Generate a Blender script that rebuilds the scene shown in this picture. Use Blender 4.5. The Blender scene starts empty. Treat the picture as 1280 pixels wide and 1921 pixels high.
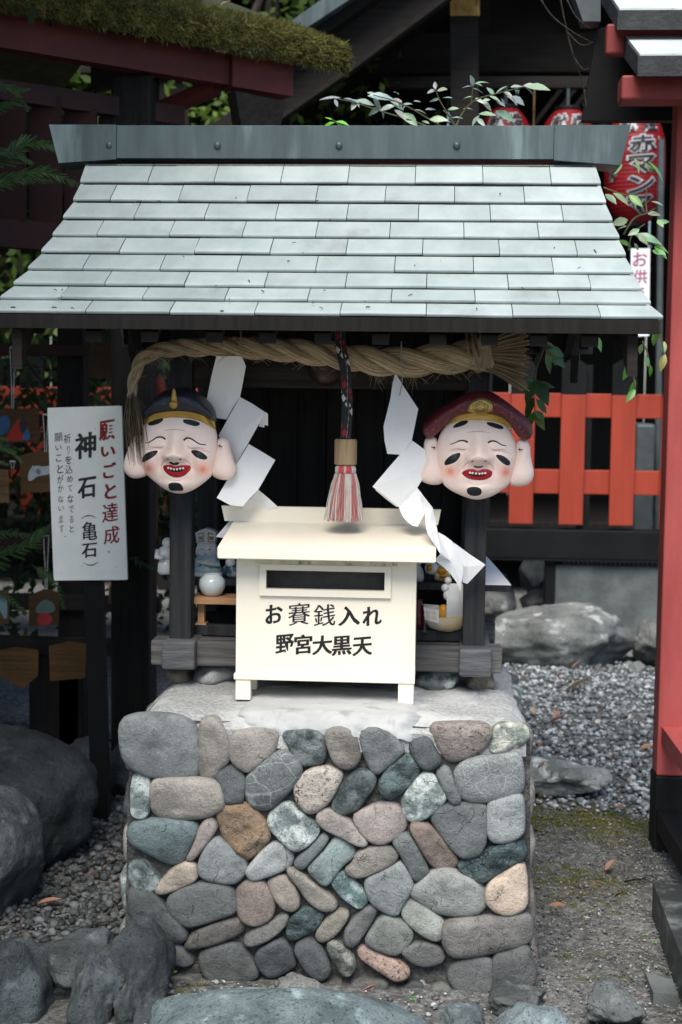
import bpy, bmesh, math, random
import numpy as np
from mathutils import Vector, Matrix, noise
from math import sin, cos, pi, radians, sqrt, atan2, floor
random.seed(7)
S = bpy.context.scene
COL = S.collection

# ------------------------------------------------------------------ camera, sky, sun, exposure
YAW, PITCH, ROLL, FPX = radians(3.7), radians(4.6), radians(.75), 2668.0
CAM = Vector((.265, -3.59, 1.53))
FW = Vector((-sin(YAW)*cos(PITCH), cos(YAW)*cos(PITCH), -sin(PITCH)))
_r = Vector((cos(YAW), sin(YAW), 0)); _u = _r.cross(FW)
RT = _r*cos(ROLL) + _u*sin(ROLL); UP = _u*cos(ROLL) - _r*sin(ROLL)
cd = bpy.data.cameras.new('camera'); cam = bpy.data.objects.new('camera', cd); COL.objects.link(cam)
cd.sensor_fit = 'VERTICAL'; cd.sensor_height = 36; cd.sensor_width = 24; cd.lens = FPX/1921*36
cd.clip_start = .05; cd.clip_end = 400
cam.matrix_world = Matrix(((RT.x, UP.x, -FW.x, CAM.x), (RT.y, UP.y, -FW.y, CAM.y), (RT.z, UP.z, -FW.z, CAM.z), (0, 0, 0, 1)))
cd.dof.use_dof = True; cd.dof.focus_distance = 3.75; cd.dof.aperture_fstop = 4.5
S.camera = cam

SUN_EL, SUN_AZ = radians(55), radians(190)          # azimuth from +Y, clockwise: high, behind the viewer and a little to the left
w = bpy.data.worlds.new('World'); S.world = w; w.use_nodes = True
nt = w.node_tree; nt.nodes.clear()
sky = nt.nodes.new('ShaderNodeTexSky'); sky.sky_type = 'NISHITA'; sky.sun_disc = False
sky.sun_elevation = SUN_EL; sky.sun_rotation = SUN_AZ; sky.air_density = 1.0; sky.dust_density = 1.2; sky.ozone_density = 1.6
bg = nt.nodes.new('ShaderNodeBackground'); bg.inputs[1].default_value = .082
wo = nt.nodes.new('ShaderNodeOutputWorld')
nt.links.new(sky.outputs[0], bg.inputs[0]); nt.links.new(bg.outputs[0], wo.inputs[0])
sl = bpy.data.lights.new('sun', 'SUN'); sl.energy = 2.7; sl.angle = radians(42); sl.color = (1, .94, .85)
so = bpy.data.objects.new('sun', sl); COL.objects.link(so); so.location = (0, 0, 12)
_d = Vector((sin(SUN_AZ)*cos(SUN_EL), cos(SUN_AZ)*cos(SUN_EL), sin(SUN_EL)))
so.rotation_euler = _d.to_track_quat('Z', 'Y').to_euler()
S.view_settings.view_transform = 'Standard'; S.view_settings.look = 'None'
S.view_settings.exposure = 1.24; S.view_settings.gamma = 1; S.view_settings.use_curve_mapping = False
S.cycles.use_denoising = True
S.cycles.max_bounces = 6; S.cycles.diffuse_bounces = 3; S.cycles.glossy_bounces = 3

# ------------------------------------------------------------------ measuring helpers (a line of sight of the photograph met with a real plane)
def ray(x, y): return FW + RT*((x-640)/FPX) - UP*((y-960.5)/FPX)
def PY(x, y, Y): d = ray(x, y); return CAM + d*((Y-CAM.y)/d.y)
def PZ(x, y, z): d = ray(x, y); return CAM + d*((z-CAM.z)/d.z)

# ------------------------------------------------------------------ object helpers
def wloc(p):
    v = Vector((0, 0, 0))
    while p is not None: v = v + p.location; p = p.parent
    return v
def tag(o, label=None, cat=None, group=None, kind=None):
    if label: o['label'] = label
    if cat: o['category'] = cat
    if group: o['group'] = group
    if kind: o['kind'] = kind
    return o
def thing(name, label, cat, loc, group=None):
    o = bpy.data.objects.new(name, None); COL.objects.link(o); o.location = loc; o.empty_display_size = .1
    return tag(o, label, cat, group)
def link(o, parent=None):
    COL.objects.link(o)
    if parent is not None: o.parent = parent
    return o
class MB:
    def __init__(s): s.v = []; s.f = []; s.c = None; s.uv = None; s.m = None
    def add(s, vs, fs, col=None, uv=None):
        n = len(s.v); s.v += [tuple(p) for p in vs]; s.f += [tuple(i+n for i in q) for q in fs]
        if col is not None:
            if s.c is None: s.c = [(1, 1, 1)]*n
            s.c += ([col]*len(vs) if not isinstance(col, list) else col)
        elif s.c is not None: s.c += [(1, 1, 1)]*len(vs)
        if uv is not None:
            if s.uv is None: s.uv = [(0, 0)]*n
            s.uv += uv
        elif s.uv is not None: s.uv += [(0, 0)]*len(vs)
        return n
    def box(s, x0, x1, y0, y1, z0, z1, col=None, b=0):
        if b: return s.bbox(x0, x1, y0, y1, z0, z1, b, col)
        s.add([(x0,y0,z0),(x1,y0,z0),(x1,y1,z0),(x0,y1,z0),(x0,y0,z1),(x1,y0,z1),(x1,y1,z1),(x0,y1,z1)],
              [(0,3,2,1),(4,5,6,7),(0,1,5,4),(1,2,6,5),(2,3,7,6),(3,0,4,7)], col); return s
    def bbox(s, x0, x1, y0, y1, z0, z1, b, col=None):      # box with chamfered edges
        bm = bmesh.new(); bmesh.ops.create_cube(bm, size=1)
        for v in bm.verts: v.co = Vector((x0 if v.co.x < 0 else x1, y0 if v.co.y < 0 else y1, z0 if v.co.z < 0 else z1))
        bmesh.ops.bevel(bm, geom=bm.edges[:], offset=b, segments=2, profile=.5, affect='EDGES')
        bm.verts.index_update(); s.add([v.co.copy() for v in bm.verts], [[v.index for v in f.verts] for f in bm.faces], col); bm.free(); return s
    def hexa(s, p, col=None):                               # eight corners, bottom loop then top loop
        s.add(p, [(0,3,2,1),(4,5,6,7),(0,1,5,4),(1,2,6,5),(2,3,7,6),(3,0,4,7)], col); return s
    def beam(s, a, b, wx, wz, col=None, up=Vector((0,0,1))):
        a = Vector(a); b = Vector(b); d = (b-a).normalized(); sd = d.cross(up).normalized(); u = sd.cross(d)
        c = [sd*-wx/2-u*wz/2, sd*wx/2-u*wz/2, sd*wx/2+u*wz/2, sd*-wx/2+u*wz/2]
        s.add([a+k for k in c]+[b+k for k in c], [(0,1,2,3),(7,6,5,4),(0,4,5,1),(1,5,6,2),(2,6,7,3),(3,7,4,0)], col); return s
    def prism(s, pts, ext, col=None):                       # polygon swept along ext
        n = len(pts); pts = [Vector(p) for p in pts]; ext = Vector(ext)
        s.add(pts+[p+ext for p in pts], [tuple(range(n)), tuple(range(2*n-1, n-1, -1))]+[(i, i+n, (i+1) % n+n, (i+1) % n) for i in range(n)], col); return s
    def tube(s, path, rad, n=6, col=None, uvs=None, cap=True):
        path = [Vector(p) for p in path]; m = len(path)
        if not hasattr(rad, '__len__'): rad = [rad]*m
        prev = None; vs = []; uv = []; L = 0; cl = []
        for i, p in enumerate(path):
            t = (path[min(i+1, m-1)]-path[max(i-1, 0)]).normalized()
            if prev is None: a = Vector((0,0,1)) if abs(t.z) < .9 else Vector((1,0,0)); x = t.cross(a).normalized()
            else: x = (prev-t*prev.dot(t)).normalized()
            prev = x; y = t.cross(x)
            if i: L += (p-path[i-1]).length
            for k in range(n):
                an = 2*pi*k/n; vs.append(p+(x*cos(an)+y*sin(an))*rad[i]); uv.append((k/n, L))
                if isinstance(col, list): cl.append(col[i])
        fs = [(i*n+k, i*n+(k+1) % n, (i+1)*n+(k+1) % n, (i+1)*n+k) for i in range(m-1) for k in range(n)]
        if cap: fs += [tuple(range(n-1, -1, -1)), tuple((m-1)*n+k for k in range(n))]
        s.add(vs, fs, cl if isinstance(col, list) else col, uv if uvs else None); return s
    def lathe(s, prof, c, n=24, col=None, sc=(1, 1)):
        c = Vector(c); vs = []; m = len(prof)
        for r, z in prof:
            for k in range(n): a = 2*pi*k/n; vs.append(c+Vector((r*cos(a)*sc[0], r*sin(a)*sc[1], z)))
        fs = [(i*n+k, i*n+(k+1) % n, (i+1)*n+(k+1) % n, (i+1)*n+k) for i in range(m-1) for k in range(n)]
        if prof[0][0] > 0: fs.append(tuple(range(n-1, -1, -1)))
        if prof[-1][0] > 0: fs.append(tuple((m-1)*n+k for k in range(n)))
        s.add(vs, fs, col); return s
    def ball(s, c, r, col=None, n=12, sc=(1, 1, 1)):
        prof = [(max(r*sin(pi*i/8), 1e-5), -r*cos(pi*i/8)*sc[2]) for i in range(9)]
        return s.lathe(prof, c, n, col, (sc[0], sc[1]))
    def grid(s, fn, nu, nv, col=None):
        vs = [fn(i/nu, j/nv) for j in range(nv+1) for i in range(nu+1)]
        fs = [(j*(nu+1)+i, j*(nu+1)+i+1, (j+1)*(nu+1)+i+1, (j+1)*(nu+1)+i) for j in range(nv) for i in range(nu)]
        s.add(vs, fs, col); return s
    def build(s, name, mat, parent=None, origin=None, smooth=False, clean=False):
        off = wloc(parent) if parent is not None else Vector(origin or (0, 0, 0))
        me = bpy.data.meshes.new(name); me.from_pydata([Vector(p)-off for p in s.v], [], s.f)
        me.materials.append(mat)
        if s.c is not None:
            a = me.color_attributes.new('Col', 'FLOAT_COLOR', 'POINT')
            a.data.foreach_set('color', [k for c in s.c for k in (c[0], c[1], c[2], 1)])
        if s.uv is not None:
            l = me.uv_layers.new(name='UV'); vi = [x.vertex_index for x in me.loops]
            l.data.foreach_set('uv', [k for i in vi for k in s.uv[i]])
        if smooth: me.polygons.foreach_set('use_smooth', [True]*len(me.polygons))
        me.update()
        o = bpy.data.objects.new(name, me); COL.objects.link(o)
        if parent is not None: o.parent = parent
        else: o.location = off
        if clean:
            bm = bmesh.new(); bm.from_mesh(me); bmesh.ops.recalc_face_normals(bm, faces=bm.faces); bm.to_mesh(me); bm.free()
        return o
def smooth_by_angle(o, deg=35):
    me = o.data; bm = bmesh.new(); bm.from_mesh(me)
    for f in bm.faces: f.smooth = True
    for e in bm.edges: e.smooth = (len(e.link_faces) == 2 and e.calc_face_angle(0) < radians(deg))
    bm.to_mesh(me); bm.free(); return o
def tris(name, V, F, C, mat, parent=None, smooth=False, origin=None):   # numpy arrays to one mesh
    off = wloc(parent) if parent is not None else Vector(origin or (0, 0, 0))
    V = V-np.array(off); me = bpy.data.meshes.new(name); n = F.shape[1]
    me.vertices.add(len(V)); me.vertices.foreach_set('co', V.astype(np.float32).ravel())
    me.loops.add(F.size); me.loops.foreach_set('vertex_index', F.astype(np.int32).ravel())
    me.polygons.add(len(F)); me.polygons.foreach_set('loop_start', np.arange(0, F.size, n, dtype=np.int32))
    me.polygons.foreach_set('loop_total', np.full(len(F), n, dtype=np.int32))
    if smooth: me.polygons.foreach_set('use_smooth', np.ones(len(F), dtype=bool))
    me.update(calc_edges=True)
    if C is not None:
        a = me.color_attributes.new('Col', 'FLOAT_COLOR', 'POINT')
        a.data.foreach_set('color', np.hstack([C, np.ones((len(C), 1))]).astype(np.float32).ravel())
    me.materials.append(mat); o = bpy.data.objects.new(name, me); COL.objects.link(o)
    if parent is not None: o.parent = parent
    else: o.location = off
    return o
def copy_tree(o, parent=None):
    c = o.copy(); COL.objects.link(c); c.parent = parent
    for ch in list(o.children): copy_tree(ch, c)
    return c

# ------------------------------------------------------------------ materials
def pmat(name, c1, c2=None, scale=8, rough=.7, bump=.3, bscale=60, spec=.3, st=(1, 1, 1), attr=False, objc=False, rnd=0., c3=None, s3=2.5, t3=(.55, .7),
         metal=0, det=6, bst=None, sheen=0, uvc=False, rv=0, contrast=(.3, .7), bd=.01, trans=0, sub=0):
    m = bpy.data.materials.new(name); m.use_nodes = True; T = m.node_tree; N = T.nodes; L = T.links
    P = N['Principled BSDF']; P.inputs['Roughness'].default_value = rough; P.inputs['Specular IOR Level'].default_value = spec; P.inputs['Metallic'].default_value = metal
    tc = N.new('ShaderNodeTexCoord'); src = tc.outputs['UV'] if uvc else tc.outputs['Object']
    oi = N.new('ShaderNodeObjectInfo')
    if objc or rnd:
        ad = N.new('ShaderNodeVectorMath'); ad.operation = 'MULTIPLY_ADD'
        cx = N.new('ShaderNodeCombineXYZ')
        for k in range(3): L.new(oi.outputs['Random'], cx.inputs[k])
        L.new(cx.outputs[0], ad.inputs[0]); ad.inputs[1].default_value = (31.7, 17.3, 23.9); L.new(src, ad.inputs[2]); src = ad.outputs[0]
    def nz(sc, d, s=(1, 1, 1), rgh=.6):
        mp = N.new('ShaderNodeMapping'); mp.inputs['Scale'].default_value = s; L.new(src, mp.inputs[0])
        n = N.new('ShaderNodeTexNoise'); n.inputs['Scale'].default_value = sc; n.inputs['Detail'].default_value = d; n.inputs['Roughness'].default_value = rgh
        L.new(mp.outputs[0], n.inputs['Vector']); return n.outputs[0]
    def ramp(v, a, b):
        r = N.new('ShaderNodeMapRange'); r.inputs[1].default_value = a; r.inputs[2].default_value = b; r.interpolation_type = 'SMOOTHSTEP'; L.new(v, r.inputs[0]); return r.outputs[0]
    def mix(f, a, b, mode='MIX'):
        x = N.new('ShaderNodeMix'); x.data_type = 'RGBA'; x.blend_type = mode
        if isinstance(f, float): x.inputs[0].default_value = f
        else: L.new(f, x.inputs[0])
        for k, val in ((6, a), (7, b)):
            if isinstance(val, tuple): x.inputs[k].default_value = (*val, 1)
            else: L.new(val, x.inputs[k])
        return x.outputs[2]
    c2 = c2 or tuple(k*.72 for k in c1)
    col = mix(ramp(nz(scale, det, st), *contrast), c1, c2)
    if c3: col = mix(ramp(nz(s3, 5, st), *t3), col, c3)
    if attr:
        at = N.new('ShaderNodeAttribute'); at.attribute_name = 'Col'; col = mix(1., col, at.outputs[0], 'MULTIPLY')
    if objc: col = mix(1., col, oi.outputs['Color'], 'MULTIPLY')
    if rnd:
        mr = N.new('ShaderNodeMapRange'); L.new(oi.outputs['Random'], mr.inputs[0]); mr.inputs[3].default_value = 1-rnd; mr.inputs[4].default_value = 1+rnd
        vm = N.new('ShaderNodeVectorMath'); vm.operation = 'SCALE'; L.new(col, vm.inputs[0]); L.new(mr.outputs[0], vm.inputs[3]); col = vm.outputs[0]
    L.new(col, P.inputs['Base Color'])
    if rv:
        rr = N.new('ShaderNodeMapRange'); L.new(nz(scale*1.7, 4, st), rr.inputs[0]); rr.inputs[1].default_value = .3; rr.inputs[2].default_value = .7
        rr.inputs[3].default_value = rough-rv; rr.inputs[4].default_value = rough+rv; L.new(rr.outputs[0], P.inputs['Roughness'])
    if bump:
        b = N.new('ShaderNodeBump'); b.inputs['Strength'].default_value = bump; b.inputs['Distance'].default_value = bd
        L.new(nz(bscale, 5, bst or st), b.inputs['Height']); L.new(b.outputs[0], P.inputs['Normal'])
    if sheen: P.inputs['Sheen Weight'].default_value = sheen
    if sub: P.inputs['Subsurface Weight'].default_value = sub; P.inputs['Subsurface Radius'].default_value = (.006, .003, .002)
    if trans:
        tr = N.new('ShaderNodeBsdfTranslucent'); L.new(col, tr.inputs[0]); ms = N.new('ShaderNodeMixShader'); ms.inputs[0].default_value = trans
        L.new(P.outputs[0], ms.inputs[1]); L.new(tr.outputs[0], ms.inputs[2]); L.new(ms.outputs[0], N['Material Output'].inputs[0])
    return m
M = {}
GR = (1, .12, 1)
def wood(name, c1, c2, axis='z', **k):
    s = {'z': (14, 14, .8), 'x': (.8, 14, 14), 'y': (14, .8, 14)}[axis]
    a = dict(scale=3.5, st=s, rough=.8, bump=.5, bscale=7, bst=s, spec=.2, bd=.004); a.update(k)
    return pmat(name, c1, c2, **a)
M['post'] = wood('weathered_post_wood', (.036, .038, .040), (.015, .016, .017), 'z')
M['sill'] = wood('weathered_beam_wood', (.150, .148, .145), (.045, .043, .042), 'x', bump=.8)
M['endgrain'] = pmat('beam_end_grain', (.12, .125, .13), (.06, .062, .066), scale=9, st=(1, 1, 9), rough=.85, bump=.4, bscale=30)
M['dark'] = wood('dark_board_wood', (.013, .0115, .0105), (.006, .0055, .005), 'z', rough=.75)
M['darkx'] = wood('dark_beam_wood', (.032, .025, .020), (.013, .010, .009), 'x', rough=.7)
M['hallwood'] = wood('old_hall_wood', (.022, .019, .017), (.011, .0095, .008), 'x', rough=.75)
M['lightwood'] = wood('pale_shelf_wood', (.50, .29, .15), (.38, .20, .10), 'x', rough=.55, bump=.15)
M['emawood'] = wood('plaque_wood', (.22, .145, .080), (.15, .095, .050), 'x', rough=.7, bump=.2, objc=True)
M['collar'] = wood('collar_wood', (.36, .25, .14), (.20, .14, .085), 'z', rough=.5, bump=.2, c3=(.13, .11, .10), s3=1.2)
M['tile'] = pmat('roof_tile_metal', (.37, .428, .424), (.275, .328, .325), scale=7, st=(1, .35, 1), rough=.45, bump=.12, bscale=35, spec=.45, rnd=.09, c3=(.22, .25, .235), s3=5, t3=(.56, .80), rv=.1)
M['ridge'] = pmat('ridge_metal', (.050, .080, .086), (.028, .046, .050), scale=4, st=(4, 4, .6), rough=.42, bump=.05, bscale=40, spec=.5, c3=(.13, .185, .19), s3=1.6, t3=(.5, .68), rv=.08)
M['fascia'] = pmat('fascia_metal', (.026, .028, .030), (.016, .018, .019), scale=6, rough=.5, bump=.08, bscale=50)
M['cap'] = pmat('mortar_cap', (.47, .48, .475), (.27, .28, .28), scale=90, rough=.95, bump=.8, bscale=150, spec=.1, c3=(.52, .53, .52), s3=3, t3=(.5, .62), bd=.008)
M['pad'] = pmat('smooth_mortar', (.45, .46, .455), (.36, .37, .368), scale=7, rough=.9, bump=.25, bscale=60, spec=.1, c3=(.29, .30, .30), s3=13, t3=(.56, .7))
M['mortar'] = pmat('rubble_mortar', (.115, .114, .11), (.048, .048, .047), scale=70, rough=.95, bump=1., bscale=130, spec=.1, c3=(.045, .044, .043), s3=3.5, t3=(.55, .75), bd=.008)
M['stone'] = pmat('river_stone', (1, 1, 1), (.70, .70, .70), scale=11, rough=.62, bump=.45, bscale=75, spec=.35, objc=True, rnd=.16, c3=(.50, .50, .50), s3=9, t3=(.46, .72), rv=.1, bd=.006)
M['marble'] = pmat('marbled_stone', (1.25, 1.3, 1.28), (.42, .50, .50), scale=22, rough=.55, bump=.7, bscale=60, spec=.35, objc=True, det=9, contrast=(.42, .58), bd=.007)
M['porous'] = pmat('porous_stone', (1, 1, 1), (.72, .70, .68), scale=45, rough=.85, bump=1., bscale=110, spec=.2, objc=True, c3=(.30, .28, .27), s3=95, t3=(.58, .66), bd=.006)
def stony(m, crk=9., strength=.7, bd=.012, pit=120., width=.011, dark=.24, lines=1.):
    """fine relief of real stone: wandering cracks, pits and grain, in the colour and in the bump"""
    T = m.node_tree; N = T.nodes; L = T.links; P = N['Principled BSDF']
    v = [n for n in N if n.bl_idname == 'ShaderNodeVectorMath' and n.operation == 'MULTIPLY_ADD']; vec = v[0].outputs[0] if v else [n for n in N if n.bl_idname == 'ShaderNodeTexCoord'][0].outputs['Object']
    d = N.new('ShaderNodeTexNoise'); d.inputs['Scale'].default_value = 7; d.inputs['Detail'].default_value = 6; L.new(vec, d.inputs['Vector'])
    a = N.new('ShaderNodeVectorMath'); a.operation = 'MULTIPLY_ADD'; a.inputs[1].default_value = (.22, .22, .22); L.new(d.outputs[1], a.inputs[0]); L.new(vec, a.inputs[2])
    vo = N.new('ShaderNodeTexVoronoi'); vo.feature = 'DISTANCE_TO_EDGE'; vo.inputs['Scale'].default_value = crk; L.new(a.outputs[0], vo.inputs['Vector'])
    def mr(s, f0, f1, t0, t1):
        r = N.new('ShaderNodeMapRange'); r.interpolation_type = 'SMOOTHSTEP'; L.new(s, r.inputs[0])
        for i, q in enumerate((f0, f1, t0, t1)): r.inputs[i+1].default_value = q
        return r.outputs[0]
    def mt(op, x, y):
        n = N.new('ShaderNodeMath'); n.operation = op
        for i, q in enumerate((x, y)):
            if isinstance(q, (int, float)): n.inputs[i].default_value = q
            else: L.new(q, n.inputs[i])
        return n.outputs[0]
    def nz(sc, det, rg=.6):
        n = N.new('ShaderNodeTexNoise'); n.inputs['Scale'].default_value = sc; n.inputs['Detail'].default_value = det; n.inputs['Roughness'].default_value = rg; L.new(vec, n.inputs['Vector']); return n.outputs[0]
    line = mt('MULTIPLY', lines, mt('MULTIPLY', mr(vo.outputs['Distance'], 0, width, 1, 0), mr(nz(6, 3), .50, .60, 0, 1)))
    pits = mr(nz(pit, 3), .60, .70, 0, 1); grain = nz(pit*1.9, 4, .75); mid = nz(30, 6, .65)
    dk = mt('SUBTRACT', 1, mt('ADD', mt('MULTIPLY', line, dark*1.4), mt('MULTIPLY', pits, dark)))
    tone = mt('MULTIPLY', dk, mr(grain, .3, .7, .80, 1.2)); src = P.inputs['Base Color'].links[0].from_socket
    sc = N.new('ShaderNodeVectorMath'); sc.operation = 'SCALE'; L.new(src, sc.inputs[0]); L.new(tone, sc.inputs[3]); L.new(sc.outputs[0], P.inputs['Base Color'])
    h = mt('SUBTRACT', mt('ADD', mt('MULTIPLY', mid, 1.3), mt('MULTIPLY', grain, .35)), mt('ADD', mt('MULTIPLY', line, .9), mt('MULTIPLY', pits, .35)))
    b = N.new('ShaderNodeBump'); b.inputs['Strength'].default_value = strength; b.inputs['Distance'].default_value = bd; L.new(h, b.inputs['Height']); L.new(b.outputs[0], P.inputs['Normal']); return m
stony(M['stone']); stony(M['marble'], 12, .9, .016); stony(M['porous'], 5, .8, .012, 90, .01, .45)
M['boulder'] = pmat('boulder_stone', (.120, .132, .135), (.045, .051, .053), scale=7, rough=.75, bump=1., bscale=28, spec=.3, objc=True, c3=(.20, .22, .222), s3=13, t3=(.54, .74), det=9, bd=.02)
M['mossrock'] = pmat('lichened_boulder', (.20, .205, .20), (.085, .088, .088), scale=6, rough=.9, bump=.9, bscale=34, spec=.2, objc=True, c3=(.40, .41, .40), s3=7, t3=(.56, .68), det=9, bd=.015)
stony(M['boulder'], 5, .9, .014, 95, .010, .35, 0); stony(M['mossrock'], 5, .9, .014, 95, .010, .35, 0)
M['pebble'] = pmat('gravel_stone', (1, 1, 1), (.75, .75, .75), scale=90, rough=.7, bump=0, spec=.35, attr=True)
M['cream'] = pmat('cream_paint', (.83, .765, .64), (.80, .74, .61), scale=5, st=(1, 1, .25), rough=.36, bump=.12, bscale=40, bst=(3, 3, .3), bd=.003, spec=.4, rv=.08, c3=(.60, .535, .40), s3=6, t3=(.62, .9))
M['stain'] = pmat('rain_stained_paint', (.80, .75, .63), (.62, .55, .42), scale=26, st=(1, 1, .35), rough=.5, bump=.05, c3=(.14, .105, .075), s3=20, t3=(.52, .66))
M['chute'] = pmat('dusty_chute_board', (.10, .095, .085), (.06, .057, .052), scale=12, rough=.9, bump=.2)
M['black'] = pmat('black_ink', (.010, .011, .012), (.016, .017, .018), scale=40, rough=.45, bump=0)
M['redink'] = pmat('red_ink', (.27, .018, .022), (.15, .012, .018), scale=45, rough=.6, bump=0, contrast=(.35, .65), c3=(.55, .45, .45), s3=90, t3=(.68, .76))
M['blackworn'] = pmat('worn_black_ink', (.012, .013, .014), (.03, .032, .034), scale=40, rough=.6, bump=0)
M['sign'] = pmat('painted_sign_board', (.74, .80, .81), (.66, .72, .73), scale=6, rough=.55, bump=.05, bscale=40, c3=(.38, .43, .43), s3=30, t3=(.70, .78))
M['redslat'] = pmat('shade_darkened_red', (.034, .0105, .009), (.020, .007, .006), scale=6, rough=.7, bump=.1, bscale=40)  # darker copy of the beam red, with shade put into the colour
M['bracket'] = pmat('shaded_bracket_red', (.21, .034, .032), (.15, .024, .023), scale=6, rough=.55, bump=.1, bscale=60)  # darker than the post red: shadow under the roof set into the colour
M['verm'] = pmat('vermilion_paint', (.31, .043, .023), (.25, .034, .018), scale=3, st=(5, 5, .6), rough=.5, bump=.15, bscale=12, bd=.003, spec=.3, c3=(.15, .03, .02), s3=2.2, t3=(.64, .9))
M['redpost'] = pmat('faded_red_paint', (.40, .082, .075), (.32, .06, .055), scale=5, st=(3, 3, .5), c3=(.24, .055, .052), s3=2.5, t3=(.58, .85), rough=.55, bump=.15, bscale=160, spec=.25, bd=.002)
M['redbeam'] = pmat('old_red_paint', (.105, .019, .016), (.065, .012, .010), scale=6, rough=.6, bump=.1, bscale=40)
M['blackpaint'] = pmat('black_paint', (.008, .0088, .0095), (.005, .0055, .006), scale=5, rough=.62, bump=.06, bscale=50, spec=.14)
M['wornblack'] = pmat('worn_black_sill_paint', (.034, .040, .041), (.016, .019, .020), scale=9, rough=.5, bump=.3, bscale=40, c3=(.13, .15, .15), s3=9, t3=(.46, .70))
M['paper'] = pmat('white_paper', (.90, .90, .89), (.86, .86, .85), scale=3, rough=.75, bump=.12, bscale=14, bd=.004, spec=.15, trans=.12, c3=(.74, .73, .70), s3=7, t3=(.66, .9))
M['rope'] = pmat('straw_rope', (.85, .66, .40), (.36, .26, .145), scale=5, st=(9, 1.5, 1), contrast=(.38, .62), rough=.75, bump=1., bscale=11, bst=(9, .9, 1), uvc=True, spec=.25, sheen=.2, bd=.006, c3=(.16, .12, .07), s3=3.2, t3=(.58, .72))
M['straw'] = pmat('loose_straw', (.40, .31, .19), (.24, .18, .11), scale=14, rough=.7, bump=0, attr=True)
M['thread'] = pmat('tassel_thread', (1, 1, 1), (.9, .9, .9), scale=30, rough=.7, bump=0, attr=True, sheen=.3)
M['bronze'] = pmat('dark_bronze', (.060, .042, .032), (.035, .026, .021), scale=12, rough=.38, bump=.1, bscale=30, metal=.6)
M['gold'] = pmat('gold_paint', (.55, .34, .075), (.40, .235, .05), scale=14, rough=.38, bump=.1, bscale=90, metal=.35)
M['paleyellow'] = pmat('yellow_band_paint', (.66, .42, .10), (.50, .30, .06), scale=9, rough=.4, bump=.06, bscale=90, metal=.15)
M['skin'] = pmat('mask_flesh_paint', (.90, .725, .64), (.86, .675, .585), scale=6, rough=.36, bump=.08, bscale=60, spec=.4, attr=True, c3=(.76, .58, .49), s3=9, t3=(.62, .8))
M['maskblack'] = pmat('mask_black_paint', (.012, .014, .016), (.022, .026, .028), scale=25, st=(1, 1, 3), rough=.4, bump=.1, bscale=60, spec=.22)
M['lip'] = pmat('mask_red_paint', (.36, .012, .020), (.29, .009, .016), scale=9, rough=.25, bump=0, spec=.5)
M['mouthdark'] = pmat('mask_mouth_dark', (.045, .006, .008), None, rough=.5, bump=0)
M['navy'] = pmat('navy_glitter_cap', (.010, .013, .024), (.018, .024, .040), scale=30, rough=.28, bump=.9, bscale=170, spec=.6, c3=(.16, .20, .26), s3=110, t3=(.62, .70), bd=.004)
M['maroon'] = pmat('maroon_glitter_cap', (.135, .010, .020), (.085, .006, .014), scale=12, rough=.28, bump=.8, bscale=170, spec=.55, c3=(.45, .22, .16), s3=110, t3=(.60, .70), bd=.004)
M['ceramic'] = pmat('white_glazed_ceramic', (.70, .71, .70), (.62, .63, .62), scale=9, rough=.18, bump=.05, bscale=30, spec=.5)
M['pot'] = pmat('pale_celadon_glaze', (.60, .65, .66), (.54, .59, .60), scale=4, rough=.12, bump=0, spec=.55)
M['ocherglaze'] = pmat('ochre_glaze', (.62, .30, .03), (.50, .24, .03), scale=16, rough=.25, bump=.1, bscale=50)
M['blueglaze'] = pmat('pale_blue_glaze', (.34, .50, .55), (.45, .56, .58), scale=10, rough=.2, bump=0)
M['navyglaze'] = pmat('dark_blue_glaze', (.02, .06, .10), (.35, .38, .38), scale=16, rough=.2, bump=0, contrast=(.45, .6))
M['creamglaze'] = pmat('cream_glaze', (.66, .58, .44), (.62, .45, .22), scale=12, rough=.25, bump=.05)
M['plum'] = pmat('plum_glaze', (.10, .012, .025), (.06, .01, .018), scale=6, rough=.25, bump=0)
M['leaf'] = pmat('leaf_green', (.055, .115, .050), (.035, .080, .036), scale=20, rough=.33, bump=.05, bscale=60, spec=.5, objc=True, rnd=.2, trans=.25)
M['foliage'] = pmat('tree_foliage', (1, 1, 1), (.75, .8, .75), scale=3, rough=.5, bump=0, attr=True, trans=.45)
M['needle'] = pmat('cypress_scale_leaf', (.075, .15, .06), (.045, .095, .04), scale=30, rough=.5, bump=0, trans=.3)
M['moss'] = pmat('moss_tuft', (1, 1, 1), (.8, .8, .8), scale=9, rough=.9, bump=0, attr=True, trans=.2, spec=.1)
M['mossbed'] = pmat('moss_bed', (.045, .050, .016), (.025, .026, .011), scale=14, rough=.95, bump=1., bscale=60)
M['bark'] = pmat('tree_bark', (.055, .046, .038), (.024, .020, .017), scale=9, st=(3, 3, .6), rough=.9, bump=1., bscale=22, bd=.02)
M['stem'] = pmat('plant_stem', (.07, .10, .045), (.10, .06, .04), scale=12, rough=.6, bump=0)
M['concrete'] = pmat('old_concrete', (.125, .145, .147), (.075, .088, .09), scale=6, rough=.9, bump=.4, bscale=60, c3=(.06, .068, .068), s3=3, t3=(.5, .75))
M['lantern'] = pmat('red_lantern_paper', (.26, .010, .016), (.20, .008, .012), scale=5, rough=.5, bump=0, trans=.25)
M['white'] = pmat('white_paint', (.74, .76, .78), (.68, .70, .72), scale=9, rough=.5, bump=0)
M['lanternwhite'] = pmat('lantern_letter_edging', (.42, .43, .45), None, rough=.6, bump=0)
M['wrinkle'] = pmat('mask_wrinkle_shading', (.62, .40, .33), None, rough=.4, bump=0)
M['pink'] = pmat('magenta_print', (.40, .12, .22), None, rough=.5, bump=0)
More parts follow.
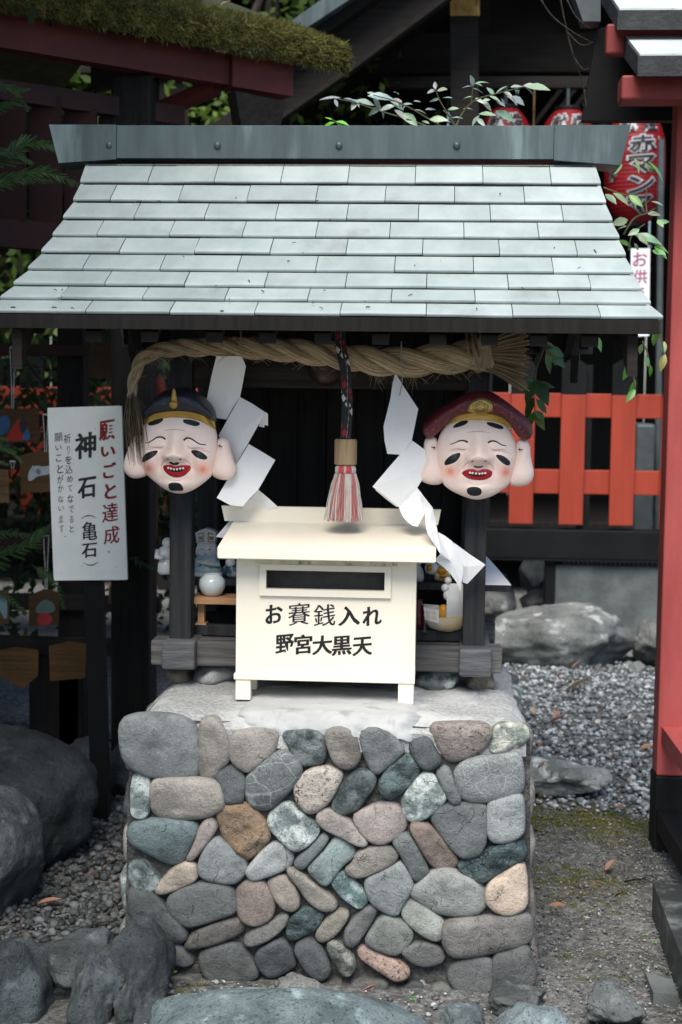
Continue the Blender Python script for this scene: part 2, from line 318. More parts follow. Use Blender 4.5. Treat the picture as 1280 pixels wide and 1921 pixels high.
M['slab'] = pmat('gate_roof_copper', (.50, .545, .56), (.40, .44, .455), scale=6, rough=.5, bump=.15, bscale=40, c3=(.25, .27, .27), s3=22, t3=(.62, .75))
M['slabedge'] = pmat('gate_roof_edge', (.032, .036, .038), (.016, .018, .019), scale=14, rough=.7, bump=.5, bscale=60)
M['brass'] = pmat('gilt_fitting', (.50, .34, .11), (.30, .20, .07), scale=20, rough=.4, bump=.2, bscale=80, metal=.7)
M['dead'] = pmat('dead_leaf', (.27, .20, .155), (.17, .115, .085), scale=30, rough=.65, bump=.2, bscale=60, objc=True, trans=.15)
M['greymetal'] = pmat('grey_metal', (.07, .085, .09), (.045, .055, .06), scale=8, rough=.5, bump=.05)
M['cord'] = pmat('cotton_cord', (.45, .46, .47), (.35, .36, .37), scale=60, rough=.8, bump=0)
M['paintcol'] = pmat('plaque_paint', (1, 1, 1), (.8, .8, .8), scale=30, rough=.6, bump=0, attr=True)

def soil_mat():
    m = bpy.data.materials.new('soil'); m.use_nodes = True; T = m.node_tree; N = T.nodes; L = T.links; P = N['Principled BSDF']
    P.inputs['Roughness'].default_value = .92; P.inputs['Specular IOR Level'].default_value = .15
    tc = N.new('ShaderNodeTexCoord')
    def nz(sc, d=8):
        n = N.new('ShaderNodeTexNoise'); n.inputs['Scale'].default_value = sc; n.inputs['Detail'].default_value = d; n.inputs['Roughness'].default_value = .68
        L.new(tc.outputs['Object'], n.inputs['Vector']); return n.outputs[0]
    def cr(v, st):
        r = N.new('ShaderNodeValToRGB'); L.new(v, r.inputs[0]); e = r.color_ramp.elements
        e[0].position, e[0].color = st[0][0], (*st[0][1], 1); e[1].position, e[1].color = st[-1][0], (*st[-1][1], 1)
        for p, c in st[1:-1]: q = e.new(p); q.color = (*c, 1)
        return r.outputs[0]
    def mix(f, a, b):
        x = N.new('ShaderNodeMix'); x.data_type = 'RGBA'; L.new(f, x.inputs[0]); L.new(a, x.inputs[6]); L.new(b, x.inputs[7]); return x.outputs[2]
    base = cr(nz(38), [(.32, (.035, .035, .034)), (.5, (.15, .152, .148)), (.66, (.42, .43, .42))])
    big = cr(nz(2.6, 5), [(.38, (.045, .046, .045)), (.62, (.27, .275, .268))])
    x = N.new('ShaderNodeMix'); x.data_type = 'RGBA'; x.inputs[0].default_value = .4; L.new(base, x.inputs[6]); L.new(big, x.inputs[7]); c = x.outputs[2]
    a = N.new('ShaderNodeAttribute'); a.attribute_name = 'Col'; sp = N.new('ShaderNodeSeparateColor'); L.new(a.outputs[0], sp.inputs[0])
    mm = N.new('ShaderNodeMath'); mm.operation = 'MULTIPLY_ADD'; L.new(sp.outputs[0], mm.inputs[0]); mm.inputs[1].default_value = .43; L.new(nz(13, 6), mm.inputs[2])
    mr = N.new('ShaderNodeMapRange'); mr.inputs[1].default_value = .66; mr.inputs[2].default_value = .86; L.new(mm.outputs[0], mr.inputs[0])
    c = mix(mr.outputs[0], c, cr(nz(60), [(.35, (.045, .048, .014)), (.65, (.17, .165, .05))]))
    L.new(c, P.inputs['Base Color'])
    b = N.new('ShaderNodeBump'); b.inputs['Strength'].default_value = 1; b.inputs['Distance'].default_value = .02; L.new(nz(70), b.inputs['Height']); L.new(b.outputs[0], P.inputs['Normal'])
    return m
M['soil'] = soil_mat()

def cord_mat():           # braided bell cord: dark green-black with red and white diagonal patches, laid out along the cord's own length
    m = bpy.data.materials.new('braided_cord'); m.use_nodes = True; T = m.node_tree; N = T.nodes; L = T.links; P = N['Principled BSDF']; P.inputs['Roughness'].default_value = .8
    uv = N.new('ShaderNodeTexCoord'); sp = N.new('ShaderNodeSeparateXYZ'); L.new(uv.outputs['UV'], sp.inputs[0])
    def mth(op, a, b=None):
        n = N.new('ShaderNodeMath'); n.operation = op
        for k, v in enumerate((a, b)):
            if v is None: continue
            if isinstance(v, (int, float)): n.inputs[k].default_value = v
            else: L.new(v, n.inputs[k])
        return n.outputs[0]
    v = mth('MULTIPLY', sp.outputs[1], 1/.13)
    h = mth('FRACT', mth('ADD', v, sp.outputs[0]))
    g = mth('FRACT', mth('SUBTRACT', mth('MULTIPLY', sp.outputs[1], 1/.033), mth('MULTIPLY', sp.outputs[0], 3)))
    cell = mth('MULTIPLY', mth('GREATER_THAN', g, .18), mth('LESS_THAN', g, .86))
    def band(a, b): return mth('MULTIPLY', mth('MULTIPLY', mth('GREATER_THAN', h, a), mth('LESS_THAN', h, b)), cell)
    def mix(f, a, b):
        x = N.new('ShaderNodeMix'); x.data_type = 'RGBA'; L.new(f, x.inputs[0])
        for k, val in ((6, a), (7, b)):
            if isinstance(val, tuple): x.inputs[k].default_value = (*val, 1)
            else: L.new(val, x.inputs[k])
        return x.outputs[2]
    c = mix(band(.52, .68), (.014, .022, .022), (.62, .63, .62)); c = mix(band(.18, .38), c, (.30, .012, .025)); L.new(c, P.inputs['Base Color'])
    b = N.new('ShaderNodeBump'); b.inputs['Strength'].default_value = .8; b.inputs['Distance'].default_value = .004; L.new(mth('PINGPONG', g, .5), b.inputs['Height']); L.new(b.outputs[0], P.inputs['Normal'])
    return m
M['bellcord'] = cord_mat()

# ------------------------------------------------------------------ shape helpers
def chaikin(p, k=2):
    p = [Vector(q) for q in p]
    for _ in range(k):
        o = []
        for i in range(len(p)): a, b = p[i], p[(i+1) % len(p)]; o += [a*.75+b*.25, a*.25+b*.75]
        p = o
    return p
def resample(p, n):
    L = [0]
    for i in range(len(p)): L.append(L[-1]+(p[(i+1) % len(p)]-p[i]).length)
    out = []; j = 0
    for k in range(n):
        d = L[-1]*k/n
        while L[j+1] < d: j += 1
        t = (d-L[j])/max(L[j+1]-L[j], 1e-9); out.append(p[j].lerp(p[(j+1) % len(p)], t))
    return out
def pillow(mb, pts, nrm, h, rings=6, p=2.6, back=.02, fn=None, col=None):
    nrm = Vector(nrm); n = len(pts); c = sum(pts, Vector())/n; vs = []
    def put(q, hh): vs.append(q+nrm*(hh+(fn(q) if fn else 0)))
    put(c, h)
    for k in range(1, rings+1):
        r = sin(pi/2*k/rings)
        for q in pts: put(c.lerp(q, r), h*max(1-r**p, 0)**(1/p))
    for q in pts: vs.append(c.lerp(q, .93)-nrm*back)
    fs = [(0, 1+i, 1+(i+1) % n) for i in range(n)]
    for k in range(rings):
        a = 1+k*n; fs += [(a+i, a+n+i, a+n+(i+1) % n, a+(i+1) % n) for i in range(n)]
    mb.add(vs, fs, col)
def boulder(c, rad, seed, amp=.18, freq=1.6, cuts=9, sub=4, lim=(.62, .95), rot=0, sharp=.92):
    rg = random.Random(seed); bm = bmesh.new(); bmesh.ops.create_icosphere(bm, subdivisions=sub, radius=1)
    pl = [(Vector((rg.gauss(0, 1), rg.gauss(0, 1), rg.gauss(0, 1)*.8)).normalized(), rg.uniform(*lim)) for _ in range(cuts)]
    o = Vector((rg.uniform(0, 99), rg.uniform(0, 99), rg.uniform(0, 99))); cr, sr = cos(rot), sin(rot)
    mb = MB(); vs = []
    for v in bm.verts:
        q = v.co.copy()
        for d, l in pl:
            e = q.dot(d)-l
            if e > 0: q -= d*e*sharp
        q += v.co*(noise.fractal(q*freq+o, .95, 2.1, 7)*amp)
        x, y, z = q.x*rad[0], q.y*rad[1], q.z*rad[2]
        vs.append((c[0]+x*cr-y*sr, c[1]+x*sr+y*cr, c[2]+z))
    bm.verts.index_update(); mb.add(vs, [[v.index for v in f.verts] for f in bm.faces]); bm.free(); return mb
def text_mesh(body, off=0.0, res=3):
    c = bpy.data.curves.new('glyph', 'FONT'); c.body = body; c.size = 1; c.align_x = 'CENTER'; c.align_y = 'CENTER'; c.offset = off; c.resolution_u = res
    o = bpy.data.objects.new('glyph', c); COL.objects.link(o)
    dg = bpy.context.evaluated_depsgraph_get(); me = o.evaluated_get(dg).to_mesh()
    v = [q.co.copy() for q in me.vertices]; f = [tuple(p.vertices) for p in me.polygons]
    o.evaluated_get(dg).to_mesh_clear(); bpy.data.objects.remove(o); bpy.data.curves.remove(c)
    if v:
        xs = [q.x for q in v]; ys = [q.y for q in v]; cx, cy = (min(xs)+max(xs))/2, (min(ys)+max(ys))/2; W, H = max(xs)-min(xs), max(ys)-min(ys)
        v = [Vector((q.x-cx, q.y-cy, 0)) for q in v]; return v, f, W, H
    return v, f, 1, 1
def brush(mb, ch, place, w, h, bold=.02, weight=.03, slant=.10, wob=.012, seed=0, keep=False, maxfit=True):
    """a character as a flat brush-like print: strokes thickened more across than along, slanted up to the right; place(u,v,k) gives the point for offsets u,v"""
    v, f, W, H = text_mesh(ch, bold)
    sx, sy = (w/W, h/H) if not keep else (min(w/W, h/H),)*2
    o = Vector((seed*3.1, seed*1.7, 0))
    for k, dx in enumerate((-weight, 0, weight)):
        vs = []
        for q in v:
            n1 = noise.noise(Vector((q.x*4.5, q.y*4.5, 0))+o)*wob; n2 = noise.noise(Vector((q.x*4.5, q.y*4.5, 7))+o)*wob
            x = q.x+dx+n1; y = q.y+slant*q.x+n2+dx*.35; vs.append(place(x*sx, y*sy, k))
        mb.add(vs, f)
# ------------------------------------------------------------------ ground
def gh(x, y):
    z = .012*noise.fractal(Vector((x*1.3, y*1.3, 1)), 1, 2, 4)
    if abs(x) < 6 and -3 < y < 6: z += .010*noise.fractal(Vector((x*9, y*9, 3)), 1, 2, 4)
    if .45 < x < 1.5 and -.8 < y < 1.8: z += .012*noise.fractal(Vector((x*7, y*7, 9)), .8, 2, 5)*min((x-.45)*8, 1)
    return z
def build_ground():
    xs = [-60, -30, -15, -8, -5]+[-3.5+.06*i for i in range(28)]+[-1.8+.025*i for i in range(133)]+[1.55+.06*i for i in range(20)]+[3, 4, 5, 8, 15, 30, 60]
    ys = [-60, -30, -12, -6, -3.5, -2]+[-1.2+.025*i for i in range(121)]+[1.85+.06*i for i in range(66)]+[6.2, 7, 8, 10, 15, 30, 60]
    vs = []; cs = []
    for y in ys:
        for x in xs:
            near = abs(x) < 6 and -3 < y < 8
            vs.append((x, y, gh(x, y) if near else 0))
            m = max(0, 1-abs(y-1.55)/.45)*(.5 < x < 1.2)+.62*(max(0, 1-((x-.72)**2+(y-.85)**2)/.14))+.42*(max(0, 1-((x+.30)**2+(y+.12)**2)/.05))+.36*(max(0, 1-((x-.75)**2+(y-.2)**2)/.07))
            cs.append((min(m, 1), 0, 0))
    nx = len(xs); fs = [(j*nx+i, j*nx+i+1, (j+1)*nx+i+1, (j+1)*nx+i) for j in range(len(ys)-1) for i in range(nx-1)]
    mb = MB(); mb.add(vs, fs, cs); o = mb.build('ground', M['soil'], smooth=True); tag(o, kind='structure', label='damp grey soil with patches of green moss')
build_ground()

rngp = np.random.default_rng(5)
def pebbles(name, label, pts, smin, smax, dark, light, seed, warm=.12):
    rg = np.random.default_rng(seed); n = len(pts)
    bm = bmesh.new(); bmesh.ops.create_icosphere(bm, subdivisions=1, radius=1)
    bv = np.array([v.co for v in bm.verts]); bf = np.array([[v.index for v in f.verts] for f in bm.faces]); bm.free()
    s = smin*(smax/smin)**(rg.random(n)**1.6)
    sc = np.stack([rg.uniform(.75, 1.25, n), rg.uniform(.6, 1., n), rg.uniform(.45, .8, n)], 1)*s[:, None]
    lump = 1+.32*(rg.random((n, len(bv)))-.5)
    V = bv[None]*lump[..., None]*sc[:, None]
    a = rg.uniform(0, 2*pi, n); t = rg.normal(0, .35, n)
    y2 = V[..., 1]*np.cos(t)[:, None]-V[..., 2]*np.sin(t)[:, None]; z2 = V[..., 1]*np.sin(t)[:, None]+V[..., 2]*np.cos(t)[:, None]
    x3 = V[..., 0]*np.cos(a)[:, None]-y2*np.sin(a)[:, None]; y3 = V[..., 0]*np.sin(a)[:, None]+y2*np.cos(a)[:, None]
    P = np.stack([x3+pts[:, 0:1], y3+pts[:, 1:2], z2+pts[:, 2:3]], 2).reshape(-1, 3)
    F = (bf[None]+(np.arange(n)*len(bv))[:, None, None]).reshape(-1, 3)
    g = np.exp(rg.uniform(math.log(dark), math.log(light), n)); c = np.stack([g*.94, g*1.03, g*1.06], 1)
    k = rg.random(n) < warm; c[k] *= np.array([1.25, 1.0, .85])
    C = np.repeat(c, len(bv), 0)
    o = tris(name, P, F, C, M['pebble'], smooth=False); tag(o, label=label, kind='stuff'); return o
def scatter(n, poly, seed, lift=.004):
    rg = random.Random(seed); xs = [p[0] for p in poly]; ys = [p[1] for p in poly]; out = []
    while len(out) < n:
        x, y = rg.uniform(min(xs), max(xs)), rg.uniform(min(ys), max(ys)); ins = False; j = len(poly)-1
        for i in range(len(poly)):
            if (poly[i][1] > y) != (poly[j][1] > y) and x < (poly[j][0]-poly[i][0])*(y-poly[i][1])/(poly[j][1]-poly[i][1])+poly[i][0]: ins = not ins
            j = i
        if ins: out.append((x, y, gh(x, y)+lift+rg.uniform(0, .010)))
    return np.array(out)
pebbles('gravel', 'grey crushed gravel spread behind the stone plinth', scatter(21000, [(.35, 1.75), (1.35, 1.62), (2.4, 1.9), (2.6, 4.9), (-.9, 4.9), (-.6, 2.2)], 1), .007, .021, .075, .60, 11, .03)
pebbles('pebble_gravel', 'rounded dark pebbles between the boulders and the plinth', scatter(13000, [(-1.75, -.25), (-.56, -.12), (-.54, 1.6), (-.4, 2.3), (-2.6, 3.2), (-2.2, .6)], 2), .006, .021, .03, .19, 12, .04)
pebbles('soil_grit', 'fine grit lying on the bare soil', scatter(6500, [(.5, -.5), (1.15, -.5), (1.25, 1.7), (.5, 1.7)], 3, .001), .002, .006, .06, .34, 13, .1)
pebbles('foot_grit', 'small stones at the foot of the plinth', scatter(900, [(-.6, -.5), (.6, -.5), (.6, -.02), (-.6, -.02)], 4, .002), .003, .010, .06, .50, 14, .1)

# ------------------------------------------------------------------ stone plinth
TOPZ = .70
G1, G2, G3, DK, TL = (.225, .245, .245), (.155, .17, .172), (.105, .118, .122), (.070, .077, .080), (.145, .185, .187)
LT, CR, PK, BR, OC, BG = (.33, .35, .345), (.44, .385, .325), (.275, .245, .23), (.20, .165, .135), (.255, .215, .17), (.26, .245, .222)
ST = [
 ('s',G1,[(233,1359),(242,1344),(264,1340),(312,1341),(342,1347),(364,1361),(373,1377),(372,1449),(364,1456),(307,1456),(275,1449),(248,1434),(237,1416),(233,1386)]),
 ('s',BG,[(375,1355),(395,1344),(412,1351),(430,1383),(433,1407),(430,1427),(412,1442),(404,1460),(386,1460),(374,1451),(375,1407)]),
 ('s',BG,[(436,1375),(456,1366),(500,1365),(515,1367),(526,1375),(520,1387),(516,1410),(500,1421),(482,1437),(467,1447),(441,1431),(433,1412)]),
 ('s',G3,[(432,1432),(452,1445),(463,1462),(458,1493),(456,1502),(421,1504),(410,1469),(406,1451)]),
 ('v',G2,[(463,1469),(467,1453),(480,1439),(519,1410),(537,1406),(554,1423),(567,1442),(554,1471),(532,1493),(508,1517),(478,1515),(463,1497)]),
 ('s',BG,[(286,1477),(292,1462),(307,1458),(369,1458),(406,1462),(417,1486),(419,1506),(417,1513),(391,1528),(351,1535),(307,1534),(290,1522),(282,1504)]),
 ('m',LT,[(251,1449),(281,1453),(283,1482),(281,1522),(272,1531),(257,1530),(248,1520),(247,1482)]),
 ('s',TL,[(248,1542),(286,1534),(360,1539),(370,1550),(369,1566),(353,1594),(345,1614),(327,1621),(303,1612),(275,1592),(245,1574)]),
 ('s',PK,[(395,1528),(408,1544),(408,1557),(377,1598),(362,1612),(351,1607),(360,1592),(371,1566),(374,1550)]),
 ('b',OC,[(406,1526),(421,1509),(456,1503),(478,1517),(498,1544),(507,1561),(502,1577),(480,1598),(461,1610),(441,1587),(423,1574),(415,1552)]),
 ('m',G1,[(244,1623),(253,1612),(272,1614),(292,1634),(305,1658),(294,1671),(264,1672),(244,1656)]),
 ('s',CR,[(364,1616),(372,1636),(369,1649),(338,1664),(307,1675),(293,1671),(303,1651),(325,1627),(347,1616)]),
 ('s',G1,[(402,1572),(417,1572),(441,1596),(465,1616),(456,1644),(434,1656),(386,1647),(373,1629),(382,1598)]),
 ('s',LT,[(511,1579),(537,1583),(550,1601),(548,1622),(519,1636),(480,1649),(472,1644),(463,1631),(476,1614),(492,1594)]),
 ('m',LT,[(504,1533),(524,1509),(546,1506),(554,1513),(572,1528),(598,1550),(596,1563),(568,1587),(554,1592),(530,1574),(506,1552)]),
 ('p',(.37,.345,.31),[(554,1471),(572,1449),(602,1436),(633,1442),(643,1456),(633,1477),(620,1501),(600,1517),(585,1523),(567,1515),(557,1497)]),
 ('m',G2,[(530,1372),(567,1366),(607,1372),(612,1403),(609,1427),(576,1438),(557,1425),(543,1399)]),
 ('s',BG,[(610,1370),(637,1362),(666,1372),(679,1407),(672,1432),(653,1442),(631,1434),(618,1407)]),
 ('s',G2,[(675,1375),(699,1362),(738,1375),(758,1403),(753,1414),(723,1440),(707,1451),(694,1440),(683,1412)]),
 ('m',G3,[(653,1456),(677,1442),(699,1449),(706,1469),(683,1499),(672,1517),(664,1520),(642,1529),(622,1519),(624,1512),(631,1486)]),
 ('f',TL,[(710,1469),(727,1440),(747,1427),(764,1412),(778,1428),(788,1447),(780,1463),(753,1488),(738,1499),(721,1491)]),
 ('s',G3,[(766,1399),(782,1382),(806,1380),(817,1403),(831,1425),(812,1440),(795,1440),(779,1425)]),
 ('p',(.25,.225,.21),[(808,1360),(832,1357),(919,1356),(919,1381),(902,1410),(854,1429),(836,1425),(814,1394)]),
 ('m',(.42,.41,.37),[(922,1368),(941,1355),(981,1360),(990,1368),(990,1386),(976,1403),(928,1413),(913,1397)]),
 ('v',G1,[(855,1447),(871,1427),(904,1416),(937,1416),(970,1408),(978,1434),(981,1473),(972,1491),(928,1502),(882,1503),(865,1491),(858,1469)]),
 ('s',G2,[(817,1447),(832,1436),(845,1442),(854,1469),(865,1495),(862,1504),(849,1506),(838,1495),(827,1471)]),
 ('m',(.36,.38,.37),[(790,1451),(812,1450),(821,1469),(836,1491),(832,1506),(806,1526),(782,1539),(764,1537),(755,1513),(757,1493)]),
 ('s',PK,[(670,1522),(716,1504),(738,1507),(752,1517),(762,1544),(757,1557),(738,1571),(716,1580),(697,1575),(677,1555),(666,1535)]),
 ('s',(.38,.35,.325),[(594,1528),(618,1514),(633,1526),(662,1539),(690,1574),(683,1584),(662,1579),(638,1566),(602,1550)]),
 ('s',(.16,.18,.18),[(602,1563),(618,1568),(611,1585),(585,1612),(572,1628),(557,1625),(553,1612),(574,1590)]),
 ('s',(.20,.245,.24),[(631,1568),(646,1574),(667,1596),(664,1607),(642,1622),(620,1653),(607,1655),(580,1627),(585,1618),(611,1592)]),
 ('m',(.24,.29,.295),[(624,1649),(640,1632),(655,1640),(690,1679),(690,1690),(677,1702),(662,1696),(640,1678),(626,1660)]),
 ('s',BG,[(670,1596),(699,1585),(729,1584),(746,1598),(742,1614),(716,1629),(681,1643),(659,1640),(648,1626),(664,1616)]),
 ('s',G1,[(688,1647),(716,1631),(747,1616),(755,1618),(773,1649),(773,1666),(755,1692),(745,1714),(716,1704),(697,1689),(687,1662)]),
 ('s',G2,[(740,1573),(762,1559),(779,1574),(806,1631),(803,1638),(786,1651),(775,1647),(757,1609),(739,1581)]),
 ('s',(.25,.205,.18),[(768,1546),(797,1540),(817,1555),(845,1590),(859,1609),(856,1625),(819,1627),(803,1612),(784,1577)]),
 ('s',G2,[(806,1526),(834,1505),(906,1507),(912,1520),(908,1592),(876,1604),(858,1598),(823,1557)]),
 ('s',G1,[(915,1510),(925,1500),(972,1488),(981,1497),(983,1535),(980,1563),(945,1577),(920,1573),(912,1550)]),
 ('f',(.095,.13,.132),[(861,1614),(893,1603),(932,1583),(976,1572),(985,1596),(981,1612),(926,1644),(897,1650),(869,1633)]),
 ('s',(.26,.275,.265),[(773,1666),(792,1651),(814,1630),(836,1626),(862,1633),(902,1655),(911,1682),(909,1699),(889,1714),(854,1716),(823,1711),(790,1692),(775,1678)]),
 ('s',(.40,.335,.275),[(913,1657),(937,1642),(980,1614),(987,1640),(989,1682),(986,1697),(976,1706),(950,1713),(924,1702),(911,1684)]),
 ('s',(.23,.245,.23),[(753,1708),(764,1684),(777,1682),(806,1704),(832,1724),(834,1737),(830,1752),(817,1760),(788,1748),(760,1724)]),
 ('s',(.21,.205,.195),[(834,1730),(849,1722),(882,1719),(937,1717),(981,1712),(994,1724),(996,1759),(985,1772),(926,1785),(858,1792),(836,1772)]),
 ('s',(.135,.14,.14),[(854,1803),(893,1792),(919,1796),(923,1811),(922,1862),(893,1875),(865,1864),(841,1833),(845,1816)]),
 ('s',(.11,.115,.115),[(926,1789),(959,1781),(989,1772),(996,1794),(1005,1822),(1000,1848),(959,1862),(926,1859),(924,1822)]),
 ('s',(.10,.107,.107),[(244,1666),(275,1662),(290,1673),(318,1702),(351,1741),(349,1757),(325,1761),(292,1757),(264,1746),(244,1702)]),
 ('s',(.125,.135,.134),[(316,1682),(356,1656),(395,1654),(428,1660),(442,1676),(446,1697),(439,1711),(373,1731),(350,1733),(325,1708)]),
 ('s',(.235,.20,.18),[(443,1671),(461,1653),(480,1650),(498,1655),(513,1682),(516,1702),(508,1719),(485,1731),(458,1726),(447,1706)]),
 ('s',(.12,.115,.108),[(360,1750),(386,1735),(447,1719),(456,1730),(456,1750),(406,1768),(360,1775),(351,1767)]),
 ('s',(.115,.122,.12),[(375,1789),(399,1772),(447,1767),(467,1787),(487,1822),(472,1835),(428,1849),(402,1842),(382,1818)]),
 ('s',(.16,.165,.165),[(318,1765),(340,1767),(362,1794),(362,1809),(342,1812),(310,1798),(308,1780)]),
 ('s',(.235,.215,.19),[(503,1650),(533,1638),(552,1655),(563,1682),(561,1697),(546,1704),(524,1694),(509,1671)]),
 ('s',(.29,.275,.245),[(541,1625),(559,1629),(594,1655),(624,1679),(633,1695),(620,1706),(598,1704),(574,1684),(561,1660),(545,1640)]),
 ('s',(.17,.17,.16),[(461,1753),(480,1738),(508,1725),(534,1711),(542,1716),(534,1738),(502,1761),(478,1770),(463,1768)]),
 ('f',(.10,.13,.135),[(552,1713),(572,1698),(602,1708),(607,1722),(585,1748),(552,1765),(539,1750),(541,1728)]),
 ('s',(.25,.235,.205),[(594,1746),(607,1728),(633,1705),(651,1706),(655,1717),(633,1750),(609,1766),(596,1761)]),
 ('s',(.18,.185,.185),[(646,1743),(666,1717),(692,1696),(706,1700),(707,1713),(690,1743),(666,1774),(651,1770)]),
 ('s',(.225,.24,.225),[(690,1754),(708,1726),(723,1714),(749,1722),(768,1736),(775,1754),(757,1778),(738,1788),(705,1776),(687,1765)]),
 ('s',(.09,.10,.104),[(484,1781),(524,1757),(543,1770),(555,1803),(552,1813),(511,1835),(493,1820),(482,1798)]),
 ('s',(.10,.107,.11),[(553,1774),(578,1758),(598,1768),(616,1796),(622,1820),(602,1839),(578,1822),(561,1794)]),
 ('m',(.20,.195,.18),[(613,1770),(631,1761),(662,1787),(668,1811),(655,1829),(638,1824),(622,1794)]),
 ('p',(.32,.25,.22),[(672,1780),(683,1774),(718,1787),(748,1799),(766,1811),(766,1826),(745,1836),(721,1824),(690,1806),(674,1796)]),
 ('s',(.11,.112,.108),[(660,1840),(690,1834),(725,1836),(728,1852),(700,1858),(663,1857)]),
 ('s',(.12,.12,.115),[(612,1842),(640,1834),(645,1850),(622,1860)]),
 ('s',(.085,.092,.096),[(766,1840),(790,1840),(796,1856),(772,1874),(742,1868)]),
 ('s',(.15,.155,.15),[(806,1850),(838,1842),(858,1866),(850,1886),(810,1888)]),
 ('s',(.145,.147,.143),[(752,1776),(790,1762),(826,1772),(836,1800),(800,1812),(772,1802)]),
]
def vein_mat():
    m = M['stone'].copy(); m.name = 'veined_stone'; T = m.node_tree; N = T.nodes; L = T.links; P = N['Principled BSDF']
    src = P.inputs['Base Color'].links[0].from_socket; vec = [n for n in N if n.bl_idname == 'ShaderNodeVectorMath' and n.operation == 'MULTIPLY_ADD'][0].outputs[0]
    d = N.new('ShaderNodeTexNoise'); d.inputs['Scale'].default_value = 5; L.new(vec, d.inputs['Vector'])
    a = N.new('ShaderNodeVectorMath'); a.operation = 'MULTIPLY_ADD'; a.inputs[1].default_value = (.12, .12, .12); L.new(d.outputs[1], a.inputs[0]); L.new(vec, a.inputs[2])
    v = N.new('ShaderNodeTexVoronoi'); v.feature = 'DISTANCE_TO_EDGE'; v.inputs['Scale'].default_value = 13; L.new(a.outputs[0], v.inputs['Vector'])
    r = N.new('ShaderNodeMapRange'); r.inputs[1].default_value = .006; r.inputs[2].default_value = .022; r.inputs[3].default_value = .55; r.inputs[4].default_value = 0; L.new(v.outputs['Distance'], r.inputs[0])
    x = N.new('ShaderNodeMix'); x.data_type = 'RGBA'; L.new(r.outputs[0], x.inputs[0]); L.new(src, x.inputs[6]); x.inputs[7].default_value = (.36, .39, .39, 1); L.new(x.outputs[2], P.inputs['Base Color']); return m
M['vein'] = vein_mat()
M['brownstone'] = pmat('rusty_stone', (1, .95, .9), (.98, .80, .63), scale=14, rough=.7, bump=.8, bscale=45, objc=True, c3=(.5, .48, .48), s3=12, t3=(.55, .7))
M['fissure'] = pmat('striated_stone', (1, 1, 1), (.42, .46, .47), scale=24, st=(1, 4, 3.2), rough=.6, bump=1., bscale=34, objc=True, det=9, bd=.012)
stony(M['vein'], 6, .5); stony(M['brownstone'], 9, 1., .018); stony(M['fissure'], 14, 1., .018, 90, .03)
KM = {'s': 'stone', 'm': 'marble', 'v': 'vein', 'b': 'brownstone', 'p': 'porous', 'f': 'fissure'}
plinth = thing('stone_plinth', 'waist high plinth of river stones set in mortar under the small shrine', 'plinth', (0, .45, 0))
def stone_obj(kind, col, pts, nrm, h, seed):
    mb = MB(); o = Vector((seed*7.7, seed*3.3, 1)); nrm = Vector(nrm)
    a1 = {'s': .0065, 'v': .004, 'p': .005, 'm': .010, 'b': .014, 'f': .015}[kind]; fr = {'s': 9, 'v': 8, 'p': 9, 'm': 15, 'b': 14, 'f': 17}[kind]
    rg = random.Random(seed); tl = Vector((rg.uniform(-1, 1), 0, rg.uniform(-1, 1)))*.16; c = sum(pts, Vector())/len(pts)
    fn = lambda q: noise.noise(q*fr+o)*a1+noise.noise(q*fr*2.3+o)*a1*.55+noise.noise(q*fr*5+o)*a1*.22+(abs(noise.noise(q*fr*.9-o))*-a1*1.6 if kind in 'mbf' else 0)+(q-c).dot(tl)
    pillow(mb, pts, nrm, h, 9, {'s': rg.uniform(3.4, 5.5), 'v': 3.2, 'p': 3.2, 'm': 4.4, 'b': 4, 'f': 4.6}[kind], .03, fn)
    ob = mb.build('stone', M[KM[kind]], plinth, smooth=True); ob.color = (*[q**1.12*1.42 for q in col], 1); return ob
for i, (k, col, p) in enumerate(ST):
    c = Vector((sum(q[0] for q in p)/len(p), sum(q[1] for q in p)/len(p)))
    q = resample(chaikin([PY(x, y, .026) for x, y in p], 1 if k in 'sbmf' else 2), 36)
    g = sum(q, Vector())/len(q); sz = max((v-g).length for v in q); q = [g+(v-g)*1.10 for v in q]
    stone_obj(k, col, q, (0, -1, 0), min(.040, .019+sz*.13), i+1)
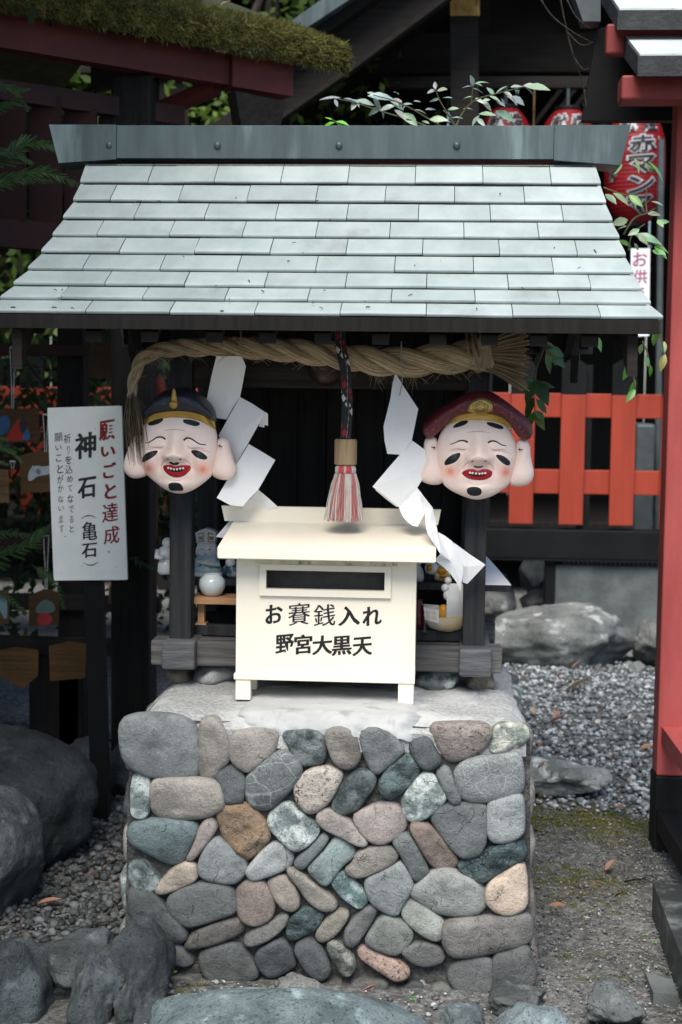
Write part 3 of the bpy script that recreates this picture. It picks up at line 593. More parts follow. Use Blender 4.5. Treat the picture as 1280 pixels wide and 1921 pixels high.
# the two flanks: rows of rounded stones wider than tall
for sd in (-1, 1):
    rg = random.Random(40+sd); z = .02
    while z < .62:
        hgt = rg.uniform(.10, .15); hgt = min(hgt, .69-z); y = .05
        while y < .93:
            wd = min(rg.uniform(.12, .24), .97-y)
            if wd < .06: break
            x = sd*(.495+.03*(1-z/.7)); g = .004
            pts = [Vector((x, y+g+a*(wd-2*g), z+g+b*(hgt-2*g))) for a, b in ((.1+rg.uniform(-.1,.1), .0), (.9+rg.uniform(-.1,.1), 0), (1, .2), (1, .8), (.9, 1), (.1, 1), (0, .8), (0, .2))]
            if sd < 0: pts = pts[::-1]
            stone_obj(rg.choice('sssmpv'), rg.choice([G1, G2, G3, BG, LT, PK, TL]), resample(chaikin(pts, 2), 24), (sd, 0, 0), .035, 200+len(plinth.children)); y += wd
        z += hgt
def plinth_core():
    mb = MB()
    def front(u, v):
        x = -.515+1.04*u; z = -.03+.715*v; X = x*(1+.035*(1-v))
        d = .036+.010*noise.noise(Vector((x*16, z*16, 2)))+.006*noise.noise(Vector((x*40, z*40, 2)))
        return (X, d, z)
    mb.grid(front, 96, 66)
    for sd in (-1, 1): mb.grid(lambda u, v: (sd*(.488+.02*(1-v))+.008*noise.noise(Vector((sd, u*14, v*11))), .05+.9*u, -.03+.715*v), 30, 24)
    mb.grid(lambda u, v: (-.5+u, .95, -.03+.7*v), 4, 4)
    mb.build('mortar_core', M['mortar'], plinth, smooth=True)
    top = MB()
    def cap(u, v):
        y = -.0+v*.96; y0 = .014+.012*noise.noise(Vector((u*9, 0, 5)))+.005*noise.noise(Vector((u*40, 0, 5)))
        y = y0+v*(.95-y0); x = (-.505+1.02*u)*(1+.012*noise.noise(Vector((u*3, v*9, 4)))); e = min(v*9, u*16, (1-u)*16, 1)
        return (x, y, TOPZ-.030*(1-e)**2+.006*noise.noise(Vector((x*13, y*13, 1)))+.003*noise.noise(Vector((x*50, y*50, 1))))
    top.grid(cap, 110, 90)
    n0 = len(top.v); top.grid(lambda u, v: (cap(u, 0)[0], cap(u, 0)[1]+.004*v, cap(u, 0)[2]-.05*v), 110, 2)
    top.build('mortar_cap', M['cap'], plinth, smooth=True)
    pad = MB()
    xa, xb = PZ(428, 1350, .705).x, PZ(795, 1350, .705).x
    def pd(u, v):
        x = xa+(xb-xa)*u+.012*noise.noise(Vector((u*2, v*12, 6)))*(1 if .5 < u or u < .5 else 0)
        if v < .4: t = v/.4; y = .010+.050*t**1.6; z = .655+.057*sin(pi/2*t)
        else: t = (v-.4)/.6; y = .060+t*.32; z = .712
        e = min(u*9, (1-u)*9, 1); z -= .022*(1-e)**2; y += .05*(1-e)**2
        q = Vector((x, y, z)); k_ = 1 if v < .4 else .35
        return (x, y-k_*(.010*noise.noise(q*16)+.006*noise.noise(q*45)), z+k_*(.008*noise.noise(q*13+Vector((5, 0, 0)))+.004*noise.noise(q*40)))
    pad.grid(pd, 80, 48)
    pad.build('mortar_pad', M['pad'], plinth, smooth=True)
plinth_core()
# flat stones between plinth and sill
for (x0, y0, x1, y1, c, kd) in ((350,1254,442,1298,LT,'s'), (777,1258,876,1304,(.30,.315,.31),'m'), (303,1248,357,1283,(.17,.145,.115),'s'), (876,1258,938,1286,(.22,.19,.15),'s')):
    a, b = PY(x0, y1, .42), PY(x1, y0, .42)
    bo = boulder(((a.x+b.x)/2, .50, .716), ((b.x-a.x)/2, .085, .040), int(x0), .10, 1.8, 10, 3, (.6, .9)).build('levelling_stone', M['stone' if kd == 's' else 'marble'], plinth, smooth=True); bo.color = (*c, 1)

# ------------------------------------------------------------------ the shrine
PYF = .42
shrine = thing('wayside_shrine', 'small wooden shrine with a grey shingled roof on a river stone plinth', 'shrine', (-.03, .68, .70))
def vbox(name, x0, x1, y0, y1, z0, z1, mat, parent=None, b=.003):
    return MB().box(x0, x1, y0, y1, z0, z1, b=b).build(name, M[mat], parent or shrine)
pl = (PY(318, 1000, PYF).x, PY(359.5, 1000, PYF).x); pr = (PY(872, 1000, PYF).x, PY(913, 1000, PYF).x)
zs = PY(340, 1201, PYF).z
for a, b in (pl, pr):
    vbox('post', a, b, PYF, PYF+.063, zs-.012, 1.87, 'post'); vbox('post', a, b, .90, .963, zs-.012, 1.87, 'post')
sb, stz = PY(340, 1249, PYF-.012).z, PY(340, 1202, PYF-.012).z
vbox('sill_beam', PY(283, 1220, .41).x, PY(943, 1220, .41).x, PYF-.012, PYF+.075, sb, stz, 'sill', b=.006)
vbox('sill_beam', PY(283, 1220, .41).x, PY(943, 1220, .41).x, .89, .975, sb, stz, 'sill', b=.006)
for a, b in ((303, 365), (862, 923)):
    vbox('cross_sill', PY(a, 1230, .36).x, PY(b, 1230, .36).x, .36, .99, sb-.003, stz+.004, 'endgrain', b=.007)
vbox('floor_board', pl[0]+.02, pr[1]-.02, PYF+.085, .90, stz-.01, PY(400, 1185, .5).z, 'post')
vbox('floor_edge', pl[1], pr[0], PYF+.077, PYF+.105, stz+.001, PY(400, 1172, .5).z, 'post')
sz = PY(960, 1099, .56).z
vbox('shelf_board', pl[0]-.03, PY(960, 1100, .56).x, .56, .88, sz-.018, sz, 'post', b=.002)
nb = 9; xl, xr = pl[1]-.03, pr[0]+.03
for i in range(nb):
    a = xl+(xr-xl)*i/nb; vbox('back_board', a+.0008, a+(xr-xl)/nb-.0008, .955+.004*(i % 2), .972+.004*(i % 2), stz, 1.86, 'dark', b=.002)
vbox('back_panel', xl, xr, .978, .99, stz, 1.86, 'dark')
# front lintel and tie beams
zl0, zl1 = PY(700, 730, .44).z, PY(700, 672, .44).z
vbox('lintel', pl[1], pr[0], PYF+.012, PYF+.052, zl0, zl1, 'darkx')
vbox('eave_purlin', -.74, .68, PYF-.005, PYF+.065, 1.80, 1.875, 'darkx')
vbox('rear_purlin', -.74, .68, .90, .97, 1.80, 1.875, 'darkx')
for a, b in (pl, pr): vbox('tie_beam', a+.005, b-.005, PYF+.064, .899, 1.72, 1.78, 'darkx')
# roof
RY = [.70,.615,.53,.445,.36,.277,.196,.118,.042,-.03]; RZ = [2.230,2.159,2.094,2.033,1.9755,1.9205,1.868,1.8205,1.7795,1.7400]
EL = [-.7977,-.7927,-.7918,-.7993,-.8072,-.8158,-.8296,-.8457,-.8581,-.8704]; ER = [.7248,.7324,.7393,.7485,.7582,.7660,.7775,.7883,.8010,.8211]
YR = .752
roof = MB()
def rmir(y): return 2*YR-y
def deck(mb, dz0, dz1):
    L = [Vector((EL[i]+.01, RY[i], RZ[i])) for i in range(10)]; R = [Vector((ER[i]-.01, RY[i], RZ[i])) for i in range(10)]
    for rear in (0, 1):
        vs = []
        for i in range(10):
            for P in (L[i], R[i]):
                y = rmir(P.y) if rear else P.y
                vs += [(P.x, y, P.z+dz0), (P.x, y, P.z+dz1)]
        fs = []
        for i in range(9):
            a, b = 4*i, 4*i+4
            fs += [(a, a+2, b+2, b), (a+1, b+1, b+3, a+3), (a, b, b+1, a+1), (a+2, a+3, b+3, b+2)]
        fs += [(36, 38, 39, 37), (0, 1, 3, 2)]
        mb.add(vs, fs)
deck(roof, -.045, -.012)
roofo = roof.build('roof', M['dark'], shrine, clean=True)
JX = [530, 595, 520, 595, 510, 595, 500, 580, 640]        # one joint seen in each row
MOD = [.1965,.1985,.201,.2035,.206,.208,.210,.212,.214]
rt = random.Random(3); ntile = 0
for rear in (0, 1):
    for i in range(9):
        A = Vector((0, RY[i], RZ[i])); B = Vector((0, RY[i+1], RZ[i+1])); n = Vector((0, -(A.z-B.z), A.y-B.y)).normalized(); n = Vector((0, -abs(n.y), abs(n.z)))
        j0 = PY(JX[i], 0, RY[i+1]).x if False else PY(JX[i], (303, 341, 376, 409, 442, 473, 505, 533, 561)[i]+20, (RY[i]+RY[i+1])/2).x
        if rear: j0 += .07
        k0 = int(floor((EL[i+1]-j0)/MOD[i])); js = [j0+(k0+q)*MOD[i] for q in range(14)]; js = [q for q in js if EL[i]+.05 < q < ER[i]-.05]
        for x, x2 in zip([None]+js, js+[None]):
            al, bl = (EL[i], EL[i+1]) if x is None else (x, x); ar, br = (ER[i], ER[i+1]) if x2 is None else (x2, x2)
            if br-bl > .05 and ar-al > .02:
                g = .0011; mb = MB(); t = .0065
                def P(x, F, u, q): y = F.y; v = Vector((x, y, F.z))+n*u; v.y = rmir(v.y) if rear else v.y; return v
                lf = [rt.uniform(-.0012, .0022) for _ in range(2)]
                xs = [0, .33, .66, 1]; vs = []
                for q, X in enumerate(xs):
                    xa = al+g+(ar-al-2*g)*X; xb = bl+g+(br-bl-2*g)*X; l = lf[0]*(1-X)+lf[1]*X+rt.uniform(-.0005, .0005)
                    Bx = B+(B-A)*.02
                    vs += [P(xa, A, -.0105, 0), P(xa*.1+xb*.9, A+(B-A)*.9, -.0006+l, 0), P(xb, Bx, -.0012+l, 0), P(xb, Bx+(B-A)*.01, -.004+l, 0), P(xb, Bx, -.0085+l, 0), P(xa, A, -.0165, 0)]
                fs = []
                for q in range(3):
                    a = q*6; b = a+6
                    for e in range(6): fs.append((a+e, b+e, b+(e+1) % 6, a+(e+1) % 6))
                fs += [tuple(range(5, -1, -1)), tuple(18+e for e in range(6))]
                mb.add(vs, fs); o = mb.build('roof_tile', M['tile'], roofo, clean=True); ntile += 1
# ridge cap: a long metal-clad beam with flared end pieces
zt, zb = 2.333, 2.237
def ridge_piece(xa, xb, ya, yb, z0, z1, ta=0, tb=0, e0=0, e1=0):
    mb = MB(); mb.hexa([(xa+ta, ya, z0-e0), (xb-tb, ya, z0-e1), (xb-tb, yb, z0-e1), (xa+ta, yb, z0-e0), (xa, ya+.004, z1), (xb, ya+.004, z1), (xb, yb-.004, z1), (xa, yb-.004, z1)])
    return mb
xj1, xj2 = PY(219, 270, .69).x, PY(1039, 270, .69).x
rc = ridge_piece(xj1, xj2, .690, .814, zb, zt).build('ridge_cap', M['ridge'], shrine)
ridge_piece(-.905, xj1-.001, .685, .819, zb-.002, zt+.002, .03, 0, .014, .002).build('ridge_end', M['ridge'], rc)
ridge_piece(xj2+.001, .822, .685, .819, zb-.002, zt+.002, 0, .026, .002, .016).build('ridge_end', M['ridge'], rc)
MB().box(-.80, .73, .72, .784, zt+.0005, zt+.006, b=.002).build('ridge_top_strip', M['ridge'], rc)
for px in (205, 408, 636, 857):
    c = PY(px, 273, .688); MB().ball(c, .0105, n=14, sc=(1, .62, 1)).build('bolt', M['ridge'], rc, smooth=True)
# eave fascia in metal lengths, soffit batten, rafters, verge boards
fx = [EL[9]+.002]+[PY(p, 600, -.03).x for p in (75, 237, 400, 560, 735, 900, 1062)]+[ER[9]-.002]
for i in range(len(fx)-1):
    vbox('fascia', fx[i]+.0008, fx[i+1]-.0008, RY[9]+.004, RY[9]+.03, PY(640, 620, -.026).z, RZ[9]-.0095, 'fascia', b=.002)
    vbox('fascia', fx[i]+.0008, fx[i+1]-.0008, rmir(RY[9]+.03), rmir(RY[9]+.004), 1.695, RZ[9]-.0095, 'fascia', b=.002)
for px in (180, 284, 405, 504, 607, 715, 822, 918, 1010, 1105):
    x = PY(px, 640, .03).x
    for rear in (0, 1):
        mb = MB(); sec = []
        for i in (9, 7, 5, 3, 1, 0):
            y = RY[i]+(.036 if i == 9 else 0); z = RZ[i]-.05
            if rear: y = rmir(y)
            sec.append((y, z))
        for (y0, z0), (y1, z1) in zip(sec[:-1], sec[1:]):
            mb.hexa([(x-.021, y0, z0-.026), (x+.021, y0, z0-.026), (x+.021, y1, z1-.026), (x-.021, y1, z1-.026), (x-.021, y0, z0), (x+.021, y0, z0), (x+.021, y1, z1), (x-.021, y1, z1)])
        mb.build('rafter', M['hallwood'], shrine, clean=True)
for sx, ee in ((1, EL), (-1, ER)):
    for rear in (0, 1):
        mb = MB(); q = [9, 7, 5, 3, 1, 0]
        for a, b in zip(q[:-1], q[1:]):
            ya, yb = RY[a]+(.034 if a == 9 else 0), RY[b]
            if b == 0: yb = YR
            if rear: ya, yb = rmir(ya), rmir(yb)
            xa, xb = ee[a]+sx*.055, ee[b]+sx*.03; dA = .10 if a == 9 else .085
            mb.hexa([(xa, ya, RZ[a]-.048-dA), (xa+sx*.025, ya, RZ[a]-.048-dA), (xb+sx*.025, yb, RZ[b]-.135), (xb, yb, RZ[b]-.135), (xa, ya, RZ[a]-.046), (xa+sx*.025, ya, RZ[a]-.046), (xb+sx*.025, yb, RZ[b]-.046), (xb, yb, RZ[b]-.046)])
        mb.build('verge_board', M['hallwood'], shrine, clean=True)
for x in (pl[0]+.03, pr[0]+.03):
    MB().prism([(x-.02, PYF+.03, 1.87), (x-.02, .935, 1.87), (x-.02, YR, 2.15)], (.02, 0, 0)).build('gable_board', M['dark'], shrine, clean=True)
vbox('ridge_pole', -.76, .70, YR-.03, YR+.03, 2.10, 2.17, 'darkx')

# ------------------------------------------------------------------ offering box
obx = thing('offering_box', 'cream painted offering box with a money slot and black brush lettering', 'offering box', (-.02, .3, .72))
BY = .20
bx0, bx1 = PY(442.5, 1270, BY).x, PY(778, 1270, BY).x
bz0, bz1 = PY(610, 1272, BY).z, PY(610, 1040, BY).z
BD = .375
sx0, sx1, sz0, sz1 = PY(500, 1090, BY).x, PY(722, 1090, BY).x, PY(611, 1106, BY).z, PY(611, 1071, BY).z
fo_top = PY(611, 1060, BY).z
body = MB(); t = .012
body.box(bx0, bx1, BY, BY+t, bz0, sz0).box(bx0, bx1, BY, BY+t, sz1, bz1).box(bx0, sx0, BY, BY+t, sz0, sz1).box(sx1, bx1, BY, BY+t, sz0, sz1)
body.box(bx0, bx0+t, BY+t, BD, bz0, bz1).box(bx1-t, bx1, BY+t, BD, bz0, bz1).box(bx0+t, bx1-t, BD-t, BD, bz0, bz1).box(bx0+t, bx1-t, BY+t, BD-t, bz0, bz0+t)
body.build('body', M['cream'], obx)
MB().box(bx0+.05, bx1-.05, BY-.0012, BY-.0002, fo_top+.0005, bz1-.001).build('stain', M['stain'], obx)
ch = MB(); ch.hexa([(sx0-.02, BY+.06, sz0-.10), (sx1+.02, BY+.06, sz0-.10), (sx1+.02, BY+.075, sz0-.10), (sx0-.02, BY+.075, sz0-.10), (sx0-.02, BY+.05, sz1+.06), (sx1+.02, BY+.05, sz1+.06), (sx1+.02, BY+.065, sz1+.06), (sx0-.02, BY+.065, sz1+.06)])
ch.build('chute', M['chute'], obx)
fo = (PY(488, 1090, BY).x, PY(734, 1090, BY).x, PY(611, 1119, BY).z, PY(611, 1060, BY).z); fr = MB(); y0, y1 = BY-.010, BY-.0005
fr.box(fo[0], fo[1], y0, y1, sz1, fo[3]).box(fo[0], fo[1], y0, y1, fo[2], sz0).box(fo[0], sx0, y0, y1, sz0+.0002, sz1-.0002).box(sx1, fo[1], y0, y1, sz0+.0002, sz1-.0002)
fr.build('slot_frame', M['cream'], obx)
lf, lb = PY(613, 1029, .125), PY(613, 978, .43)
lx0, lx1 = PY(408, 1045, .125).x, PY(818, 1045, .125).x
lz = PY(613, 1053, .125).z
lid = MB(); lid.add([(lx0, .125, lz), (lx1, .125, lz), (lx1, .43, lb.z-.026), (lx0, .43, lb.z-.026), (lx0, .125, lf.z), (lx1, .125, lf.z), (lx1, .43, lb.z), (lx0, .43, lb.z)], [(0,3,2,1),(4,5,6,7),(0,1,5,4),(1,2,6,5),(2,3,7,6),(3,0,4,7)])
lo = lid.build('lid', M['cream'], obx)
bmx = bmesh.new(); bmx.from_mesh(lo.data); bmesh.ops.bevel(bmx, geom=bmx.edges[:], offset=.003, segments=2, affect='EDGES'); bmx.to_mesh(lo.data); bmx.free()
b0, b1 = PY(613, 978, .415), PY(613, 952, .415)
bb = MB(); xa, xb, xc, xd = PY(422, 975, .415).x, PY(822, 975, .415).x, PY(416, 950, .415).x, PY(828, 950, .415).x
bb.hexa([(xa, .412, b0.z-.004), (xb, .412, b0.z-.004), (xb, .434, b0.z-.004), (xa, .434, b0.z-.004), (xc, .412, b1.z), (xd, .412, b1.z), (xd, .434, b1.z), (xc, .434, b1.z)])
bb.build('back_rail', M['cream'], obx)
bt0, bt1 = PY(610, 1279, .192).z, PY(610, 1268, .192).z
MB().box(PY(438.5, 1270, .192).x, PY(778.5, 1270, .192).x, .192, BD+.008, bt0, bt1-.0005, b=.0015).build('base_trim', M['cream'], obx)
for xa, xb in ((442, 470), (747, 776)):
    a, b = PY(xa, 1300, .196).x, PY(xb, 1300, .196).x
    for y in (.196, BD-.04): MB().box(a, b, y, y+.038, .708, bt0-.0003, b=.001).build('leg', M['cream'], obx)
for nm, chars in (('top', [('お',333,645,92,106),('賽',470,645,118,122),('銭',608,652,118,118),('入',742,655,116,106),('れ',868,656,102,104)]), ('low', [('野',391,809,98,108),('宮',492,810,96,108),('大',596,814,108,106),('黒',702,817,108,106),('天',815,821,106,102)])):
    for i, (c, u, v, w_, h_) in enumerate(chars):
        mb = MB(); o = PY(400+u/2.909, 930+v/2.909, BY); k = 3.79/FPX/2.909
        brush(mb, c, lambda a, b, q, o=o: (o.x+a, BY-.0006-.0002*q, o.z+b), w_*k, h_*k, .012 if c not in '賽銭' else -.004, .024 if c not in '賽銭' else .013, .10, .012, i+(9 if nm == 'low' else 0)); mb.build('character', M['black'], obx)
# ------------------------------------------------------------------ straw rope
RYY = .345
rp = [(915,664,30),(880,668,30),(840,672,29),(800,676,29),(760,680,28),(720,678,27),(690,676,26),(650,670,25),(610,664,24),(570,660,23),(540,657,22),(500,655,21),(470,653,20),(435,651,19),(400,651,18),(365,652,17),(335,653,16),(310,656,15),(290,661,14),(272,670,13),(260,685,12),(253,704,11),(249,724,10),(247,745,9)]
rope = thing('straw_rope', 'thick twisted straw rope slung under the eaves with a brushed end', 'rope', PY(640, 670, RYY))
cen = [PY(a, b, RYY-.03*max(0, (330-a)/90)) for a, b, _ in rp]; rad = [c*3.93/FPX for _, _, c in rp]
def spline(P, k):
    out = []
    for i in range(len(P)-1):
        p0, p1, p2, p3 = P[max(i-1, 0)], P[i], P[i+1], P[min(i+2, len(P)-1)]
        for j in range(k):
            t = j/k; out.append(p1*.5*2*.5+p1*.5+((p2-p0)*t+(p0*2-p1*5+p2*4-p3)*t*t+(p1*3-p0-p2*3+p3)*t**3)*.5 if False else (p1*2+(p2-p0)*t+(p0*2-p1*5+p2*4-p3)*t*t+(p1*3-p0-p2*3+p3)*t**3)*.5)
    return out+[P[-1]]
cs = spline(cen, 8); rs = [v.x for v in spline([Vector((r, 0, 0)) for r in rad], 8)]
def helix(cs, rs, ph, pitch0, frac=.56, sgn=1):
    out = []; a = ph; up = Vector((0, -1, 0))
    for i, c in enumerate(cs):
        t = (cs[min(i+1, len(cs)-1)]-cs[max(i-1, 0)]).normalized(); x = (up-t*up.dot(t)).normalized(); y = t.cross(x)
        if i: a += sgn*2*pi*(c-cs[i-1]).length/(pitch0*(rs[i]/.043)**.55)
        out.append(c+(x*cos(a)+y*sin(a))*rs[i]*frac)
    return out
for k in range(3):
    hp = helix(cs, rs, 2*pi*k/3+.5, .30)
    lump = [r*.51*(1+.05*noise.noise(Vector((i*.35, k*9, 0)))) for i, r in enumerate(rs)]
    MB().tube(hp, lump, 14, uvs=True).build('strand', M['rope'], rope, smooth=True)
rg = random.Random(9)
fz = MB()
for _ in range(420):
    i = rg.randrange(2, len(cs)-2); t = (cs[i+1]-cs[i]).normalized(); a = rg.uniform(0, 2*pi); n = Vector((0, cos(a), sin(a))); p = cs[i]+n*rs[i]*.97
    d = (t*rg.choice((-1, 1))*rg.uniform(.5, 1)+n*rg.uniform(.05, .5)+Vector((0, 0, -.2))).normalized(); L = rg.uniform(.012, .038); g = rg.uniform(.5, 1.2)
    fz.tube([p, p+d*L*.5, p+d*L+Vector((0, 0, -L*.15))], [.0007, .0006, .0003], 3, (g, g, g), cap=False)
for px, n_ in ((705, 7), (745, 9), (768, 12)):
    for _ in range(n_):
        p = PY(px+rg.uniform(-12, 12), 700, RYY); d = Vector((rg.uniform(-.6, .6), rg.uniform(-.3, .1), -1)).normalized(); L = rg.uniform(.02, .06)
        fz.tube([p, p+d*L], [.0007, .0003], 3, (1, 1, 1), cap=False)
tag(fz.build('loose_fibres', M['straw'], rope), kind='stuff')
# brushed end
br = MB()
for i in range(190):
    a = (i % 19)/18; ly = (i//19)/9
    s = PY(918+rg.uniform(-5, 5), 642+a*50, RYY-.03+.06*ly); ang = (a-.5)*1.05+rg.uniform(-.07, .07); dp = (ly-.5)*.55; L = rg.uniform(.085, .112)*(1 if abs(a-.5) < .4 else 1.1)
    d = Vector((1, dp, -ang)).normalized(); g = rg.uniform(.45, 1.15)
    br.tube([s, s+d*L*.5, s+d*L+Vector((0, 0, -.004))], [.0026, .0024, .0019], 5, (g, g*.98, g*.95))
tag(br.build('brushed_end', M['straw'], rope), kind='stuff')
# binding knot
for k in range(7):
    x = 896+k*4.2; c = PY(x, 662, RYY); kk = MB(); pts = []
    for j in range(19):
        a = 2*pi*j/18; pts.append(c+Vector((.010*sin(a*2+k)+.006*cos(a), .046*cos(a)*(1+.04*(k % 2)), .047*sin(a)*(1+.05*(k % 3)))))
    kk.tube(pts, .0052, 6, uvs=True); kk.build('binding', M['rope'], rope, smooth=True)
kn = MB()
for k in range(3): kn.tube([PY(905+k*4, 665-10, RYY-.05), PY(899+k*8, 640, RYY-.045-.006*k), PY(906+k*3, 625, RYY-.03), PY(917-k*3, 630, RYY-.03), PY(914+k*2, 648, RYY-.045), PY(908+k*7, 690, RYY-.05)], .0058, 6, uvs=True)
kn.build('knot', M['rope'], rope, smooth=True)
for px in (878, 888): MB().tube([PY(px-4, 616, RYY), PY(px, 650, RYY-.040), PY(px+6, 690, RYY-.040)], .0042, 6, uvs=True).build('hanging_tie', M['rope'], rope, smooth=True)
tl = MB()
for i in range(120):
    a = rg.uniform(0, 2*pi); r = rg.uniform(0, 1)**.5; s = PY(247, 742, RYY-.028)+Vector((cos(a)*.011*r, sin(a)*.011*r, rg.uniform(-.005, .01)))
    e = PY(257+cos(a)*r*21+rg.uniform(-6, 6), 795+rg.uniform(0, 80), RYY-.055)+Vector((0, sin(a)*r*.035, 0)); m_ = s.lerp(e, .5)+Vector((cos(a)*r*.010, sin(a)*r*.01, .005)); g = rg.uniform(.2, .55)
    tl.tube([s, m_, e], [.0011, .0010, .0005], 3, (g, g*.97, g*.93), cap=False)
tag(tl.build('frayed_tail', M['straw'], rope), kind='stuff')
MB().tube([PY(452, 614, RYY+.0), PY(452, 634, RYY-.032), PY(449, 652, RYY-.036), PY(454, 668, RYY-.030)], .0022, 5, uvs=True).build('hanging_tie', M['rope'], rope)
MB().tube([PY(438, 632, RYY-.02), PY(446, 640, RYY-.034), PY(457, 650, RYY-.036)], .002, 5, uvs=True).build('hanging_tie', M['rope'], rope)

# ------------------------------------------------------------------ folded paper streamers
def sheet(mb, pts, bulge=.0, ax=None, seed=0):
    P = [PY(x, y, Y) for x, y, Y in pts]; n = []
    for i in range(len(P)):
        for j in range(6): n.append(P[i].lerp(P[(i+1) % len(P)], j/6))
    c = sum(P, Vector())/len(P); vs = [c]; N = len(n)
    for k in range(1, 6):
        for q in n: vs.append(c.lerp(q, k/5))
    o = Vector((seed*5.1, 0, 0)); ax = Vector(ax or (1, 0, .4)).normalized(); R = max((q-c).length for q in n)
    vs = [v+Vector((0, -bulge*(1-((v-c).dot(ax)/R)**2)+.0022*noise.noise(v*14+o), 0)) for v in vs]
    fs = [(0, 1+(i+1) % N, 1+i) for i in range(N)]+[(1+k*N+i, 1+k*N+(i+1) % N, 1+(k+1)*N+(i+1) % N, 1+(k+1)*N+i) for k in range(4) for i in range(N)]
    mb.add(vs, fs)
def streamer(label, panels):
    t = thing('paper_streamer', label, 'paper streamer', PY(*panels[0][0][0]), 'zigzag paper streamers on the rope')
    for i, (pts, b, ax) in enumerate(panels):
        mb = MB(); sheet(mb, pts, b, ax, i); mb.build('paper_fold', M['paper'], t, smooth=True)
    return t
streamer('white zigzag paper streamer beside the mask with the dark blue cap', [
 ([(407,668,.335),(454,668,.335),(462,687,.345),(456,720,.36),(451,745,.37),(438,765,.375),(426,787,.38),(405,784,.38),(388,752,.37),(397,708,.35)], .006, (1, 0, .2)),
 ([(451,745,.366),(475,758,.362),(499,774,.355),(482,804,.37),(466,833,.38),(454,853,.383),(443,874,.386),(426,846,.385),(411,817,.383),(430,783,.375)], .010, (.5, 0, .9)),
 ([(499,773,.357),(503,777,.362),(503,799,.376),(497,797,.380),(496,802,.383),(486,800,.386),(489,786,.37)], .0, None),
 ([(467,833,.374),(493,848,.372),(517,863,.370),(501,891,.362),(485,919,.354),(470,934,.350),(456,950,.345),(433,948,.342),(407,934,.340),(437,884,.356)], .006, (.5, 0, .9)),
 ([(485,919,.384),(503,934,.40),(521,950,.405),(500,975,.443),(470,1010,.45),(440,1012,.45),(405,1007,.455),(432,976,.45),(457,949,.400)], .0, (.5, 0, .9)),
])
streamer('white zigzag paper streamer trailing over the corner of the offering box', [
 ([(742,700,.335),(762,732,.325),(785,767,.32),(779,797,.32),(773,826,.32),(762,840,.32),(753,853,.32),(727,851,.325),(722,827,.32),(720,800,.32),(727,772,.32),(733,747,.325),(737,718,.33)], .014, (0, 0, 1)),
 ([(773,826,.317),(795,842,.312),(816,859,.306),(800,887,.312),(783,915,.315),(765,934,.315),(749,952,.315),(724,932,.305),(699,913,.295),(726,881,.305),(752,851,.316)], .004, (.6, 0, .8)),
 ([(744,951,.318),(749,950,.314),(722,929,.306),(704,912,.300),(705,920,.306),(724,936,.314)], 0, None),
 ([(816,858,.307),(826,866,.318),(832,873,.325),(824,872,.33),(808,872,.325),(810,868,.312)], 0, None),
 ([(783,915,.312),(791,925,.305),(797,940,.30),(798,961,.285),(790,976,.27),(784,987,.262),(775,986,.262),(764,978,.27),(756,968,.28),(752,960,.29),(749,951,.312)], .012, (.2, 0, 1)),
 ([(783,915,.315),(797,933,.31),(812,952,.30),(817,974,.28),(821,996,.24),(824,1017,.20),(826,1038,.19),(812,1016,.165),(803,1001,.18),(799,987,.21),(797,960,.26),(791,930,.30)], .008, (1, 0, 0)),
 ([(822,997,.24),(835,1004,.25),(848,1014,.26),(858,1026,.27),(866,1046,.28),(869,1070,.285),(866,1092,.29),(864,1108,.30),(856,1090,.285),(846,1076,.27),(832,1062,.24),(815,1050,.20),(826,1038,.195)], .018, (1, 0, .3)),
 ([(852,1018,.33),(882,1040,.345),(911,1059,.35),(894,1077,.355),(877,1095,.36),(868,1092,.35),(867,1060,.33)], .004, (1, 0, 0)),
])
ps = MB(); q0 = [PZ(870, 1096, sz+.004), PZ(958, 1097, sz+.004), PZ(944, 1080, sz+.004), PZ(913, 1047, sz+.004)]
ps.prism([PY(890, 1097, .565), PY(959, 1098, .565), PY(934, 1068, .66), PY(905, 1036, .74), PY(890, 1036, .74)], (0, .001, .002))
tag(ps.build('paper_sheet', M['paper'], origin=q0[0], clean=True), 'white paper leaning on the end of the shelf inside the shrine', 'paper')
MB_t = MB(); MB_t.tube([PY(753, 640, RYY-.03), PY(754, 690, RYY-.035), PY(755, 716, .315), PY(750, 742, .315)], .0013, 4); tag(MB_t.build('string', M['cord'], origin=PY(753, 640, .32)), 'thin pale string tied round the rope and pinned to the paper streamer', 'string')

# ------------------------------------------------------------------ bell and bell cord
bell = thing('bell', 'small round dark bronze bell hanging behind the straw rope', 'bell', PY(612, 690, .50))
bc = PY(612, 690, .44)
MB().ball(bc, .053, n=28).build('shell', M['bronze'], bell, smooth=True)
MB().lathe([(.0525, -.008), (.0565, -.004), (.0565, .002), (.0525, .006)], bc, 32).build('rim', M['bronze'], bell, smooth=True)
MB().tube([bc+Vector((0, 0, .05)), bc+Vector((0, 0, .075)), bc+Vector((.012, 0, .07)), bc+Vector((.012, 0, .05))], .004, 6).build('hanger', M['bronze'], bell)
CY = .29
bellr = thing('bell_pull', 'braided dark bell cord with a wooden collar and a red and white tassel', 'bell cord', PY(648, 720, CY))
pth = [PY(x, y, Y) for x, y, Y in ((638, 616, CY+.02), (639, 645, CY+.01), (644, 672, CY), (649, 700, CY), (651, 740, CY), (651, 780, CY), (649, 822, CY))]
MB().tube(spline(pth, 6), .0152, 14, uvs=True).build('cord', M['bellcord'], bellr, smooth=True)
cc = PY(648.5, 872, CY); k = 3.83/FPX
MB().lathe([(.001, 0), (20*k, 0), (21.5*k, 2.5*k), (21.5*k, 46*k), (20*k, 49*k), (.001, 49*k)], cc, 28).build('collar', M['collar'], bellr); smooth_by_angle(bellr.children[-1])
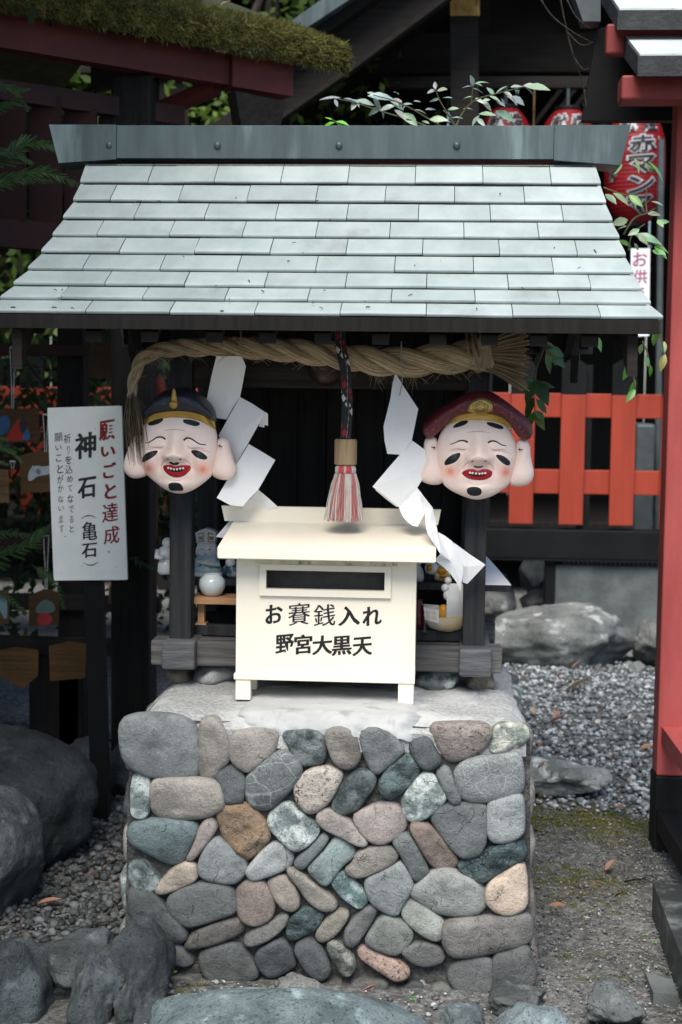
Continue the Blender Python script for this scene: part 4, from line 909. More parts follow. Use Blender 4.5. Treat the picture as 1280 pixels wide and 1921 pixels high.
ring = MB(); cl = []
rgc = PY(648.5, 889, CY)
prof = [(17*k, 0), (19.5*k, 2*k), (20.3*k, 7*k), (19.5*k, 13*k), (17*k, 16*k)]
n = 40
cols = []
for r, z in prof:
    for j in range(n): a = 2*pi*j/n; red = -2.2 < ((a+pi) % (2*pi)-pi) < -.75; v_ = random.Random(j*3).uniform(.8, 1.05); cols.append((.50*v_, .06, .07) if red and j % 5 else (.55*v_, .53*v_, .48*v_))
vs = []; 
for r, z in prof:
    for j in range(n): a = 2*pi*j/n; vs.append(rgc+Vector((r*cos(a), r*sin(a), z)))
ring.add(vs, [(i*n+j, i*n+(j+1) % n, (i+1)*n+(j+1) % n, (i+1)*n+j) for i in range(4) for j in range(n)], cols); ring.build('binding_ring', M['thread'], bellr, smooth=True)
ts = MB(); rg = random.Random(21); bz = PY(648, 976, CY).z
for i in range(620):
    a = rg.uniform(0, 2*pi); r = 20*k*rg.uniform(.72, 1.0); top = rgc+Vector((r*cos(a), r*sin(a), rg.uniform(0, .002)))
    flare = rg.uniform(.8, 1.7) if rg.random() < .85 else rg.uniform(1.5, 2.0); e = Vector((rgc.x+cos(a)*20*k*flare-.002, rgc.y+sin(a)*20*k*flare*.9, bz+rg.uniform(-.003, .010)))
    m1 = Vector((top.x*.82+e.x*.18+cos(a)*.006, top.y*.82+e.y*.18+sin(a)*.006, top.z-.028)); m2 = m1.lerp(e, .5)+Vector((rg.uniform(-.003, .003), 0, 0))
    b = ((a+.5*sin(a*3)+pi) % (2*pi))-pi
    red = (-1.75 < b < -1.05) or (-2.75 < b < -2.5) or b > 1.6 and rg.random() < .3
    v_ = rg.uniform(.8, 1.1); c = (.46*v_, .16*v_, .15*v_) if red and rg.random() < .85 else ((.66*v_, .30*v_, .30*v_) if rg.random() < .12 else (.56*v_, .54*v_, .49*v_))
    ts.tube([top, m1, m2, e], [.0012, .0012, .0011, .0009], 4, c, cap=False)
tag(ts.build('tassel', M['thread'], bellr), kind='stuff')

# ------------------------------------------------------------------ the two masks
MK = 3.93/FPX/5.3333*1.03
def gss(x, z, cx, cz, sx, sz): return math.exp(-((x-cx)/sx)**2/2-((z-cz)/sz)**2/2)
def mask(spec):
    O = PY(*spec['org'], .335); t = thing(spec['name'], spec['label'], 'mask', O)
    def W(u, v, h): return Vector((O.x+(u-640)*MK, O.y-h, O.z-(v-620)*MK))
    def poly(p, n, k=2): return resample(chaikin([Vector((a, b, 0)) for a, b in p], k), n)
    out = poly(spec['face'], 120); cx, cz = 630, 690
    tab = sorted((atan2(q.y-cz, q.x-cx), (Vector((q.x-cx, q.y-cz))).length) for q in out); A = np.array([a for a, _ in tab]); Rr = np.array([r for _, r in tab])
    A3 = np.concatenate([A-2*pi, A, A+2*pi]); R3 = np.tile(Rr, 3); D = .056
    def Hf(u, v):
        du, dv = u-cx, v-cz; rr = sqrt(du*du+dv*dv)/float(np.interp(atan2(dv, du), A3, R3)); rr = min(rr, 1)
        fd = 1-rr**4; s = spec['feat']; h = .020+(D-.020)*(1-rr**2.4)**.5
        f = sum(a*gss(u, v, x, y, sx, sy) for x, y, sx, sy, a in s)
        return h+f*fd
    mb = MB(); vs = []; colr = []; NR, NA = 34, 140
    def colour(u, v):
        b = max(gss(u, v, x, y, 38, 38) for x, y in spec['blush']); b2 = max(gss(u, v, x, y, 16, 18) for x, y in spec['blush']); w2 = max(gss(u, v, x, y, 130, 70) for x, y in spec['blush'])*.16+.18*gss(u, v, 620, 760, 90, 50)
        c = Vector((1, 1, 1)); c = c.lerp(Vector((1.0, .74, .70)), min(w2, 1)); c = c.lerp(Vector((1.03, .40, .30)), min(b*.75, 1)); c = c.lerp(Vector((.85, .22, .13)), b2*.55); return tuple(c)
    vs.append(W(cx, cz, Hf(cx, cz))); colr.append(colour(cx, cz))
    for i in range(1, NR+1):
        r = sin(pi/2*i/NR)**.9
        for j in range(NA):
            a = 2*pi*j/NA; R_ = float(np.interp(((a+pi) % (2*pi))-pi, A3, R3))*r; u, v = cx+R_*cos(a), cz+R_*sin(a); vs.append(W(u, v, Hf(u, v))); colr.append(colour(u, v))
    for j in range(NA):
        a = 2*pi*j/NA; R_ = float(np.interp(((a+pi) % (2*pi))-pi, A3, R3))*.97; vs.append(W(cx+R_*cos(a), cz+R_*sin(a), -.012)); colr.append((1, 1, 1))
    fs = [(0, 1+j, 1+(j+1) % NA) for j in range(NA)]+[(1+i*NA+j, 1+(i+1)*NA+j, 1+(i+1)*NA+(j+1) % NA, 1+i*NA+(j+1) % NA) for i in range(NR) for j in range(NA)]
    mb.add(vs, fs, colr); mb.build('face', M['skin'], t, smooth=True, clean=True)
    for sd, e in enumerate(spec['ears']):
        q = poly(e, 44); c = sum(q, Vector())/44; sgn = -1 if sd == 0 else 1
        def eh(v):
            d = 0
            tx, ty = spec['earhole'][sd]; uu = (v.x-O.x)/MK+640; vv = -(v.z-O.z)/MK+620
            d -= .007*gss(uu, vv, tx-sgn*14, ty+20, 26, 40); d += .004*gss(uu, vv, tx+sgn*18, ty-40, 30, 30); d += .006*gss(uu, vv, c.x+sgn*10, c.y+140, 70, 80); return d
        mb = MB(); ec = Vector((max(p.x for p in q) if sd == 0 else min(p.x for p in q), c.y, 0)); q = [ec+Vector(((p.x-ec.x)*1.12, (p.y-ec.y)*1.03, 0)) for p in q]; pillow(mb, [W(p.x, p.y, .008) for p in q], (0, -1, 0), .027, 14, 2.4, .016, eh, (1, 1, 1)); mb.build('ear', M['skin'], t, smooth=True, clean=True)
    hd = spec['hatd']
    def openres(P, n):
        L = [0]
        for a, b in zip(P[:-1], P[1:]): L.append(L[-1]+(b-a).length)
        o = []
        for i in range(n):
            d = L[-1]*i/(n-1); j = max(k for k in range(len(P)-1) if L[k] <= d+1e-9); o.append(P[j].lerp(P[j+1], min((d-L[j])/(L[j+1]-L[j]), 1)))
        return o
    HU, HL = [openres(spline([Vector((a, b, 0)) for a, b in s_], 6), 60) for s_ in spec['hat']]; mb = MB(); vs = []; NT = 18
    for k_ in range(NT+1):
        t_ = k_/NT; t_ = .5-.5*cos(pi*t_)
        for i_ in range(60):
            q = HU[i_].lerp(HL[i_], t_); e_ = max(sin(pi*min(max(i_/59, 0), 1)), 0)**.35; b_ = max(4*t_*(1-t_), 0)**.5; f_ = spec['hatf']; hh = .010+e_*(f_*(t_ > 0)*min(t_*3, 1)+hd*b_)
            p = W(q.x, q.y, hh); vs.append(p+Vector((0, -.0016*noise.noise(p*55), 0)))
    for i_ in range(60): vs.append(W(HL[i_].x, HL[i_].y-8, .004))
    for i_ in range(60): q = HU[i_]; vs.append(W(q.x*.97+620*.03, q.y*.97+300*.03, -.02))
    fs = [(k_*60+i_, k_*60+i_+1, (k_+1)*60+i_+1, (k_+1)*60+i_) for k_ in range(NT+1) for i_ in range(59)]+[((NT+2)*60+i_, (NT+2)*60+i_+1, i_+1, i_) for i_ in range(59)]
    mb.add(vs, fs); mb.build('cap', M[spec['hatm']], t, smooth=True, clean=True)
    # band on the forehead
    up, lo = [[Vector((a, b, 0)) for a, b in s] for s in spec['band']]
    U, Lw = openres(spline(up, 6), 50), openres(spline(lo, 6), 50); mb = MB()
    def bp(i, t_): q = U[i].lerp(Lw[i], t_); q = Vector((q.x, q.y-5, 0)); e = min(i, 49-i)/49; return W(q.x, q.y, max(Hf(q.x, q.y), .012)+.0035+(spec['bf']*(1-t_)**1.5)*min(1, e*5))
    vs = [bp(i, k/5) for k in range(6) for i in range(50)]+[W(Lw[i].x, Lw[i].y-5, Hf(Lw[i].x, Lw[i].y-5)-.003) for i in range(50)]
    mb.add(vs, [(k*50+i, k*50+i+1, (k+1)*50+i+1, (k+1)*50+i) for k in range(6) for i in range(49)]); mb.build('band', M['paleyellow' if spec['hatm'] == 'maroon' else 'gold'], t, smooth=True, clean=True)
    def decal(name, p, mat, off=.0012, ring=5, n=36, dome=.0):
        q = poly(p, n); c = sum(q, Vector())/n; mb = MB(); vs = [W(c.x, c.y, Hf(c.x, c.y)+off+dome)]
        for k_ in range(1, ring+1):
            for a in q: b = c.lerp(a, k_/ring); vs.append(W(b.x, b.y, Hf(b.x, b.y)+off*(1 if k_ < ring else .2)+dome*(1-(k_/ring)**2)))
        mb.add(vs, [(0, 1+j, 1+(j+1) % n) for j in range(n)]+[(1+i*n+j, 1+(i+1)*n+j, 1+(i+1)*n+(j+1) % n, 1+i*n+(j+1) % n) for i in range(ring-1) for j in range(n)])
        return mb.build(name, M[mat], t, smooth=True, clean=True)
    for p in spec['brows']: decal('eyebrow', p, 'maskblack')
    for p in spec['marks']: decal('cheek_mark', p, 'maskblack')
    decal('moustache', spec['mous'], 'maskblack'); decal('goatee', spec['goat'], 'maskblack', .0016)
    decal('lips', spec['mouth'], 'lip', .0015, 8, 60, .003); decal('mouth', spec['inner'], 'mouthdark', .0052, 5)
    for x, y in spec['teeth']: MB().ball(W(x, y, Hf(x, y)+.0058), .0032, n=10, sc=(1, .7, 1)).build('tooth', M['ceramic'], t, smooth=True)
    for x, y in spec['nost']: MB().ball(W(x, y, Hf(x, y)-.0005), .0030, n=10, sc=(1.2, .6, .7)).build('nostril', M['maskblack'], t, smooth=True)
    for p in spec['eyes']:
        q = spline([Vector((a, b, 0)) for a, b in p], 5); m_ = len(q)
        MB().tube([W(a.x, a.y, Hf(a.x, a.y)+.0002) for a in q], [.0019*(.55+.9*(i/m_ if p[0][0] < 600 else 1-i/m_)) for i in range(m_)], 6).build('eye', M['maskblack'], t, smooth=True)
    for p in spec['wr']:
        q = spline([Vector((a, b, 0)) for a, b in p], 5); m_ = len(q); MB().tube([W(a.x, a.y, Hf(a.x, a.y)-.0004) for a in q], [.0011*sin(pi*(i+.6)/(m_+.2))+.0002 for i in range(m_)], 5).build('wrinkle', M['wrinkle'], t, smooth=True)
    for p in spec['cord']:
        MB().ball(W(*p[0], .034), .0026, n=8).build('cord_hole', M['maskblack'], t); MB().tube([W(a, b, .034-.004*i) for i, (a, b) in enumerate(p)], .0011, 5).build('cord', M['bronze'], t)
    if spec['hatm'] == 'navy':
        MB().lathe([(.0005, -.0), (.0085, .002), (.0088, .012), (.0065, .024), (.0045, .036), (.001, .042)], W(622, 205, .083), 14, sc=(1, .6)).build('ornament', M['gold'], t, smooth=True)
        MB().ball(W(617, 215, .084), .0125, n=16, sc=(1, .6, .9)).build('ornament', M['gold'], t, smooth=True)
    else:
        q = poly(spec['emblem'], 40, 1); mb = MB(); pillow(mb, [W(a.x, a.y, .070) for a in q], (0, -1, 0), .016, 8, 4, .02); eo = mb.build('emblem', M['brass'], t, smooth=True, clean=True)
        for s_ in (.72, .45):
            c = sum(q, Vector())/40; mb = MB(); pts = [W(c.x+(c_*s_)*math.sin(a)*110, c.y+10-(s_)*math.cos(a)*78, .0868+.001*(1-s_)) for c_, a in [(1, 2*pi*j/5) for j in range(6)]]; mb.tube(pts, .0016, 5); mb.build('emblem_line', M['brass'], eo)
    return t
FE = [(622,695,60,62,.030),(545,716,30,26,.013),(700,716,30,26,.013),(622,590,42,100,.009),(355,740,100,80,.016),(890,740,100,80,.016),(622,1010,95,70,.012),(430,470,100,40,.006),(820,470,100,40,.006),(425,590,75,32,.004),(815,590,75,32,.004),(462,770,24,75,-.011),(784,770,24,75,-.011),(622,945,110,22,-.005),(415,650,120,12,-.004),(825,650,120,12,-.004),(530,600,22,60,-.004),(715,600,22,60,-.004)]
mask(dict(name='smiling_mask', label='smiling pale mask wearing a pointed dark blue cap with a gold band', org=(340, 836.25), feat=FE, hatm='navy', hatd=.046, bf=.016, wr=[[(545,735),(505,770),(470,830)],[(705,735),(750,770),(795,830)],[(330,640),(400,628),(480,632),(535,600)],[(715,600),(770,632),(850,628),(920,645)],[(300,655),(380,650),(450,650)],[(800,645),(870,650),(960,675)],[(540,940),(620,952),(700,940)],[(500,470),(620,458),(730,470)]],
 face=[(640,240),(800,265),(930,340),(985,440),(1005,520),(1010,640),(1000,760),(968,860),(960,905),(880,975),(790,1040),(700,1080),(640,1086),(560,1078),(470,1032),(380,962),(312,905),(270,850),(240,750),(245,640),(265,520),(275,420),(330,320),(470,260)],
 ears=[[(200,530),(250,520),(290,560),(290,700),(310,850),(325,905),(250,938),(190,942),(130,908),(98,840),(118,740),(150,640),(170,580)],[(1000,545),(1060,535),(1108,580),(1112,640),(1140,740),(1168,830),(1142,910),(1070,948),(985,925),(945,890),(970,760),(985,640)]],
 earhole=[(225,600),(1035,608)], cord=[[(228,602),(205,580),(190,555)],[(1035,610),(1060,622),(1090,615),(1110,588)]],
 hat=[[(274,384),(270,300),(345,198),(450,105),(540,65),(640,50),(740,60),(850,125),(938,210),(982,295),(990,380)],[(274,386),(350,345),(480,308),(640,294),(800,310),(935,350),(990,384)]], hatf=.020,
 band=[[(280,372),(350,335),(480,300),(640,284),(800,300),(920,345),(985,385)],[(283,430),(345,402),(450,362),(600,345),(760,355),(890,395),(994,462)]],
 brows=[[(335,415),(350,385),(420,355),(495,347),(490,380),(440,410),(365,428)],[(684,358),(760,358),(848,385),(852,412),(810,426),(740,408),(690,392)]],
 eyes=[[(320,590),(352,588),(400,560),(440,536),(485,531),(520,552)],[(700,560),(730,537),(775,545),(830,580),(870,597),(912,600)]],
 marks=[[(282,790),(286,730),(340,683),(455,652),(440,695),(400,732),(330,768)],[(758,652),(850,652),(930,710),(928,742),(880,744),(800,708)]],
 blush=[(350,840),(885,840)], mous=[(557,768),(590,766),(618,780),(648,766),(672,775),(650,797),(615,802),(580,792)],
 mouth=[(494,808),(540,798),(590,796),(628,812),(665,798),(722,796),(772,803),(766,850),(710,905),(630,926),(560,906),(508,860)], inner=[(540,826),(725,820),(695,862),(630,872),(565,864)],
 teeth=[(556,829),(582,836),(611,841),(641,841),(671,834),(700,830)], nost=[(562,738),(682,738)], goat=[(548,985),(590,968),(660,970),(690,1010),(692,1055),(620,1052),(552,1058),(543,1010)]))
FE2 = [(x+4, y+18+(12 if y > 740 else 0), sx, sy, a) for x, y, sx, sy, a in FE]
mask(dict(name='smiling_mask', label='smiling pale mask wearing a puffed maroon cap with a gold emblem', org=(900, 836.25), feat=FE2, hatm='maroon', hatd=.040, bf=.024, wr=[[(540,760),(505,790),(455,850)],[(700,760),(745,790),(785,850)],[(350,655),(420,645),(490,650),(540,620)],[(715,620),(770,650),(840,645),(900,655)],[(320,675),(390,668),(460,668)],[(800,665),(870,668),(940,690)],[(520,965),(620,985),(720,962)],[(500,490),(620,478),(740,490)]],
 face=[(620,310),(760,330),(900,420),(960,520),(985,600),(990,740),(965,870),(945,950),(925,993),(850,1052),(750,1112),(640,1140),(560,1132),(450,1092),(350,1042),(285,985),(262,900),(238,800),(233,680),(235,560),(290,430),(420,345)],
 ears=[[(130,560),(185,540),(245,560),(260,700),(270,800),(300,900),(300,985),(200,1003),(115,970),(78,930),(105,840),(135,760),(118,660)],[(975,560),(1060,555),(1102,600),(1107,720),(1137,830),(1142,910),(1100,980),(1020,1005),(920,990),(940,880),(970,740)]],
 earhole=[(205,638),(1015,645)], cord=[[(205,640),(165,634),(120,628)],[(1015,645),(1060,650),(1090,635),(1100,605)]],
 hat=[[(96,512),(86,445),(145,350),(250,265),(380,185),(500,118),(620,92),(740,100),(850,165),(965,248),(1075,335),(1138,420),(1146,490),(1118,542)],[(98,516),(140,556),(220,518),(290,438),(350,386),(450,328),(620,306),(800,330),(900,388),(950,450),(1000,518),(1058,560),(1112,546)]], hatf=.026,
 band=[[(298,412),(370,350),(450,318),(560,300),(700,305),(800,320),(880,362),(945,425)],[(300,438),(350,418),(420,394),(520,376),(640,375),(760,386),(860,416),(943,446)]],
 emblem=[(512,305),(508,230),(560,178),(640,152),(712,172),(758,230),(742,305)],
 brows=[[(370,448),(400,410),(460,380),(527,372),(515,405),(460,432),(400,448)],[(690,388),(750,388),(842,418),(868,445),(840,458),(770,442),(708,417)]],
 eyes=[[(352,606),(400,590),(440,570),(480,566),(520,580)],[(713,583),(750,565),(790,572),(840,600),(887,612)]],
 marks=[[(300,810),(306,760),(370,700),(457,676),(450,722),(410,772),(350,798)],[(777,692),(850,697),(922,748),(935,788),(900,803),(828,758)]],
 blush=[(360,865),(890,865)], mous=[(572,798),(620,813),(680,798),(662,820),(620,826),(590,821)],
 mouth=[(468,870),(520,838),(580,831),(618,850),(660,833),(720,833),(767,860),(752,910),(690,940),(610,944),(530,931),(478,895)], inner=[(500,878),(735,872),(700,903),(630,912),(550,905)],
 teeth=[(548,872),(572,875),(605,878),(638,880),(665,877),(692,874)], nost=[(567,757),(687,755)], goat=[(517,1030),(560,1006),(630,1006),(668,1040),(658,1088),(590,1102),(528,1082)]))

# ------------------------------------------------------------------ ceramics on the shelf and floor of the shrine
def K(Y): return (Y-CAM.y)/FPX
def fig(name, label, px, py, Y, zz=None):
    p = PY(px, py, Y); return thing(name, label, 'figurine', (p.x, Y, zz if zz is not None else p.z)), K(Y)
SHY = .64
# seated figure with a tall cap, beside the left post
f1, k = fig('ceramic_figurine', 'white glazed seated figurine in a tall cap, beside the white pot', 388, 1086, SHY, sz)
o = Vector(f1.location)
def L(prof, dx=0, dz=0, dy=0, sc=(1, .8)): mb = MB(); mb.lathe([(max(r, .05)*k, z*k) for r, z in prof], o+Vector((dx*k, dy*k, dz*k)), 22, sc=sc); return mb
L([(26,0),(29,4),(28,16),(22,32),(17,40),(.1,44)]).build('robe', M['blueglaze'], f1, smooth=True)
L([(30,0),(31,3),(29,8),(.1,8.5)]).build('hem', M['ceramic'], f1, smooth=True)
L([(.1,0),(12,2),(18.5,9),(19.5,17),(18,27),(14,31),(.1,33)], dz=34).build('head', M['ceramic'], f1, smooth=True)
for s in (-1, 1): MB().ball(o+Vector((s*18.5*k, 0, 47*k)), 5*k, sc=(.6, .8, 1.7)).build('ear', M['ceramic'], f1, smooth=True)
MB().ball(o+Vector((0, -15*k, 48*k)), 3.4*k, sc=(1, 1, .9)).build('nose', M['ceramic'], f1, smooth=True)
for s in (-1, 1): MB().tube([o+Vector((s*a*k, -15.2*k+abs(a-7)*.2*k, (53-abs(a-7)*.4)*k)) for a in (4, 7, 10)], .7*k, 5).build('eye', M['navyglaze'], f1)
MB().tube([o+Vector((a*k, -14.5*k+abs(a)*.3*k, (42+abs(a)*.25)*k)) for a in (-6, -3, 0, 3, 6)], .7*k, 5).build('mouth', M['navyglaze'], f1)
cp = MB(); cp.prism([o+Vector((x*k, -14*k, z*k)) for x, z in ((-17,64),(17,64),(19.5,84),(12,89),(0,92),(-12,88),(-20,83))], (0, 26*k, 0)); cp.build('cap', M['ceramic'], f1, clean=True)
for s in (-1, 1): MB().tube([o+Vector((s*x*k, -14.6*k, z*k)) for x, z in ((16,67),(5,67),(5,84),(15,81))], 1.3*k, 4).build('cap_border', M['ocherglaze'], f1)
MB().box(o.x-14*k, o.x-7*k, o.y-14.8*k, o.y-14*k, o.z+70*k, o.z+77*k).build('cap_patch', M['navyglaze'], f1); MB().box(o.x+7*k, o.x+15*k, o.y-14.8*k, o.y-14*k, o.z+70*k, o.z+77*k).build('cap_patch', M['navyglaze'], f1)
for s in (-1, 1): MB().tube([o+Vector((s*19*k, -4*k, 30*k)), o+Vector((s*23*k, -14*k, 22*k)), o+Vector((s*10*k, -21*k, 25*k))], [6*k, 6*k, 4.5*k], 10).build('sleeve', M['blueglaze'], f1, smooth=True)
MB().tube([o+Vector((-16*k, -23*k, 31*k)), o+Vector((14*k, -23*k, 24*k))], 4.6*k, 10).build('scroll', M['ceramic'], f1, smooth=True)
# white pot on the little pale shelf
sh = thing('shelf_stand', 'little pale wooden shelf on a turned foot, left of the offering box', 'shelf', (PY(400, 1168, .52).x, .52, PY(400, 1168, .52).z))
z0, z1 = PY(400, 1134, .47).z, PY(400, 1119, .47).z
MB().box(PY(358, 1125, .47).x, PY(450, 1125, .47).x, .47, .57, z0, z1-.004, b=.0015).build('board', M['lightwood'], sh)
zl = PY(400, 1170, .53).z
MB().box(PY(373, 1150, .52).x, PY(385, 1150, .52).x, .505, .535, zl+.006, z0-.0005).build('leg', M['lightwood'], sh); MB().box(PY(369, 1150, .52).x, PY(389, 1150, .52).x, .498, .542, zl-.0005, zl+.0055).build('foot', M['lightwood'], sh)
k = K(.515); pt = MB(); pc = Vector((PY(398, 1120, .515).x, .515, z1-.004))
pt.lathe([(.001,0),(13*k,0),(19*k,5*k),(24.5*k,15*k),(25.5*k,22*k),(24*k,31*k),(18*k,38*k),(15*k,40*k),(15*k,42*k),(13.5*k,42*k),(13.5*k,39*k),(20*k,30*k),(20*k,12*k),(.001,6*k)], pc, 32)
tag(pt.build('pot', M['pot'], origin=pc, smooth=True), 'small round white pot on the pale wooden shelf', 'pot')
# blue and white animal half hidden by the box
f3, k = fig('ceramic_figurine', 'blue and white glazed figurine half hidden by the offering box lid', 437, 1086, .60, sz); o = Vector(f3.location)
MB().ball(o+Vector((0, 0, 15*k)), 17*k, sc=(1.2, .8, .9), n=16).build('body', M['navyglaze'], f3, smooth=True); MB().ball(o+Vector((-4*k, -4*k, 30*k)), 10*k, n=14).build('head', M['ceramic'], f3, smooth=True)
MB().tube([o+Vector((8*k, 0, 20*k)), o+Vector((18*k, 0, 34*k)), o+Vector((14*k, 0, 42*k))], [6*k, 4*k, 1*k], 8).build('tail', M['navyglaze'], f3, smooth=True)
# white figurine left of the left post
f4, k = fig('ceramic_figurine', 'plain white figurine peeping out left of the shrine post', 312, 1086, .66, sz); o = Vector(f4.location)
L([(14,0),(17,6),(16,18),(13,28),(.1,32)]).build('lap', M['ceramic'], f4, smooth=True)
MB().ball(o+Vector((0, 0, 40*k)), 17*k, n=16, sc=(1, .8, .9)).build('chest', M['ceramic'], f4, smooth=True); MB().ball(o+Vector((3*k, -2*k, 60*k)), 11*k, n=16).build('head', M['ceramic'], f4, smooth=True)
MB().tube([o+Vector((-14*k, -6*k, 46*k)), o+Vector((-15*k, -14*k, 34*k)), o+Vector((-2*k, -17*k, 32*k))], [6*k, 6*k, 4*k], 9).build('arm', M['ceramic'], f4, smooth=True)
# figure on rice bales, right of the box
f5, k = fig('ceramic_figurine', 'white and ochre figurine perched on bales under the paper streamer', 822, 1094, .62, sz); o = Vector(f5.location)
MB().tube([o+Vector((x*k, 0, 12*k)) for x in (-7, -4, 3, 12, 20, 23)], [8*k, 11*k, 12*k, 12*k, 11*k, 8*k], 14).build('bale', M['creamglaze'], f5, smooth=True)
MB().tube([o+Vector((2*k, -13*k, 13*k)), o+Vector((20*k, -13*k, 13*k))], 3.5*k, 8).build('bale_band', M['ocherglaze'], f5, smooth=True)
MB().ball(o+Vector((-12*k, -4*k, 26*k)), 14*k, n=18, sc=(1, .9, .95)).build('sack', M['ceramic'], f5, smooth=True); MB().ball(o+Vector((-15*k, -13*k, 27*k)), 7*k, n=14, sc=(1, .6, 1)).build('sack_patch', M['ocherglaze'], f5, smooth=True)
MB().ball(o+Vector((8*k, -2*k, 34*k)), 10*k, n=16).build('head', M['ceramic'], f5, smooth=True); MB().ball(o+Vector((8*k, -2*k, 42*k)), 9*k, n=16, sc=(1.2, 1, .45)).build('cap', M['maskblack'], f5, smooth=True)
MB().ball(o+Vector((6*k, -9*k, 22*k)), 9*k, n=16, sc=(1.3, .7, .8)).build('belly', M['ocherglaze'], f5, smooth=True)
f6, k = fig('ceramic_figurine', 'white figurine wedged behind the right side of the offering box', 783, 1094, .62, sz); o = Vector(f6.location)
L([(11,0),(13,6),(11,20),(7,28),(.1,31)]).build('robe', M['ceramic'], f6, smooth=True); MB().ball(o+Vector((0, 0, 36*k)), 8*k, n=14).build('head', M['ceramic'], f6, smooth=True)
# ceramic treasure boat on the floor
fz_ = PY(830, 1186, .50).z
f7 = thing('ceramic_boat', 'cream ceramic sailing boat with an ochre cargo, beside the right post', 'figurine', (PY(835, 1186, .50).x, .50, fz_)); k = K(.50); o = Vector(f7.location)
hl = MB(); pr = [(-41,34,10),(-38,20,14),(-28,8,17),(-10,2,18),(10,0,18),(28,6,17),(36,20,15),(40,36,9)]
vs = []
for x, zt_, wd in pr:
    for a in range(9): b = pi*a/8; vs.append(o+Vector((x*k, -cos(b)*wd*k, (zt_*0+ (28+abs(x)*.16)*(1-sin(b)) + (zt_*.9)*sin(b))*k)))
hl.add(vs, [(i*9+a, i*9+a+1, (i+1)*9+a+1, (i+1)*9+a) for i in range(7) for a in range(8)]+[tuple(i*9 for i in range(8))+tuple(i*9+8 for i in range(7, -1, -1)), tuple(range(9)), tuple(63+a for a in range(8, -1, -1))]); hl.build('hull', M['creamglaze'], f7, smooth=True, clean=True); smooth_by_angle(f7.children[-1], 50)
cab = MB(); cab.hexa([o+Vector(p)*k for p in ((-38,-19,26),(-12,-21,20),(-12,10,24),(-38,8,26),(-41,-19,50),(-12,-21,44),(-12,10,50),(-41,8,52))]); cab.build('stern_cabin', M['ceramic'], f7, clean=True)
for i in range(2):
    for j in range(2):
        u0, v0 = -35+i*11, 28+j*9; mb = MB(); mb.hexa([o+Vector(p)*k for p in ((u0,-21,v0),(u0+7,-21.6,v0-1),(u0+7,-19,v0-1),(u0,-19,v0),(u0-1,-21,v0+6),(u0+7,-21.6,v0+5),(u0+7,-19,v0+5),(u0-1,-19,v0+6))]); mb.build('lattice', M['creamglaze'], f7, clean=True)
MB().ball(o+Vector((-4*k, -8*k, 40*k)), 12*k, n=16, sc=(.95, .8, 1.2)).build('cargo', M['ocherglaze'], f7, smooth=True)
sl_ = MB(); sl_.grid(lambda u, v: o+Vector(((2+34*u)*k, (-12-9*sin(pi*v)+4*u)*k, (22+72*v)*k)), 8, 12); n_ = len(sl_.v); sl_.grid(lambda u, v: o+Vector(((2+34*u)*k, (-8-9*sin(pi*v)+4*u)*k, (22+72*v)*k)), 8, 12); sl_.build('sail', M['ceramic'], f7, smooth=True)
MB().ball(o+Vector((-1*k, -12*k, 86*k)), 8*k, n=14).build('crest', M['ceramic'], f7, smooth=True); MB().ball(o+Vector((4*k, -11*k, 100*k)), 7*k, n=14).build('crest', M['ceramic'], f7, smooth=True); MB().ball(o+Vector((1*k, -12*k, 73*k)), 6*k, n=14, sc=(1, 1, 1.6)).build('crest', M['ceramic'], f7, smooth=True)
f8 = thing('plum_vase', 'dark plum vase half hidden behind the right edge of the offering box', 'vase', (PY(784, 1182, .52).x, .52, fz_)); k = K(.52)
MB().lathe([(.001,0),(10*k,0),(15*k,14*k),(16*k,30*k),(12*k,46*k),(7*k,54*k),(8*k,60*k),(.001,60*k)], f8.location, 24).build('body', M['plum'], f8, smooth=True)
f9 = thing('small_stand', 'short dark metal stand between the plum vase and the ceramic boat', 'stand', (PY(797, 1182, .49).x, .49, fz_)); k = K(.49)
MB().box(f9.location.x-4*k, f9.location.x+4*k, .488, .50, fz_, fz_+3*k).build('foot', M['greymetal'], f9); MB().box(f9.location.x-2*k, f9.location.x+2*k, .49, .496, fz_+3.05*k, fz_+26*k).build('stem', M['greymetal'], f9)
# ------------------------------------------------------------------ red picket fence at the back
FY = 5.2
fence = thing('picket_fence', 'vermilion picket fence with black pointed tips on a black ground beam', 'fence', (0, FY, .5))
fzb, fzt, fzk = PY(1060, 983, FY).z, PY(1060, 740, FY).z, PY(1060, 684, FY).z
sp = PY(1144, 850, FY).x-PY(1050, 850, FY).x; wd = PY(1095, 850, FY).x-PY(1050, 850, FY).x; x0 = PY(1050, 850, FY).x
pk = None
for i in range(-14, 4):
    a = x0+i*sp
    if pk is None:
        mb = MB(); mb.box(a, a+wd, FY-.055, FY-.025, fzb, fzt, b=.004); pk = mb.build('picket', M['verm'], fence)
        mb = MB(); mb.prism([(a-.001, FY-.056, fzt+.0005), (a+wd+.001, FY-.056, fzt+.0005), (a+wd+.001, FY-.056, fzk), (a+wd/2, FY-.056, fzk+.045), (a-.001, FY-.056, fzk)], (0, .032, 0)); mb.build('picket_tip', M['blackpaint'], pk, clean=True); ax = a
    else: c = copy_tree(pk, fence); c.location.x += a-ax
for zt_, zb_ in ((738, 783), (881, 926)):
    MB().box(-4.6, 2.6, FY-.0245, FY+.03, PY(1060, zb_, FY).z, PY(1060, zt_, FY).z, b=.004).build('rail', M['verm'], fence)
bz0_, bz1_ = PY(1060, 1046, FY).z, PY(1060, 992, FY).z
MB().box(-4.6, 2.6, FY-.09, FY+.08, bz0_, bz1_, b=.006).build('ground_beam', M['blackpaint'], fence)
